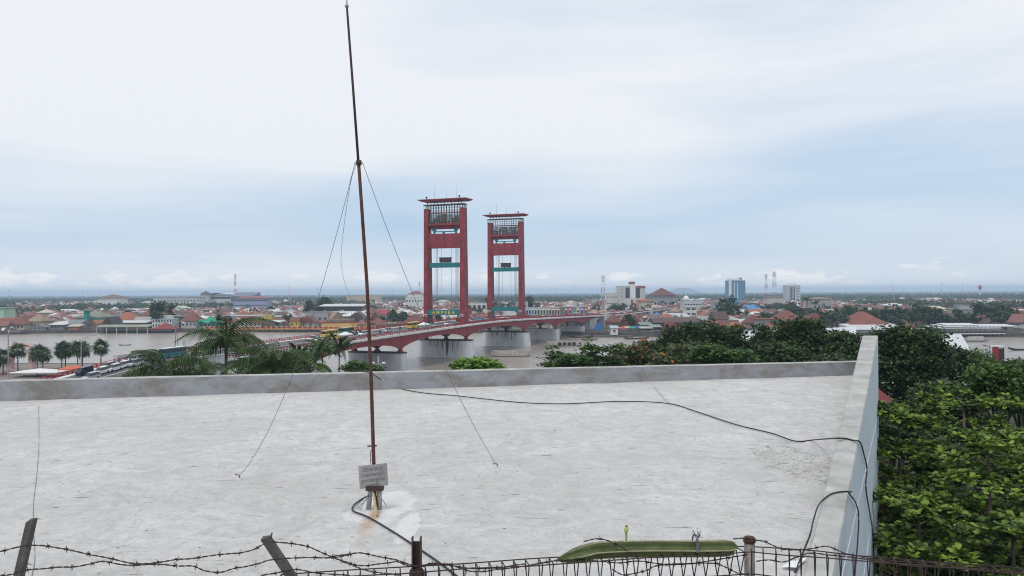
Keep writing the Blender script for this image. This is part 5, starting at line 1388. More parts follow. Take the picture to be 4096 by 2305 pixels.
MB().box(8.5, 12, -8, 8, hh_ + 0.5, hh_ + 6).build('roof_fin', M['greysteel'], gt)
wh = bld('hotel_block', 'white square hotel block with grey window bay on the skyline', 3148, 3202, 1141, 1144, 1600, 26, 'flat', (0.5, 0.52, 0.56), WHT, None, 'tower block', ov=0.1)
hh_ = at(3175, 1141, 1600).z - FBZ
MB().box(-9, 2.5, -13.5, -13.02, 1, hh_ - 3.5).build('glass_bay', M['glass'], wh); MB().box(-6, 8, -7, 7, hh_ + 0.1, hh_ + 4.4).build('roof_plant', M['white'], wh)
for i in range(5): MB().box(-9 + i * 2.9 - 0.3, -9 + i * 2.9 + 0.3, -13.9, -13.51, 1, hh_ - 3.5).build('mullion', M['white'], wh)
for i in range(6): place('window', WINM, wh, (8, -13.02, 3 + i * hh_ / 7), sc=(4.5, 1, 1.2))
for (x0, x1, yt, ye, Y, dp, kd, wc, rc, lb, wn) in (
        (2738, 2790, 1226, 1229, 700, 12, 'flat', WW, WHT, 'white block with stacked dark shutters behind the brown warehouse', (2, 3, 3.2, 1.4)),
        (2612, 2792, 1272, 1290, 530, 22, 'gx', (0.12, 0.09, 0.08), BROWN, 'long brown-roofed timber warehouse at the market bank', (14, 1, 0.25, 2.6)),
        (2640, 2712, 1255, 1274, 570, 16, 'hip', CONC, ORANGE, 'orange-tiled hip roof rising behind the brown warehouse', None),
        (2644, 2736, 1286, 1322, 508, 18, 'hip', (0.12, 0.07, 0.07), (0.17, 0.035, 0.045), 'dark crimson hipped pavilion standing over the water at the market', (7, 1, 1.2, 2)),
        (2560, 2612, 1291, 1300, 525, 10, 'mono', (0.2, 0.22, 0.2), (0.2, 0.27, 0.24), 'green-roofed market stall row at the water', (4, 1, 1.6, 1.8)),
        (2604, 2650, 1301, 1308, 512, 9, 'mono', (0.15, 0.15, 0.16), (0.28, 0.3, 0.31), 'grey-roofed market stall beside the crimson pavilion', (3, 1, 1.8, 2)),
        (2560, 2612, 1308, 1313, 508, 8, 'mono', (0.16, 0.13, 0.12), (0.42, 0.4, 0.38), 'low pale-roofed eatery at the water in front of the market stalls', (4, 1, 1.8, 1.8)),
        (2832, 2880, 1302, 1308, 545, 10, 'flat', (0.55, 0.56, 0.46), CREAM, 'pale green plastered house with one dark window near the white pier hall', (2, 1, 1, 1.4)),
        (2888, 2966, 1262, 1280, 600, 16, 'hip', CONC, ORANGE, 'orange hip roof under the big round tree', None),
        (2874, 2980, 1283, 1306, 560, 18, 'gx', CONC, (0.15, 0.055, 0.055), 'broad dark red roof in front of the orange hip roof', (6, 1, 1.4, 1.4)),
        (2800, 2880, 1266, 1280, 590, 14, 'mono', LG, (0.3, 0.3, 0.31), 'patched grey sheet roof between warehouse and round tree', None),
        (2800, 2900, 1287, 1298, 556, 12, 'gx', (0.35, 0.35, 0.34), BROWN, 'brown sheet roof behind the white riverside kiosks', None),
        (2995, 3046, 1221, 1237, 800, 16, 'mono', WW, BLUE, 'house with a bright blue sheet roof', None),
        (2998, 3060, 1237, 1252, 760, 16, 'gx', CONC, ORANGE, 'orange roof just below the bright blue sheet roof', None),
        (3100, 3232, 1243, 1290, 520, 22, 'hip', WW, RUST, 'large old rust-tiled hip-roofed house behind the dark trees', (6, 1, 1.6, 2)),
        (3398, 3556, 1248, 1298, 515, 24, 'hip', (0.2, 0.19, 0.18), (0.24, 0.085, 0.06), 'largest rust-orange hip roof behind the white pier hall', (12, 1, 1, 1.8)),
        (3550, 3664, 1236, 1268, 600, 22, 'hip', CONC, (0.32, 0.12, 0.07), 'mottled orange hip roof beyond the largest one', None),
        (3600, 3672, 1278, 1312, 520, 18, 'pyr', CONC, (0.22, 0.08, 0.07), 'small dark red pyramid roof behind the pier hall trees', None),
        (3230, 3262, 1262, 1288, 530, 12, 'gy', (0.08, 0.06, 0.06), RUST, 'first dark gable of three beside the large hip-roofed house', None),
        (3256, 3288, 1255, 1285, 545, 14, 'gy', (0.08, 0.06, 0.06), RUST, 'tallest dark gable of three beside the large hip-roofed house', None),
        (3276, 3304, 1265, 1290, 530, 12, 'gy', (0.08, 0.06, 0.06), (0.2, 0.05, 0.05), 'last dark gable of three beside the large hip-roofed house', None),
        (3200, 3260, 1241, 1246, 640, 14, 'flat', (0.6, 0.56, 0.42), CREAM, 'cream house with small windows behind the three gables', (5, 1, 1.1, 1.6)),
        (3790, 3910, 1252, 1280, 560, 18, 'gx', CONC, BROWN, 'broad brown roof under the lookout house', None),
        (3830, 3905, 1236, 1239, 600, 16, 'flat', (0.45, 0.45, 0.45), CONC, 'grey flat house below the dark lookout roof', (7, 1, 1, 1.6)),
        (3838, 3882, 1199, 1214, 610, 10, 'pyr', (0.35, 0.38, 0.42), (0.10, 0.085, 0.085), 'dark hexagonal lookout roof on a glazed upper storey', (5, 1, 1.2, 4)),
        (3070, 3140, 1188, 1191, 1000, 20, 'flat', (0.5, 0.47, 0.42), CREAM, 'long weathered cream block under the twin lattice masts', (10, 1, 1.5, 1.4)),
        (3250, 3330, 1190, 1195, 900, 16, 'hip', CONC, TAN, 'tan-roofed house with dark columns among coconut palms', (5, 1, 2, 3)),
        (2560, 2605, 1198, 1206, 840, 14, 'gx', CREAM, ORANGE, 'orange-roofed cream house between high block and pyramid-roofed hall', None),
        (2850, 2890, 1190, 1193, 850, 12, 'flat', CONC, GREY, 'unfinished concrete frame house near the big round tree', (4, 1, 2, 2)),
        (2920, 2952, 1192, 1195, 830, 12, 'flat', (0.06, 0.22, 0.42), BLUE, 'bright blue-walled block behind the big round tree', None)):
    bld('town_house', lb, x0, x1, yt, ye, Y, dp, kd, wc, rc, wn, 'house' if 'block' not in lb else 'building', ov=0.8)
# kiosk, tarpaulin and market crowd under the bridge end
bld('kiosk', 'small white kiosk with pale blue awning roof on the floating landing', 2440, 2474, 1304, 1312, 500, 6, 'mono', WW, (0.4, 0.5, 0.52), (1, 1, 1.2, 1.6), 'kiosk', ov=0.5, zb=1.2)
pt = MB(); a = on(2360, 1346, 0.6); b = on(2500, 1347, 0.6)
pt.box(a.x, b.x + 6, a.y - 1, a.y + 9, -0.4, 0.7)
tag(pt.build('floating_landing', M['greywood']), 'long low floating timber landing in front of the market bank', 'landing')
p = at(2394, 1295, 545); tp_ = MB(); tp_.hexa([(-3.3, -1, -2), (2, -1, -2), (2.6, 2, -2), (-2.4, 2, -2)], [(-2, -0.4, 2.4), (2.4, -0.4, 2.4), (2.4, 2, 2.4), (-1.8, 2, 2.4)])
o = place('tarpaulin_shelter', tp_.mesh('tarpaulin_shelter', M['cloth']), None, (p.x, p.y, 4.2), color=(0.04, 0.16, 0.5)); tag(o, 'bright blue tarpaulin shelter beside the grey pylon slab', 'shelter')
uc = [(0.03, 0.3, 0.2), (0.5, 0.45, 0.35), (0.05, 0.12, 0.4), (0.5, 0.12, 0.06), (0.6, 0.6, 0.6), (0.3, 0.25, 0.2)]
un = ['green', 'tan', 'blue', 'red', 'white', 'brown']
for i, x in enumerate((2530, 2505, 2552, 2486, 2470, 2520)):
    tent((at(x, 1300, 515 + 4 * (i % 2)).x, 515 + 5 * (i % 3), FBZ), 5, 4, 2.6, 1.2, uc[i], '%s market umbrella canopy by the cargo boat' % un[i], 'umbrella', True, name='market_umbrella')
cols = list(CN.values()); cnn = list(CN.keys())
for i in range(34):
    x = rnd.uniform(2360, 2650); Y = fshore(at(x, 1300, 510).x) + rnd.uniform(0.8, 5)
    q = at(x, 1300, Y); o = place('person', P_STAND, None, (q.x, Y, FBZ), rnd.uniform(0, 6), color=cols[i % 12]); tag(o, 'person in %s top standing in the riverside market crowd' % cnn[i % 12], 'person', 'market crowd in %s' % cnn[i % 12])

# promenade edge with yellow posts and red panels
x0_, x1_ = at(812, 1300, 586).x, at(1572, 1300, 578).x
prom = thing('promenade_fence', 'long promenade fence of red panels and yellow posts above the quay', 'fence', (x0_, 0, FBZ))
npan = 36; dx = (x1_ - x0_) / npan
pm_ = MB().box(0.42, dx - 0.42, -0.1, 0.1, 0.35, 1.5).mesh('fence_panel', M['redrail']); po_ = MB().box(-0.4, 0.4, -0.3, 0.3, 0.0, 1.8).hexa([(-0.4, -0.3, 1.8), (0.4, -0.3, 1.8), (0.4, 0.3, 1.8), (-0.4, 0.3, 1.8)], [(-0.15, -0.1, 2.2), (0.15, -0.1, 2.2), (0.15, 0.1, 2.2), (-0.15, 0.1, 2.2)]).mesh('post', pmat('yellow_post', (0.6, 0.36, 0.12), 0.7, 0.2, 1))
M['yelband'] = pmat('yellow_plinth', (0.58, 0.40, 0.16), 0.8, 0.2, 0.2, streak=0.4)
for i in range(npan):
    xx = i * dx; yy = fshore(x0_ + xx) + 0.7
    place('fence_panel', pm_, prom, (xx, yy, 0)); place('post', po_, prom, (xx, yy, 0))
    mbp = MB().box(xx + 0.01, xx + dx - 0.01, yy - 1.0, yy + 0.25, -0.7, 0.33); mbp.build('plinth', M['yelband'], prom)
pz = MB().add([(x0_, fshore(x0_) + 0.8, FBZ + 0.006), (x1_, fshore(x1_) + 0.8, FBZ + 0.006), (x1_ + 6, fshore(x1_) + 40, FBZ + 0.006), (x0_, fshore(x0_) + 16, FBZ + 0.006)], [(0, 1, 2, 3)]).build('promenade_pavement', M['prom']if 'prom' in M else pmat('pink_paving', (0.42, 0.30, 0.27), 0.9, 0.2, 0.1)); tag(pz, kind='structure')
tw1 = MB(); pa = [at(x, 1300, Y) for x, Y in ((1284, 598), (1400, 604), (1470, 612), (1600, 640))]
for a, b in zip(pa, pa[1:]):
    tw1.hexa([(a.x, a.y, FBZ), (b.x, b.y, FBZ), (b.x, b.y + 0.6, FBZ), (a.x, a.y + 0.6, FBZ)], [(a.x, a.y, FBZ + 3.4), (b.x, b.y, FBZ + 3.4), (b.x, b.y + 0.6, FBZ + 3.4), (a.x, a.y + 0.6, FBZ + 3.4)])
wl = thing('terrace_wall', 'long yellow terrace wall with red coping rising behind the promenade', 'wall', (0, 0, 0)); tw1.build('wall_face', M['yelband'], wl)
tw2 = MB()
for a, b in zip(pa, pa[1:]):
    tw2.hexa([(a.x, a.y - .15, FBZ + 3.41), (b.x, b.y - .15, FBZ + 3.41), (b.x, b.y + 0.7, FBZ + 3.41), (a.x, a.y + 0.7, FBZ + 3.41)], [(a.x, a.y - .15, FBZ + 4.3), (b.x, b.y - .15, FBZ + 4.3), (b.x, b.y + 0.7, FBZ + 4.3), (a.x, a.y + 0.7, FBZ + 4.3)])
tw2.build('coping', M['redrail'], wl)
for a in pa: OCC.append((a.x, a.y, 14))
OCC += [(at(1330, 1300, 600).x, 604, 16), (at(1400, 1300, 606).x, 612, 12), (at(1520, 1300, 606).x, 618, 14)]

# white pier halls on the far bank
for (x0, x1, yt, ye, Y, dp, kd, lb, ov) in ((3420, 3640, 1301, 1318, 494, 24, 'mono', 'white pier hall roof section with a stepped end', 1.0),
                                       (3560, 3790, 1316, 1320, 492, 14, 'flat', 'low flat white walkway roof between the pier halls', 0.6)):
    bld('pier_hall', lb, x0, x1, yt, ye, Y, dp, kd, (0.4, 0.41, 0.42), (0.60, 0.605, 0.62), None, 'hall', ov=ov)
ph = thing('pier_pavilion', 'tiered white-roofed landing pavilion on stilts at the far waterside', 'pavilion', (at(3900, 1300, 486).x, 486, 0))
MB().box(-26, 34, -5, 16, 1.6, 2.1).build('deck', M['pier'], ph)
for i, (a, b, z, h) in enumerate(((-24, 14, 5.0, 0.5), (-20, 26, 5.8, 0.5), (-16, 4, 6.5, 0.5))):
    MB().prism([(-4 + i * 3, z), (14, z + 0.9), (14, z + 1.1), (-4 + i * 3, z + 0.25)], 'x', a, b).build('roof_tier', M['whiteroof'], ph)
for i in range(20): MB().box(-24 + i * 2.6 - 0.12, -24 + i * 2.6 + 0.12, -3.6, -3.3, -2, 5.0).build('column', M['greysteel'], ph)
for i in range(14): MB().box(-8 + i * 2.4, -7.2 + i * 2.4, -3.9 + 0.02 * i, -3.6, 5.6, 6.4).build('roof_truss', M['galv'], ph)
OCC.append((ph.location.x, 495, 34))
# the big white roof on the near bank beyond the dark tree
def roofshed(label, tl, tr_, brr, bl, nrib):
    wr = thing('white_roof_shed', label, 'shed', (0, 0, 0))
    q0, q1, q2, q3 = at(*tl), at(*tr_), at(*brr), at(*bl)
    up_ = Vector((0, 0, 0.12))
    for i in range(nrib):
        k0, k1 = i / nrib, (i + 1) / nrib - 0.0015
        a, b, c_, d_ = q3.lerp(q2, k0), q3.lerp(q2, k1), q0.lerp(q1, k1), q0.lerp(q1, k0)
        w_ = Vector((0, 0, 0.05 * (i % 2)))
        MB().hexa([a - up_, b - up_, c_ - up_, d_ - up_], [a + w_, b + w_, c_ + w_, d_ + w_]).build('roof_sheet', M['whiteroof'], wr)
    ins = [q3 + Vector((1, 1, 0)), q2 + Vector((-1, 1, 0)), q1 + Vector((-1, -1, 0)), q0 + Vector((1, -1, 0))]
    MB().hexa([(p.x, p.y, -1) for p in ins], [(p.x, p.y, p.z - 0.25) for p in ins]).build('wall', M['white'], wr)


roofshed('big plain shed with one broad sloping white metal roof at the near waterside', (3560, 1338, 300), (3845, 1338, 300), (3925, 1470, 232), (3560, 1470, 232), 24)
roofshed('long white-roofed shed mostly hidden behind the row of dark trees', (2872, 1327, 330), (3425, 1308, 345), (3430, 1390, 288), (2885, 1398, 285), 40)
# signboard tower, tiled roof below the wing wall
sp_ = at(3991, 1440, 190); st_ = thing('signboard_tower', 'tall red signboard tower with white frame at the near waterside', 'sign', (sp_.x, 190, NBZ - 0.0), -0.35)
MB().box(-1.25, 0.1, -0.6, 0.6, 0, 10.5).build('red_panel', M['red'], st_); MB().box(0.101, 1.25, -0.58, 0.58, 0, 10.2).build('dark_panel', M['brownsteel'], st_)
for x in (-1.36, 1.26): MB().box(x, x + 0.1, -0.66, 0.66, 0, 10.6).build('frame_post', M['white'], st_)
MB().box(-1.4, 1.4, -0.68, 0.68, 10.61, 10.85).build('frame_cap', M['white'], st_)
bld('tiled_house', 'tall house with dark red tiled roof beside the wing wall among the trees', 3390, 3592, 1528, 1622, 64, 4, 'hip', (0.1, 0.07, 0.06), (0.20, 0.045, 0.05), None, 'house', zb=NBZ, ov=0.5)


# lattice masts
def mast_tower(x, ytop, Y, w, bands, label, single=False, name='lattice_mast'):
    p = at(x, 1200, Y); H = at(x, ytop, Y).z - FBZ
    t = thing(name, label, 'mast', (p.x, Y, FBZ))
    n = bands
    for i in range(n):
        k0, k1 = i / n, (i + 1) / n; w0, w1 = w * (1 - 0.8 * k0), w * (1 - 0.8 * k1); mb = MB(); z0, z1 = H * k0, H * k1
        r = max(0.12, Y / F * 0.45)
        c0 = [(sx * w0 / 2, sy * w0 / 2, z0) for sx, sy in ((-1, -1), (1, -1), (1, 1), (-1, 1))]; c1 = [(sx * w1 / 2, sy * w1 / 2, z1) for sx, sy in ((-1, -1), (1, -1), (1, 1), (-1, 1))]
        if single: mb.tube([(0, 0, z0), (0, 0, z1)], r * 1.3, 5)
        else:
            for a, b in zip(c0, c1): mb.tube([a, b], r, 4)
            for j in range(4): mb.tube([c0[j], c1[(j + 1) % 4]], r * 0.7, 4); mb.tube([c1[j], c1[(j + 1) % 4]], r * 0.7, 4)
        mb.build('mast_section', (M['mastred'], M['white'])[i % 2], t)
    if not single:
        mb = MB()
        for j in range(5): mb.box(-w * 0.3, w * 0.3, -w * 0.3, w * 0.3, H * (0.86 + 0.03 * j), H * (0.86 + 0.03 * j) + 0.8)
        mb.build('antenna_cluster', M['white'], t)


M['mastred'] = pmat('mast_red', (0.30, 0.07, 0.06), 0.6, 0.2, 0.5)
mast_tower(2413, 1103, 800, 6.5, 7, 'thick red and white lattice mast beyond the bridge end')
mast_tower(3065, 1097, 1250, 6, 7, 'slim dark red lattice mast, shorter of the twin masts')
mast_tower(3098, 1087, 1250, 9, 7, 'wide red and white lattice mast, taller of the twin masts')
mast_tower(941, 1097, 1500, 6, 9, 'red and white lattice mast above the blue-grey winged hall')
mast_tower(1678, 1128, 1300, 4, 7, 'thin mast beside the red hip roof near the lettered tower')
for i, (x, yt, Y, lb) in enumerate(((38, 1155, 2600, 'above the upstream picture edge'), (330, 1162, 2600, 'above the upstream woods'), (400, 1150, 2600, 'over the brown-roofed upstream hall'), (1155, 1145, 2400, 'straight above the palm crowns'), (1163, 1157, 2400, 'shorter one straight above the palm crowns'), (1071, 1160, 2600, 'above the blue school'), (1272, 1152, 2600, 'between palms and mast'), (1572, 1156, 2800, 'between mast and lettered tower'), (2868, 1150, 2600, 'beside the blue glass tower'), (3545, 1140, 2600, 'above the rooftops past the white hotel'), (3570, 1136, 2600, 'taller neighbour past the white hotel'), (3616, 1141, 2400, 'dark one past the white hotel'), (3766, 1130, 2600, 'before the red water tank'), (3850, 1137, 2600, 'just before the red water tank'))):
    mast_tower(x, yt, Y, 3, 5, 'thin distant radio mast ' + lb, True, 'radio_mast')
wt_ = thing('water_tank', 'red tank tower on the far skyline downstream', 'tank', (at(3920, 1150, 2600).x, 2600, FBZ))
MB().lathe([(2.5, 0), (2.5, 28)], 8).build('shaft', M['pier'], wt_); MB().lathe([(3, 28), (5, 30), (5, 40), (3, 41.5)], 12).build('tank', M['mastred'], wt_, True)
# far hill
hm = MB(); c_ = at(2738, 1160, 14000); n = 24
for i in range(n + 1):
    k = i / n; x = c_.x + (k - 0.5) * 620; z = 4 + 92 * math.sin(math.pi * k) ** 1.3
    hm.v += [(x, 14000, -3), (x, 14000, z * 0.95), (x, 14200, z), (x, 14500, -3)]
for i in range(n):
    for j in range(3): hm.f.append((i * 4 + j, (i + 1) * 4 + j, (i + 1) * 4 + j + 1, i * 4 + j + 1)); hm.m.append(0)
tag(hm.build('distant_hill', M['grasslot'], None, True), kind='structure')

# the packed houses of the far bank -------------------------------------------
ARCH = []
for kd in ('hip', 'gx', 'gy', 'flat', 'hip', 'gx', 'hip'):
    for w, d, h0, h1 in ((11, 9, 3.2, 6.6), (9, 11, 3.8, 7.6), (14, 9, 3.0, 6.6)):
        if kd == 'flat': h0, h1 = 5.2, 5.5
        wl_ = MB().box(-w / 2, w / 2, -d / 2, d / 2, 0, h0 - (0.225 if kd != 'flat' else 0.0)).mesh('wall', M['wall'])
        ARCH.append((kd, w, d, h0, h1, wl_, roofmesh(kd, w, d, h0, h1, 0.7).mesh('roof', M['roof'])))
RC = [('rust-red', RUST, 24), ('dark brown', BROWN, 26), ('orange-tiled', ORANGE, 9), ('white metal', (0.5, 0.51, 0.52), 5), ('grey sheet', GREY, 10), ('faded pink', PINK, 14), ('blue sheet', BLUE, 0.8), ('green sheet', (0.15, 0.26, 0.2), 2), ('tan sheet', TAN, 10)]
WC = [(0.44, 0.44, 0.42), (0.28, 0.25, 0.2), (0.24, 0.24, 0.25), (0.22, 0.21, 0.2), (0.28, 0.2, 0.16), (0.18, 0.16, 0.15), (0.3, 0.33, 0.3), (0.33, 0.25, 0.18)]


LMK = [(at(x, 1200, Y).x, Y, nm) for x, Y, nm in ((40, 600, 'the barges'), (230, 610, 'the white-roofed waterside shed'), (60, 720, 'the pale green block'), (350, 640, 'the olive-roofed hall'), (200, 760, 'the upstream woods'), (480, 645, 'the broad orange hip roof'), (645, 640, 'the big dark round tree'), (650, 780, 'the institute trees'), (760, 610, 'the rust pyramid roof'), (840, 610, 'the green prayer hall'), (980, 660, 'the blue-grey long hall'), (1000, 800, 'the lilac-blue school'), (1150, 640, 'the white open shed'), (1280, 740, 'the big spreading tree'), (1375, 710, 'the market hall'), (1520, 660, 'the crimson roof'), (1590, 620, 'the landing tree'), (1660, 800, 'the red hip-roofed block'), (1760, 640, 'the lettered tower'), (1905, 760, 'the white shop block'), (2040, 680, 'the farther tower'), (2160, 680, 'the colourful shophouses'), (2300, 760, 'the maroon shophouse'), (2413, 800, 'the thick lattice mast'), (2530, 900, 'the high white block'), (2560, 620, 'the approach columns'), (2680, 600, 'the orange roof by the warehouse'), (2660, 800, 'the pyramid-roofed hall'), (2770, 720, 'the stacked-shutter block'), (2770, 860, 'the white dome'), (2930, 640, 'the big round tree'), (2930, 860, 'the blue-walled block'), (3020, 780, 'the bright blue roof'), (3080, 640, 'the palms by the hip-roofed house'), (3100, 900, 'the twin masts'), (3260, 560, 'the three gables'), (3280, 740, 'the tan-roofed columned house'), (3470, 560, 'the largest rust-orange roof'), (3440, 700, 'the roofs past the hotel'), (3610, 620, 'the mottled orange roof'), (3620, 780, 'the dark radio mast'), (3730, 560, 'the bushy trees'), (3860, 620, 'the lookout house'), (3800, 780, 'the pale market roofs'), (3990, 560, 'the broad green trees'), (4050, 720, 'the downstream picture edge'))]


def zone(x, y):
    q = min(LMK, key=lambda q: (q[0] - x) ** 2 + (q[1] - y) ** 2); dx_, dy_ = x - q[0], y - q[1]
    if abs(dx_) < 8 and abs(dy_) < 8: return 'close beside ' + q[2]
    return ('upstream of ' if dx_ < -6 else 'downstream of ' if dx_ > 6 else 'straight ') + ('and behind ' if dy_ > 20 else 'and well before ' if dy_ < -30 else 'and just before ' if dy_ < -8 else 'and level with ') * (abs(dx_) > 6) + ('behind ' if dy_ > 0 else 'before ') * (abs(dx_) <= 6) + q[2]


def free(x, y, r):
    for a, b, q in OCC:
        if (a - x) ** 2 + (b - y) ** 2 < (q + r * 0.6) ** 2: return False
    v = Vector((x, y, 0)) - BO; s = v.dot(bu); tt = v.dot(br)
    return not (abs(tt) < 17 and s < 620)


form = {'hip': 'hip-roofed', 'gx': 'ridge-roofed', 'gy': 'gabled', 'flat': 'flat-roofed'}
cand = []
gy_ = 500.0
while gy_ < 3200:
    stp = 11.0 if gy_ < 680 else 10.0 if gy_ < 900 else 11.5 if gy_ < 1500 else 17 if gy_ < 2200 else 26
    x = -0.67 * gy_
    while x < 0.67 * gy_:
        cand.append((x + rnd.uniform(-4, 4), gy_ + rnd.uniform(-4, 4))); x += stp * rnd.uniform(0.95, 1.3)
    gy_ += stp
HOUSES = 0; far_v, far_f, far_c = [], [], []; GREENSPOT = []
GV = lambda x, y: mn.noise(Vector((x * 0.006, y * 0.0045, 7.3)))
for (x, y) in cand:
    if y < fshore(x) + (9 if not 10 < x < 130 else 40) or not free(x, y, 6): continue
    if -0.66 * y > x or x > 0.66 * y: continue
    green = GV(x, y) + max(0, (y - 1500) / 1500) - (0.10 if y < 680 else 0)
    if green > (0.33 if y < 900 else 0.29) and rnd.random() < min(0.97, 0.5 + green): GREENSPOT.append((x, y)); continue
    rn, rc, _ = rnd.choices(RC, [w for *_, w in RC])[0]
    if y > 900 and rnd.random() < 0.05: rn, rc = 'white metal', WHT
    kd, w, d, h0, h1, wm, rm_ = rnd.choice(ARCH); wc = rnd.choice(WC); k = rnd.uniform(0.62, 1.02); rz = rnd.choice((0, 1.5708)) + rnd.gauss(0.25, 0.25)
    j = rnd.uniform(0.8, 1.2); rcol = tuple(q * j for q in rc); up2 = rnd.random() < 0.2
    if HOUSES < 290 and y < 800:
        HOUSES += 1
        zn = zone(x, y)
        t = thing('town_house', '%s%s %s house %s' % ('tall ' if up2 else 'small ' if k < 0.75 else '', rn, form[kd], zn), 'house', (x, y, FBZ), rz, '%s%s %s houses %s' % ('tall ' if up2 else 'small ' if k < 0.75 else '', rn, form[kd], zn))
        t.scale = (k, k, k * (1.5 if up2 else 1)); place('wall', wm, t, color=tuple(q * j for q in wc)); place('roof', rm_, t, color=rcol)
        if y < 640:
            for q in (-0.3, 0.05, 0.32):
                place('window', WINM, t, (w * q, -d / 2 if abs(math.cos(rz)) > 0.5 else -d / 2, 1.2), sc=(1.1, 1, 1.4))
        OCC.append((x, y, max(w, d) * k * 0.34))
    else:
        big = rnd.random() < (0.03 if y < 1400 else 0.07); s2 = k * (rnd.uniform(1.6, 3.2) if big else 1)
        c_, s_ = math.cos(rz), math.sin(rz); a, b = w / 2 * s2, d / 2 * s2 * (0.7 if big else 1); hh0 = h0 * k * (1.5 if up2 else 1) * (1.3 if big else 1); hh1 = hh0 + (h1 - h0) * k
        if big: rcol = rnd.choice((WHT, (0.42, 0.42, 0.41), CREAM, RUST))
        o = len(far_v)
        P = [(-a, -b, 0), (a, -b, 0), (a, b, 0), (-a, b, 0), (-a, -b, hh0), (a, -b, hh0), (a, b, hh0), (-a, b, hh0), (-a - .6, -b - .6, hh0), (a + .6, -b - .6, hh0), (a + .6, b + .6, hh0), (-a - .6, b + .6, hh0), (-max(.5, a - b * .9), 0, hh1), (max(.5, a - b * .9), 0, hh1)]
        far_v += [(x + px * c_ - py * s_, y + px * s_ + py * c_, FBZ + pz_) for px, py, pz_ in P]
        far_f += [tuple(o + i for i in f) for f in ((0, 1, 5, 4), (1, 2, 6, 5), (2, 3, 7, 6), (3, 0, 4, 7), (8, 9, 13, 12), (9, 10, 13), (10, 11, 12, 13), (11, 8, 12))]
        far_c += [wc] * 4 + [rcol] * 4
me = bpy.data.meshes.new('far_houses'); me.from_pydata(far_v, [], far_f)
at_ = me.attributes.new('facecol', 'FLOAT_COLOR', 'FACE')
at_.data.foreach_set('color', np.array([tuple(c) + (1,) for c in far_c], dtype=np.float32).ravel())
m, nt, bs, out = newmat('far_house_paint'); an = nt.nodes.new('ShaderNodeAttribute'); an.attribute_name = 'facecol'
t = nt.nodes.new('ShaderNodeTexCoord')
nt.links.new(mixc(nt, 1.0, an.outputs['Color'], mixc(nt, noisen(nt, t.outputs['Object'], 0.25, 3), (0.6, 0.6, 0.6), (1.2, 1.2, 1.2)), 'MULTIPLY'), bs.inputs['Base Color']); bs.inputs['Roughness'].default_value = 0.85
me.materials.append(m)
o = place('far_house_sprawl', me); tag(o, 'endless sprawl of small roofs fading towards the horizon', 'houses', kind='stuff')

# ------------------------------------------------------------------ vegetation
RNG = np.random.default_rng(11)


def leafmesh(name, pos, size, mat_, up=0.6, tint=None, aspect=0.55, nrm=None):
    """One mesh of many separate diamond leaves (or leaf sprays) at the given points."""
    n = len(pos)
    nr = RNG.normal(size=(n, 3)); nr /= np.linalg.norm(nr, axis=1)[:, None]
    nr[:, 2] = np.abs(nr[:, 2]) + up; nr /= np.linalg.norm(nr, axis=1)[:, None]
    if nrm is not None: nr = nrm
    a = RNG.normal(size=(n, 3)); a -= nr * (a * nr).sum(1)[:, None]; a /= np.linalg.norm(a, axis=1)[:, None]
    b = np.cross(nr, a); s = size * RNG.uniform(0.6, 1.35, n)[:, None]
    v = np.stack([pos - a * s, pos + b * s * aspect - nr * s * 0.12, pos + a * s, pos - b * s * aspect - nr * s * 0.12], 1).reshape(-1, 3)
    me = bpy.data.meshes.new(name)
    me.vertices.add(4 * n); me.vertices.foreach_set('co', v.astype(np.float32).ravel())
    me.loops.add(4 * n); me.loops.foreach_set('vertex_index', np.arange(4 * n, dtype=np.int32))
    me.polygons.add(n); me.polygons.foreach_set('loop_start', np.arange(0, 4 * n, 4, dtype=np.int32)); me.polygons.foreach_set('loop_total', np.full(n, 4, dtype=np.int32))
    tn = RNG.uniform(0, 1, n) if tint is None else tint
    at_ = me.attributes.new('tint', 'FLOAT', 'POINT'); at_.data.foreach_set('value', np.repeat(tn, 4).astype(np.float32))
    me.materials.append(mat_); me.update(calc_edges=True); me.validate()
    return me


def crown_points(rx, ry, rz, ncl, per, spread, flat=0.5, lobes=9, seed=0, low=-0.55):
    g = np.random.default_rng(seed)
    lob = g.normal(size=(lobes, 3)); lob /= np.linalg.norm(lob, axis=1)[:, None]; lob[:, 2] = np.abs(lob[:, 2]) * 0.9 - 0.15
    lc = lob * g.uniform(0.4, 0.85, lobes)[:, None]; lr = g.uniform(0.16, 0.42, lobes) * (9.0 / max(9, lobes)) ** 0.35
    k = g.integers(0, lobes, ncl); d = g.normal(size=(ncl, 3)); d /= np.linalg.norm(d, axis=1)[:, None]
    c = lc[k] + d * (lr[k] * g.uniform(0.55, 1.0, ncl) ** 0.5)[:, None]
    c = c[c[:, 2] > low]; n = len(c)
    c[:, 2] *= 1.0 / max(0.3, np.quantile(c[:, 2], 0.985)); c[:, :2] *= 1.0 / np.quantile(np.linalg.norm(c[:, :2], axis=1), 0.96)
    c = c[c[:, 2] > low]; n = len(c)
    off = g.normal(size=(n, per, 3)) * spread; off[..., 2] *= flat
    p = (c * np.array([rx, ry, rz]))[:, None, :] + off
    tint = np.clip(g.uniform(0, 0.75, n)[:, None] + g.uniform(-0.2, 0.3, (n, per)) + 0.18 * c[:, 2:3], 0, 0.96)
    return p.reshape(-1, 3), tint.ravel(), c * np.array([rx, ry, rz])


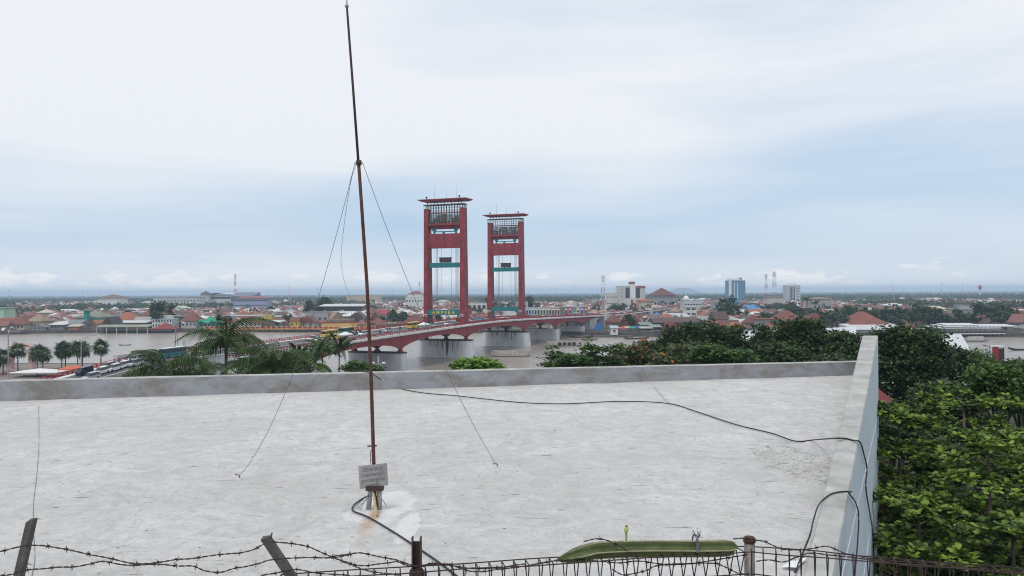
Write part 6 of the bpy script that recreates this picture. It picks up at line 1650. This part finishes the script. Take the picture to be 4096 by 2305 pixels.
def trunkmesh(h, r, limbs, top):
    mb = MB(); mb.tube([(0, 0, -0.5), (0.1 * r, 0, h * 0.5), (-0.2 * r, 0.1 * r, h * 0.85), (0, 0, h)], [r * 1.3, r, r * 0.8, r * 0.55], 8)
    for q in limbs:
        q = Vector(q) + Vector((0, 0, top)); s = Vector((0, 0, h * 0.8)); md = s.lerp(q, 0.5) + Vector((0, 0, 0.04 * top))
        mb.tube([s, md, q], [r * 0.5, r * 0.3, r * 0.1], 5)
    return mb.mesh('trunk', M['bark'], True)


def tree(label, base, height, r, rz_, leaf, ncl, per, spread, mat_, seed, flat=0.45, up=0.6, group=None, lobes=9, name='broadleaf_tree', flower=0.0, aspect=0.55, ry=None):
    p, tn, cc = crown_points(r, ry or r, rz_, ncl, per, spread, flat, lobes, seed)
    if flower:
        g = np.random.default_rng(seed + 5); pick = np.repeat(g.uniform(size=len(cc)) < flower * 2.2, per) & (g.uniform(size=len(tn)) < 0.25) & (np.repeat(cc[:, 2], per) > 0)
        tn[pick] = 1.0
    t = thing(name, label, 'tree', base, rnd.uniform(0, 6), group)
    ctr = height - rz_
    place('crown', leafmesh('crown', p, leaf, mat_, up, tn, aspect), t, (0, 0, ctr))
    place('trunk', trunkmesh(ctr, max(0.15, r * 0.07), cc[:: max(1, len(cc) // 14)] * 0.85, ctr), t)
    return t


def treeat(x, ytop, Y, rpx, hpx, label, mat_, seed, leaf=0.4, ncl=320, per=16, spread=0.6, zb=NBZ, **kw):
    p = at(x, ytop, Y); H = p.z - zb; r = rpx * Y / F; rz_ = hpx * Y / F
    return tree(label, (p.x, Y, zb), H, r, rz_, leaf, ncl, per, spread, M[mat_], seed, **kw)


# big trees standing between the monument and the river
treeat(2735, 1309, 112, 95, 95, 'rounded dark tree behind the parapet nearest the flame trees', 'dark_leaf', 1, 0.28, 420, 20, 0.6, lobes=11)
treeat(2865, 1306, 116, 105, 100, 'dark tree behind the parapet, second from the flame trees', 'dark_leaf', 2, 0.28, 460, 20, 0.6, lobes=11)
treeat(3055, 1317, 114, 75, 95, 'narrow dark tree just past the pale gap in the row behind the parapet', 'dark_leaf', 3, 0.28, 340, 20, 0.55, lobes=9)
treeat(3175, 1288, 108, 105, 125, 'tallest dense dark tree behind the parapet before the wing wall', 'dark_leaf', 22, 0.28, 520, 20, 0.6, lobes=12)
treeat(3290, 1322, 106, 75, 100, 'dark tree leaning on the tallest one towards the wing wall', 'dark_leaf', 23, 0.26, 340, 20, 0.55, lobes=9)
treeat(3385, 1336, 100, 85, 90, 'feathery dull green tree just before the wing wall end', 'dark_leaf', 4, 0.24, 360, 20, 0.55, lobes=9)
treeat(2810, 1385, 100, 170, 70, 'broad low dark tree filling under the row behind the flame trees', 'dark_leaf', 24, 0.28, 520, 20, 0.6, lobes=14)
treeat(3180, 1392, 96, 200, 75, 'broad low dark tree filling under the tallest one', 'dark_leaf', 25, 0.28, 560, 20, 0.6, lobes=14)
treeat(3605, 1326, 84, 165, 165, 'broad dark tree just beyond the wing wall end', 'dark_leaf', 5, 0.24, 1000, 22, 0.6, lobes=18)
treeat(3770, 1402, 92, 95, 85, 'low dark tree between the broad dark tree and the white shed roof', 'dark_leaf', 6, 0.26, 420, 18, 0.6)
treeat(2570, 1382, 98, 130, 75, 'flame tree with orange blossoms behind the parapet', 'flame_leaf', 7, 0.30, 520, 20, 0.55, flower=0.14, lobes=12)
treeat(2700, 1404, 94, 140, 60, 'second flame tree with scattered orange blossoms under the dark trees', 'flame_leaf', 8, 0.28, 520, 20, 0.5, flower=0.12, lobes=12)
treeat(2860, 1390, 88, 120, 62, 'bright green feathery tree under the dark trees', 'mid_leaf', 9, 0.26, 420, 20, 0.6, flat=0.25, up=1.2)
treeat(2225, 1390, 96, 70, 80, 'open-branched green tree behind the parapet beyond the fender', 'mid_leaf', 10, 0.24, 60, 34, 0.5, flat=0.22, up=1.4, lobes=5)
treeat(2412, 1378, 92, 75, 95, 'tall-spired open green tree beside the flame tree', 'mid_leaf', 12, 0.24, 70, 34, 0.5, flat=0.22, up=1.4, lobes=6)
treeat(2310, 1428, 90, 100, 50, 'low spreading green tree between the two open-branched ones', 'mid_leaf', 13, 0.26, 260, 24, 0.55, flat=0.25, up=1.3, lobes=9)
treeat(1900, 1444, 78, 66, 45, 'small bright lime-green domed tree above the parapet below the towers', 'bright_leaf', 14, 0.26, 420, 20, 0.4, flat=0.4, up=0.9, lobes=12)
treeat(1972, 1460, 78, 38, 28, 'flat lime-green sapling beside the bright domed tree', 'bright_leaf', 15, 0.24, 130, 16, 0.4, flat=0.3)
treeat(1440, 1452, 100, 75, 40, 'low green tree beside the mast above the parapet', 'mid_leaf', 16, 0.28, 200, 20, 0.6, flat=0.3, up=1.2)
treeat(3985, 1470, 52, 150, 110, 'fine-leaved olive tree behind the broad-leaved almond trees', 'mid_leaf', 17, 0.16, 620, 22, 0.45, flat=0.35, lobes=13)
treeat(4080, 1460, 60, 110, 110, 'fine-leaved olive tree at the picture edge behind the almond trees', 'dark_leaf', 18, 0.17, 420, 22, 0.5, flat=0.35)
treeat(3920, 1425, 115, 75, 70, 'tufted bamboo clump beside the red signboard tower', 'mid_leaf', 19, 0.42, 220, 18, 0.5, flat=1.2, up=0.1, aspect=0.18, name='bamboo_clump')
treeat(3640, 1560, 82, 70, 80, 'pale grey-green weeping tree below the broad dark tree', 'far_leaf', 20, 0.26, 320, 18, 0.5, flat=1.0, up=0.1, aspect=0.2)
treeat(3790, 1545, 60, 130, 130, 'shadowy dark tree under the broad dark tree, behind the almond leaves', 'dark_leaf', 21, 0.2, 520, 20, 0.5)

treeat(3575, 1648, 46, 110, 110, 'dark leafy tree hugging the wing wall under the red tiled roof', 'dark_leaf', 26, 0.17, 620, 20, 0.4, lobes=12)

# broad-leaved almond trees beside the wing wall: leaves in rosettes on level tiers
def obovate(L_, W_):
    mb = MB(); prof = [(0.0, 0.05), (0.35, 0.28), (0.68, 0.5), (0.9, 0.36), (1.0, 0.0)]
    vs = []
    for k, w in prof:
        z = 0.10 * math.sin(k * 2.6) * L_ - 0.05 * k * k * L_
        vs += [(k * L_, -w * W_, z + 0.03), (k * L_, 0, z), (k * L_, w * W_, z + 0.03)]
    fs = []
    for i in range(len(prof) - 1):
        o = i * 3; fs += [(o, o + 3, o + 4, o + 1), (o + 1, o + 4, o + 5, o + 2)]
    return vs, fs


KV, KF = obovate(0.26, 0.155)
LEAFM = []
for i in range(8):
    me = bpy.data.meshes.new('leaf'); me.from_pydata(KV, [], KF); a_ = me.attributes.new('tint', 'FLOAT', 'POINT'); a_.data.foreach_set('value', [min(1, 0.42 + 0.09 * i)] * len(KV)); me.materials.append(M['keta_leaf']); LEAFM.append(me)


def almond(label, x, ytop, Y, spread_m, depth_m, tiers, seed, nleafobj, group=None):
    g = random.Random(seed); p = at(x, ytop, Y); H = p.z - NBZ
    t = thing('almond_tree', label, 'tree', (p.x, Y, NBZ), 0)
    tr = MB(); tr.tube([(0, 0, -0.5), (0.05, 0, H * 0.5), (0, 0.1, H - 0.5)], [0.28, 0.15, 0.04], 9)
    ros = []
    for ti in range(tiers):
        z = H - 0.15 - ti * depth_m; R = spread_m * (0.45 + 0.55 * min(1, ti / 2.5)) * g.uniform(0.85, 1.1)
        nb = 5 + ti
        for b in range(nb):
            a = b * 6.283 / nb + ti * 0.7 + g.uniform(-0.3, 0.3); ln = R * g.uniform(0.7, 1.05); drop = g.uniform(-0.25, 0.2)
            P = [Vector((0, 0, z - 0.35)), Vector((math.cos(a) * ln * 0.5, math.sin(a) * ln * 0.5, z - 0.1 + drop * 0.4)), Vector((math.cos(a) * ln, math.sin(a) * ln, z + drop))]
            tr.tube(P, [0.06, 0.04, 0.015], 5)
            k = int(11 + ln * 4.5)
            for q in range(k):
                f = g.uniform(0.15, 1.0) ** 0.6; c = P[0].lerp(P[1], f * 2) if f < 0.5 else P[1].lerp(P[2], f * 2 - 1)
                c = c + Vector((g.gauss(0, 0.30), g.gauss(0, 0.30), g.uniform(-0.10, 0.12)))
                ros.append((c, g.random() ** 2.2))
    place('trunk', tr.mesh('trunk', M['bark'], True), t)
    allv, allf, allt, single = [], [], [], []
    for c, q in ros:
        nl = g.randint(7, 11); ph = g.uniform(0, 6)
        wc = Vector((p.x, Y, NBZ)) + c
        for i in range(nl):
            a = ph + i * 2.4; tilt = g.uniform(-0.15, 0.75) if i < nl - 3 else g.uniform(0.6, 1.15); sc = g.uniform(0.6, 1.25)
            mt = Matrix.Rotation(a, 4, 'Z') @ Matrix.Rotation(-tilt + 0.25, 4, 'Y') @ Matrix.Rotation(g.uniform(-0.4, 0.4), 4, 'X')
            tn = max(0.0, min(1.0, 0.08 + 0.9 * q + g.uniform(-0.08, 0.12)))
            single.append((wc.y - wc.z * 1.6, c, mt, sc, tn))
    single.sort(key=lambda s: s[0])
    cr = bpy.data.meshes.new('foliage')
    for i, (_, c, mt, sc, tn) in enumerate(single):
        if i < nleafobj:
            o = place('leaf', LEAFM[min(7, max(0, int((tn - 0.35) * 11)))], t); o.matrix_local = Matrix.Translation(c) @ mt @ Matrix.Scale(sc, 4)
        else:
            b = len(allv)
            M_ = Matrix.Translation(c) @ mt @ Matrix.Scale(sc, 4)
            allv += [tuple(M_ @ Vector(v)) for v in KV]; allf += [tuple(b + j for j in f) for f in KF]; allt += [tn] * len(KV)
    cr.from_pydata(allv, [], allf); a_ = cr.attributes.new('tint', 'FLOAT', 'POINT'); a_.data.foreach_set('value', allt); cr.materials.append(M['keta_leaf'])
    o = place('foliage', cr, t); o['kind'] = 'stuff'
    return t


almond('almond tree with big glossy leaves in tiers close to the wing wall, lowest in front', 3680, 1990, 24.0, 2.8, 1.15, 5, 31, 120)
almond('almond tree with the brightest yellow-green leaf tiers at the picture edge', 3960, 1740, 26.0, 3.1, 1.2, 6, 32, 110)
almond('almond tree behind the brightest one, its top tier below the olive tree', 3860, 1575, 33.0, 4.3, 1.2, 6, 33, 50)
almond('almond tree with darker leaves against the wing wall below the weeping tree', 3600, 1640, 31.0, 3.4, 1.2, 5, 34, 20)
almond('almond tree lowest at the picture edge behind the descending fence', 4060, 2080, 22.0, 2.5, 1.15, 5, 35, 0)
un_ = np.random.default_rng(5); q = np.stack([un_.uniform(5, 40, 42000), un_.uniform(14, 52, 42000), un_.uniform(4.2, 19.5, 42000)], 1)
q = q[(q[:, 0] > 0.5 * q[:, 1] + 0.9) & (q[:, 2] < 20.5 - 0.06 * (q[:, 1] - 24) - (q[:, 1] < 23) * 2.5)]
o = place('undergrowth_shade_fill', leafmesh('undergrowth_shade_fill', q, 0.4, M['dark_leaf'], 0.5)); tag(o, 'dark tangled leaf fill standing in for shade inside and below the almond trees', 'undergrowth_shade_fill', kind='stuff')  # dark leaves reach up into the crowns, standing in for their inner shade


# palms ------------------------------------------------------------------------
def frondmesh(L_, droop, leaflet, n=34, seed=0, vshape=0.5, width=0.035):
    g = random.Random(seed); mb = MB(); P = []
    for i in range(n + 1):
        k = i / n; P.append(Vector((L_ * (k - 0.12 * droop * k * k), 0, L_ * (0.75 * k - droop * 0.95 * k * k))))
    mb.tube(P[::3] + [P[-1]], [max(0.006, 0.05 * (1 - j / (n / 3 + 2))) for j in range(len(P[::3]) + 1)], 4, cap=False)
    tn = [0.75] * len(mb.v)
    for i in range(3, n + 1):
        k = i / n; ll = leaflet * math.sin(math.pi * min(0.97, 0.12 + 0.86 * k)) ** 0.6; t_ = g.uniform(0.1, 0.9)
        d = (P[i] - P[i - 1]).normalized()
        for s in (-1, 1):
            side = Vector((0.35, s * 1.0, vshape * g.uniform(0.3, 1))).normalized(); e1 = P[i] + side * ll * 0.42; e2 = P[i] + side * ll * 0.6 + Vector((0, 0, -ll * g.uniform(0.7, 1.15)))
            w = d * width
            o = len(mb.v); mb.v += [tuple(P[i] - w), tuple(P[i] + w), tuple(e1 + w * 1.2), tuple(e1 - w * 1.2), tuple(e2)]
            mb.f += [(o, o + 1, o + 2, o + 3), (o + 3, o + 2, o + 4)]; mb.m += [0, 0]; tn += [t_] * 5
    me = mb.mesh('frond', M['frond']); a_ = me.attributes.new('tint', 'FLOAT', 'POINT'); a_.data.foreach_set('value', tn)
    return me


FROND = [frondmesh(3.4, 1.15, 1.15, 27, 1, 0.3, 0.034), frondmesh(3.2, 1.45, 1.2, 27, 2, 0.3, 0.034), frondmesh(3.6, 0.85, 1.0, 27, 3, 0.35, 0.034), frondmesh(3.0, 1.7, 1.15, 27, 4, 0.3, 0.034)]
FRONDS = [frondmesh(3.6, 0.8, 0.7, 14, 5, 0.4, 0.11), frondmesh(3.4, 1.15, 0.7, 14, 6, 0.4, 0.11), frondmesh(3.6, 0.4, 0.6, 14, 7, 0.4, 0.11)]


def palm(label, p, height, nf, size, fr, group=None, name='feather_palm', up=0.25, trunk=0.16):
    t = thing(name, label, 'palm', p, rnd.uniform(0, 6), group)
    mb = MB(); mb.tube([(0, 0, -0.3), (0.05, 0.03, height * 0.4), (-0.04, 0, height * 0.8), (0, 0, height)], [trunk * 1.3, trunk, trunk * 0.9, trunk * 0.8], 8); mb.build('trunk', M['palmtrunk'], t, True)
    for i in range(nf):
        a = i * 2.39996; k = i / nf
        o = place('frond', fr[i % len(fr)], t, (0, 0, height - 0.1)); o.scale = (size * rnd.uniform(0.85, 1.1),) * 3
        o.rotation_euler = (rnd.uniform(-0.2, 0.2), up * 2.2 - 1.4 + 1.2 * k, a)
    return t


def palmat(x, y, Y, nf, size, label, fr=FROND, zb=NBZ, **kw):
    p = at(x, y, Y); return palm(label, (p.x, Y, zb), p.z - zb, nf, size, fr, **kw)


palmat(905, 1386, 50, 15, 1.02, 'tallest feather palm rising over the parapet above the approach road')
palmat(1090, 1480, 46, 15, 0.95, 'wide feather palm arching just above the parapet beside the tallest palm')
palmat(655, 1502, 42, 12, 0.8, 'low drooping feather palm at the parapet beside the queue of cars')
palmat(790, 1505, 55, 11, 0.8, 'feather palm half hidden between the tallest and the low drooping one')
palmat(1010, 1475, 62, 11, 0.8, 'feather palm behind the wide arching one, against the bridge railing')
palmat(1195, 1435, 110, 16, 0.85, 'slender palm in front of the red girder, first of three', FRONDS)
palmat(1290, 1408, 112, 16, 0.85, 'slender palm in front of the red girder, middle of three', FRONDS)
palmat(1357, 1404, 112, 16, 0.85, 'slender palm before the shadowed pier beside the mast', FRONDS)
palmat(1240, 1470, 80, 16, 0.9, 'low palm just above the parapet below the slender three', FRONDS)


# fan palms of the riverside square
def fanmesh(seed):
    g = random.Random(seed); mb = MB(); tn = []
    mb.tube([(0, 0, 0), (0.9, 0, 0.2)], 0.03, 4, cap=False); tn += [0.5] * len(mb.v)
    for i in range(14):
        a = (i - 6.5) / 6.5 * 2.0; ln = 1.45 * (1 - 0.12 * abs(a)) * g.uniform(0.9, 1.1); d = Vector((math.cos(a), math.sin(a), 0.15 - 0.12 * abs(a))); c = Vector((0.9, 0, 0.2)); pr = Vector((-d.y, d.x, 0)) * 0.11
        m_ = c + d * ln * 0.6; e = c + d * ln + Vector((0, 0, -0.55 * g.uniform(0.6, 1.2)))
        o = len(mb.v); mb.v += [tuple(c), tuple(m_ + pr), tuple(e), tuple(m_ - pr)]; mb.f += [(o, o + 1, o + 2, o + 3)]; mb.m += [0]; tn += [g.random()] * 4
    me = mb.mesh('fan_leaf', M['frond']); a_ = me.attributes.new('tint', 'FLOAT', 'POINT'); a_.data.foreach_set('value', tn); return me


FANS = [fanmesh(i) for i in range(3)]
for i, (x, y, Y) in enumerate(((12, 1428, 245), (72, 1402, 248), (150, 1412, 240), (172, 1420, 246), (247, 1397, 246), (262, 1404, 250), (310, 1392, 244), (330, 1398, 250), (404, 1390, 246), (-25, 1440, 240))):
    p = at(x, y, Y); t = thing('fan_palm', 'fan palm, %s along the riverside square from the picture edge' % ordn[i] if i < 9 else 'fan palm cut by the picture edge at the riverside square', 'palm', (p.x, Y, NBZ), rnd.uniform(0, 6), 'fan palms of the square')
    H = p.z - NBZ; MB().tube([(0, 0, 0), (0.05, 0, H * 0.5), (0, 0, H)], [0.24, 0.19, 0.16], 8).build('trunk', M['palmtrunk'], t, True)
    for k in range(19):
        o = place('fan_leaf', FANS[k % 3], t, (0, 0, H - 0.1)); o.scale = (rnd.uniform(1.35, 1.6),) * 3; o.rotation_euler = (rnd.uniform(-0.3, 0.3), -1.2 + 2.4 * (k / 19) ** 0.8, k * 2.39996)

# trees of the far bank: one by one near, a mass beyond
FT_ = []
for i in range(6):
    p, tn, cc = crown_points(4.2, 4.2, 3.4, 60, 9, 0.55, 0.6, 8, 40 + i); FT_.append((leafmesh('crown', p, 0.75, M['far_leaf'], 0.5, tn), trunkmesh(4.2, 0.28, cc[::9] * 0.8, 4.2)))
CP_ = [FRONDS[0], FRONDS[1], FRONDS[2]]


def fartree(x, y, k, label, group, kz=1.0):
    c, tr = rnd.choice(FT_); t = thing('broadleaf_tree', label, 'tree', (x, y, FBZ), rnd.uniform(0, 6), group); t.scale = (k, k, k * kz)
    place('crown', c, t, (0, 0, 5.2)); place('trunk', tr, t); return t


for (x, yt, Y, k, lb) in ((645, 1214, 640, 2.2, 'big dark round tree behind the white turquoise-trimmed house'), (625, 1250, 615, 1.3, 'dark tree beside the white turquoise-trimmed house'), (1280, 1196, 740, 2.3, 'big dark spreading tree behind the market hall'), (1240, 1210, 760, 1.6, 'dark tree beside the big spreading one behind the market hall'), (1590, 1250, 600, 1.7, 'round dark tree at the bridge landing before the lettered tower'), (1625, 1262, 610, 1.3, 'smaller round tree at the bridge landing'), (1525, 1268, 600, 0.9, 'thin loose tree on the terrace wall'), (2918, 1196, 640, 2.1, 'big round green tree behind the orange hip roof'), (2905, 1222, 620, 1.5, 'lower part tree beside the big round one'), (2530, 1262, 540, 1.5, 'round tree over the market umbrellas by the bridge end'), (3690, 1226, 540, 1.9, 'bushy tree between pier hall and lookout house'), (3745, 1240, 530, 1.7, 'second bushy tree beside the lookout house'), (3950, 1216, 540, 2.0, 'broad green tree past the lookout house'), (4010, 1222, 545, 2.0, 'second broad green tree past the lookout house'), (3985, 1250, 520, 1.7, 'lower green tree past the lookout house'), (3350, 1262, 530, 1.6, 'bushy tree among the coconut palms by the three gables'), (3310, 1270, 525, 1.4, 'small bushy tree next to the three gables'), (3580, 1270, 525, 1.3, 'rounded tree in front of the mottled orange roof'), (1960, 1196, 900, 2.2, 'tree clump seen between the two towers'), (2130, 1192, 900, 2.4, 'tree clump just past the farther tower'), (885, 1262, 625, 1.1, 'dark tree behind the green prayer hall'), (1150, 1262, 640, 1.1, 'low dark tree behind the white shed'), (1570, 1240, 615, 0.8, 'slim tree by the lettered tower'), (1745, 1262, 605, 1.3, 'dark tree seen through the lettered tower portal')):
    p = at(x, yt, Y); fartree(p.x, Y, k, lb, None, (p.z - FBZ) / (8.4 * k))
for i, (x, yt, Y, lb) in enumerate(((1087, 1228, 640, 'coconut palm over the yellow block upstream'), (1895, 1235, 620, 'first coconut palm between the towers'), (1918, 1238, 625, 'second coconut palm between the towers'), (2985, 1252, 560, 'coconut palm before the broad dark red roof'), (3160, 1215, 560, 'first coconut palm over the large hip-roofed house'), (3228, 1192, 570, 'tallest coconut palm over the large hip-roofed house'), (3262, 1208, 575, 'third coconut palm over the three gables'), (3384, 1228, 540, 'coconut palm beside the largest rust-orange roof'), (3345, 1245, 535, 'low coconut palm in the bushes by the three gables'), (2650, 1205, 800, 'coconut palm before the pyramid-roofed hall'), (2690, 1208, 820, 'second coconut palm before the pyramid-roofed hall'), (2540, 1235, 700, 'coconut palm by the lower white wing'))):
    palmat(x, yt + 8, Y, 16, 1.15, lb, FRONDS, FBZ, name='coconut_palm', trunk=0.2)
nt_ = 0; mass = []
for (x, y) in sorted(GREENSPOT, key=lambda s: s[1]):
    if not free(x, y, 4): continue
    k = rnd.uniform(0.8, 1.6)
    if nt_ < 200 and y < 900:
        zn = zone(x, y); fartree(x, y, k, '%s tree %s' % ('big green' if k > 1.3 else 'small green' if k < 1.0 else 'green', zn), 'trees ' + zn); nt_ += 1
    else: mass.append((x, y, k))
g = np.random.default_rng(3)
yy = 800 * (13500 / 800) ** g.uniform(0, 1, 15000); xx = g.uniform(-0.7, 0.7, 15000) * yy
dens = np.array([GV(a, b) for a, b in zip(xx, yy)])
keep = (dens + (yy - 2100) / 1300 > 0.16) | (g.uniform(size=15000) < 0.04)
mass += [(a, b, c) for a, b, c in zip(xx[keep], yy[keep], g.uniform(0.8, 1.7, keep.sum()))]
mass = np.array(mass); nl = 22
sz = mass[:, 2]
off = g.normal(size=(len(mass), nl, 3)); off /= np.linalg.norm(off, axis=2)[..., None]; off *= (g.uniform(0.3, 1, (len(mass), nl)) ** 0.4)[..., None]
pos = np.stack([mass[:, 0], mass[:, 1], np.full(len(mass), FBZ) + 5.2 * sz], 1)[:, None, :] + off * sz[:, None, None] * np.array([4.4, 4.4, 3.6])
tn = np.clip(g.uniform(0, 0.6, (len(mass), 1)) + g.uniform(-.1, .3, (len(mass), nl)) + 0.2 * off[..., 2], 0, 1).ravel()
pos[..., 2] = np.maximum(pos[..., 2], FBZ + 0.3)
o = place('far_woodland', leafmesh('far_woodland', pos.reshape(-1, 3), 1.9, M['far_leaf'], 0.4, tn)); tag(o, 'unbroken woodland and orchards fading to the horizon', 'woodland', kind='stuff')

# ------------------------------------------------------------------ the riverside square
for i, (x, Y, w, d, h, c_, lb) in enumerate(((160, 236, 14, 7, 1.5, (0.75, 0.75, 0.76), 'long white event canopy among the fan palms'), (275, 232, 4, 4, 2.6, (0.6, 0.16, 0.08), 'first orange vendor tarp behind the fan palms'), (308, 234, 4, 4, 2.6, (0.6, 0.16, 0.08), 'second orange vendor tarp behind the fan palms'), (342, 233, 4, 4, 2.6, (0.55, 0.14, 0.08), 'third orange vendor tarp before the last fan palm'), (370, 236, 4, 4, 2.4, (0.5, 0.14, 0.09), 'last orange vendor tarp near the approach railing'))):
    p = at(x, 1480, Y); tent((p.x, Y, NBZ), w, d, h, 0.9, c_, lb, 'canopy')
for i, (x, Y, lb) in enumerate(((1345, 150, 'blue and white tent beneath the slender palms'), (1395, 155, 'white peaked tent beneath the slender palms by the pier'))):
    p = at(x, 1485, Y); tent((p.x, Y, NBZ), 7, 5, 7.5, 1.8, (0.06, 0.12, 0.42) if i == 0 else (0.7, 0.72, 0.74), lb, 'tent')
sg = thing('stage_arch', 'pale pink arched stage frame behind the fan palms', 'stage', (at(85, 1450, 262).x, 262, NBZ)); M['pinkp'] = pmat('pink_board', (0.5, 0.33, 0.30), 0.8, 0.15, 0.4)
MB().box(-4.2, -2.8, -1, 1, 0, 6.5).build('stage_column', M['pinkp'], sg); MB().box(2.8, 4.2, -1, 1, 0, 6.5).build('stage_column', M['pinkp'], sg)
MB().tube([(3.5 * math.cos(a), 0, 6.5 + 1.4 * math.sin(a)) for a in np.linspace(0, math.pi, 9)], 0.6, 6).build('stage_arch_beam', M['pinkp'], sg)
lamp(Vector((at(325, 1480, 205).x, 205, NBZ)), 0.6, 'tall grey lamp pole in front of the dark navy minibus', None, False, 1.55)
lamp(Vector((at(33, 1480, 215).x, 215, NBZ)), 1.9, 'tall double-armed lamp pole at the fan palms by the picture edge', None, True, 1.75)
p = at(1513, 1426, 118); tl = thing('street_lamp', 'white twin-armed lamp before the shadowed pier beside the mast', 'street lamp', (p.x, 118, NBZ)); hz_ = p.z - NBZ
MB().tube([(0, 0, 0), (0, 0, hz_)], [0.12, 0.07], 6).build('pole', M['white'], tl)
for sg_ in (-1, 1):
    MB().tube([(0, 0, hz_ - 1.3), (sg_ * 0.5, 0, hz_ - 1.15), (sg_ * 0.75, 0, hz_ - 1.0)], 0.04, 5).build('arm', M['white'], tl)
    MB().lathe([(0.05, -0.1), (0.3, -0.05), (0.28, 0.08), (0.08, 0.16)], 8, c=(sg_ * 0.8, 0, hz_ - 1.0)).build('lamp_head', M['white'], tl)
rl = thing('riverside_railing', 'red riverside railing running behind the fan palms to the bridge approach', 'railing', (0, 0, NBZ)); ra, rb = at(-60, 1490, 236), at(450, 1460, 262); rd = rb - ra; nn_ = int(math.hypot(rd.x, rd.y) / 4)
for i in range(nn_): o = place('railing_panel', rpm, rl, (ra.x + rd.x * i / nn_, ra.y + rd.y * i / nn_, 0), math.atan2(rd.y, rd.x) - math.pi / 2)
for x, Y, yt, lb in ((706, 400, 1310, 'tall lattice navigation post standing in the river'), (737, 420, 1362, 'shorter navigation post in the river beside the tall one')):
    p = at(x, yt, Y); t = thing('navigation_post', lb, 'post', (p.x, Y, -1))
    for dx_ in (-0.5, 0.5): MB().tube([(dx_, 0, 0), (dx_, 0, p.z + 1)], 0.12, 5).build('upright', M['greysteel'], t)
    for k in range(7): MB().tube([(-0.5, 0, 1 + k * (p.z / 7)), (0.5, 0, 1 + k * (p.z / 7))], 0.08, 4).build('rung', M['greysteel'], t)

# ------------------------------------------------------------------ haze over the plain
hz = MB().box(-14900, 14900, -390, 14900, -4, 80)
hz = hz.build('haze', None)
m = bpy.data.materials.new('haze_air'); m.use_nodes = True; nt = m.node_tree; nt.nodes.clear()
vs = nt.nodes.new('ShaderNodeVolumePrincipled'); vs.inputs['Color'].default_value = (0.60, 0.79, 1.0, 1); vs.inputs['Density'].default_value = 0.00015; vs.inputs['Anisotropy'].default_value = 0.0
oo = nt.nodes.new('ShaderNodeOutputMaterial'); nt.links.new(vs.outputs[0], oo.inputs['Volume'])
hz.data.materials.clear(); hz.data.materials.append(m); hz['kind'] = 'stuff'; hz['label'] = 'pale blue haze lying over the far plain'; hz['category'] = 'haze'
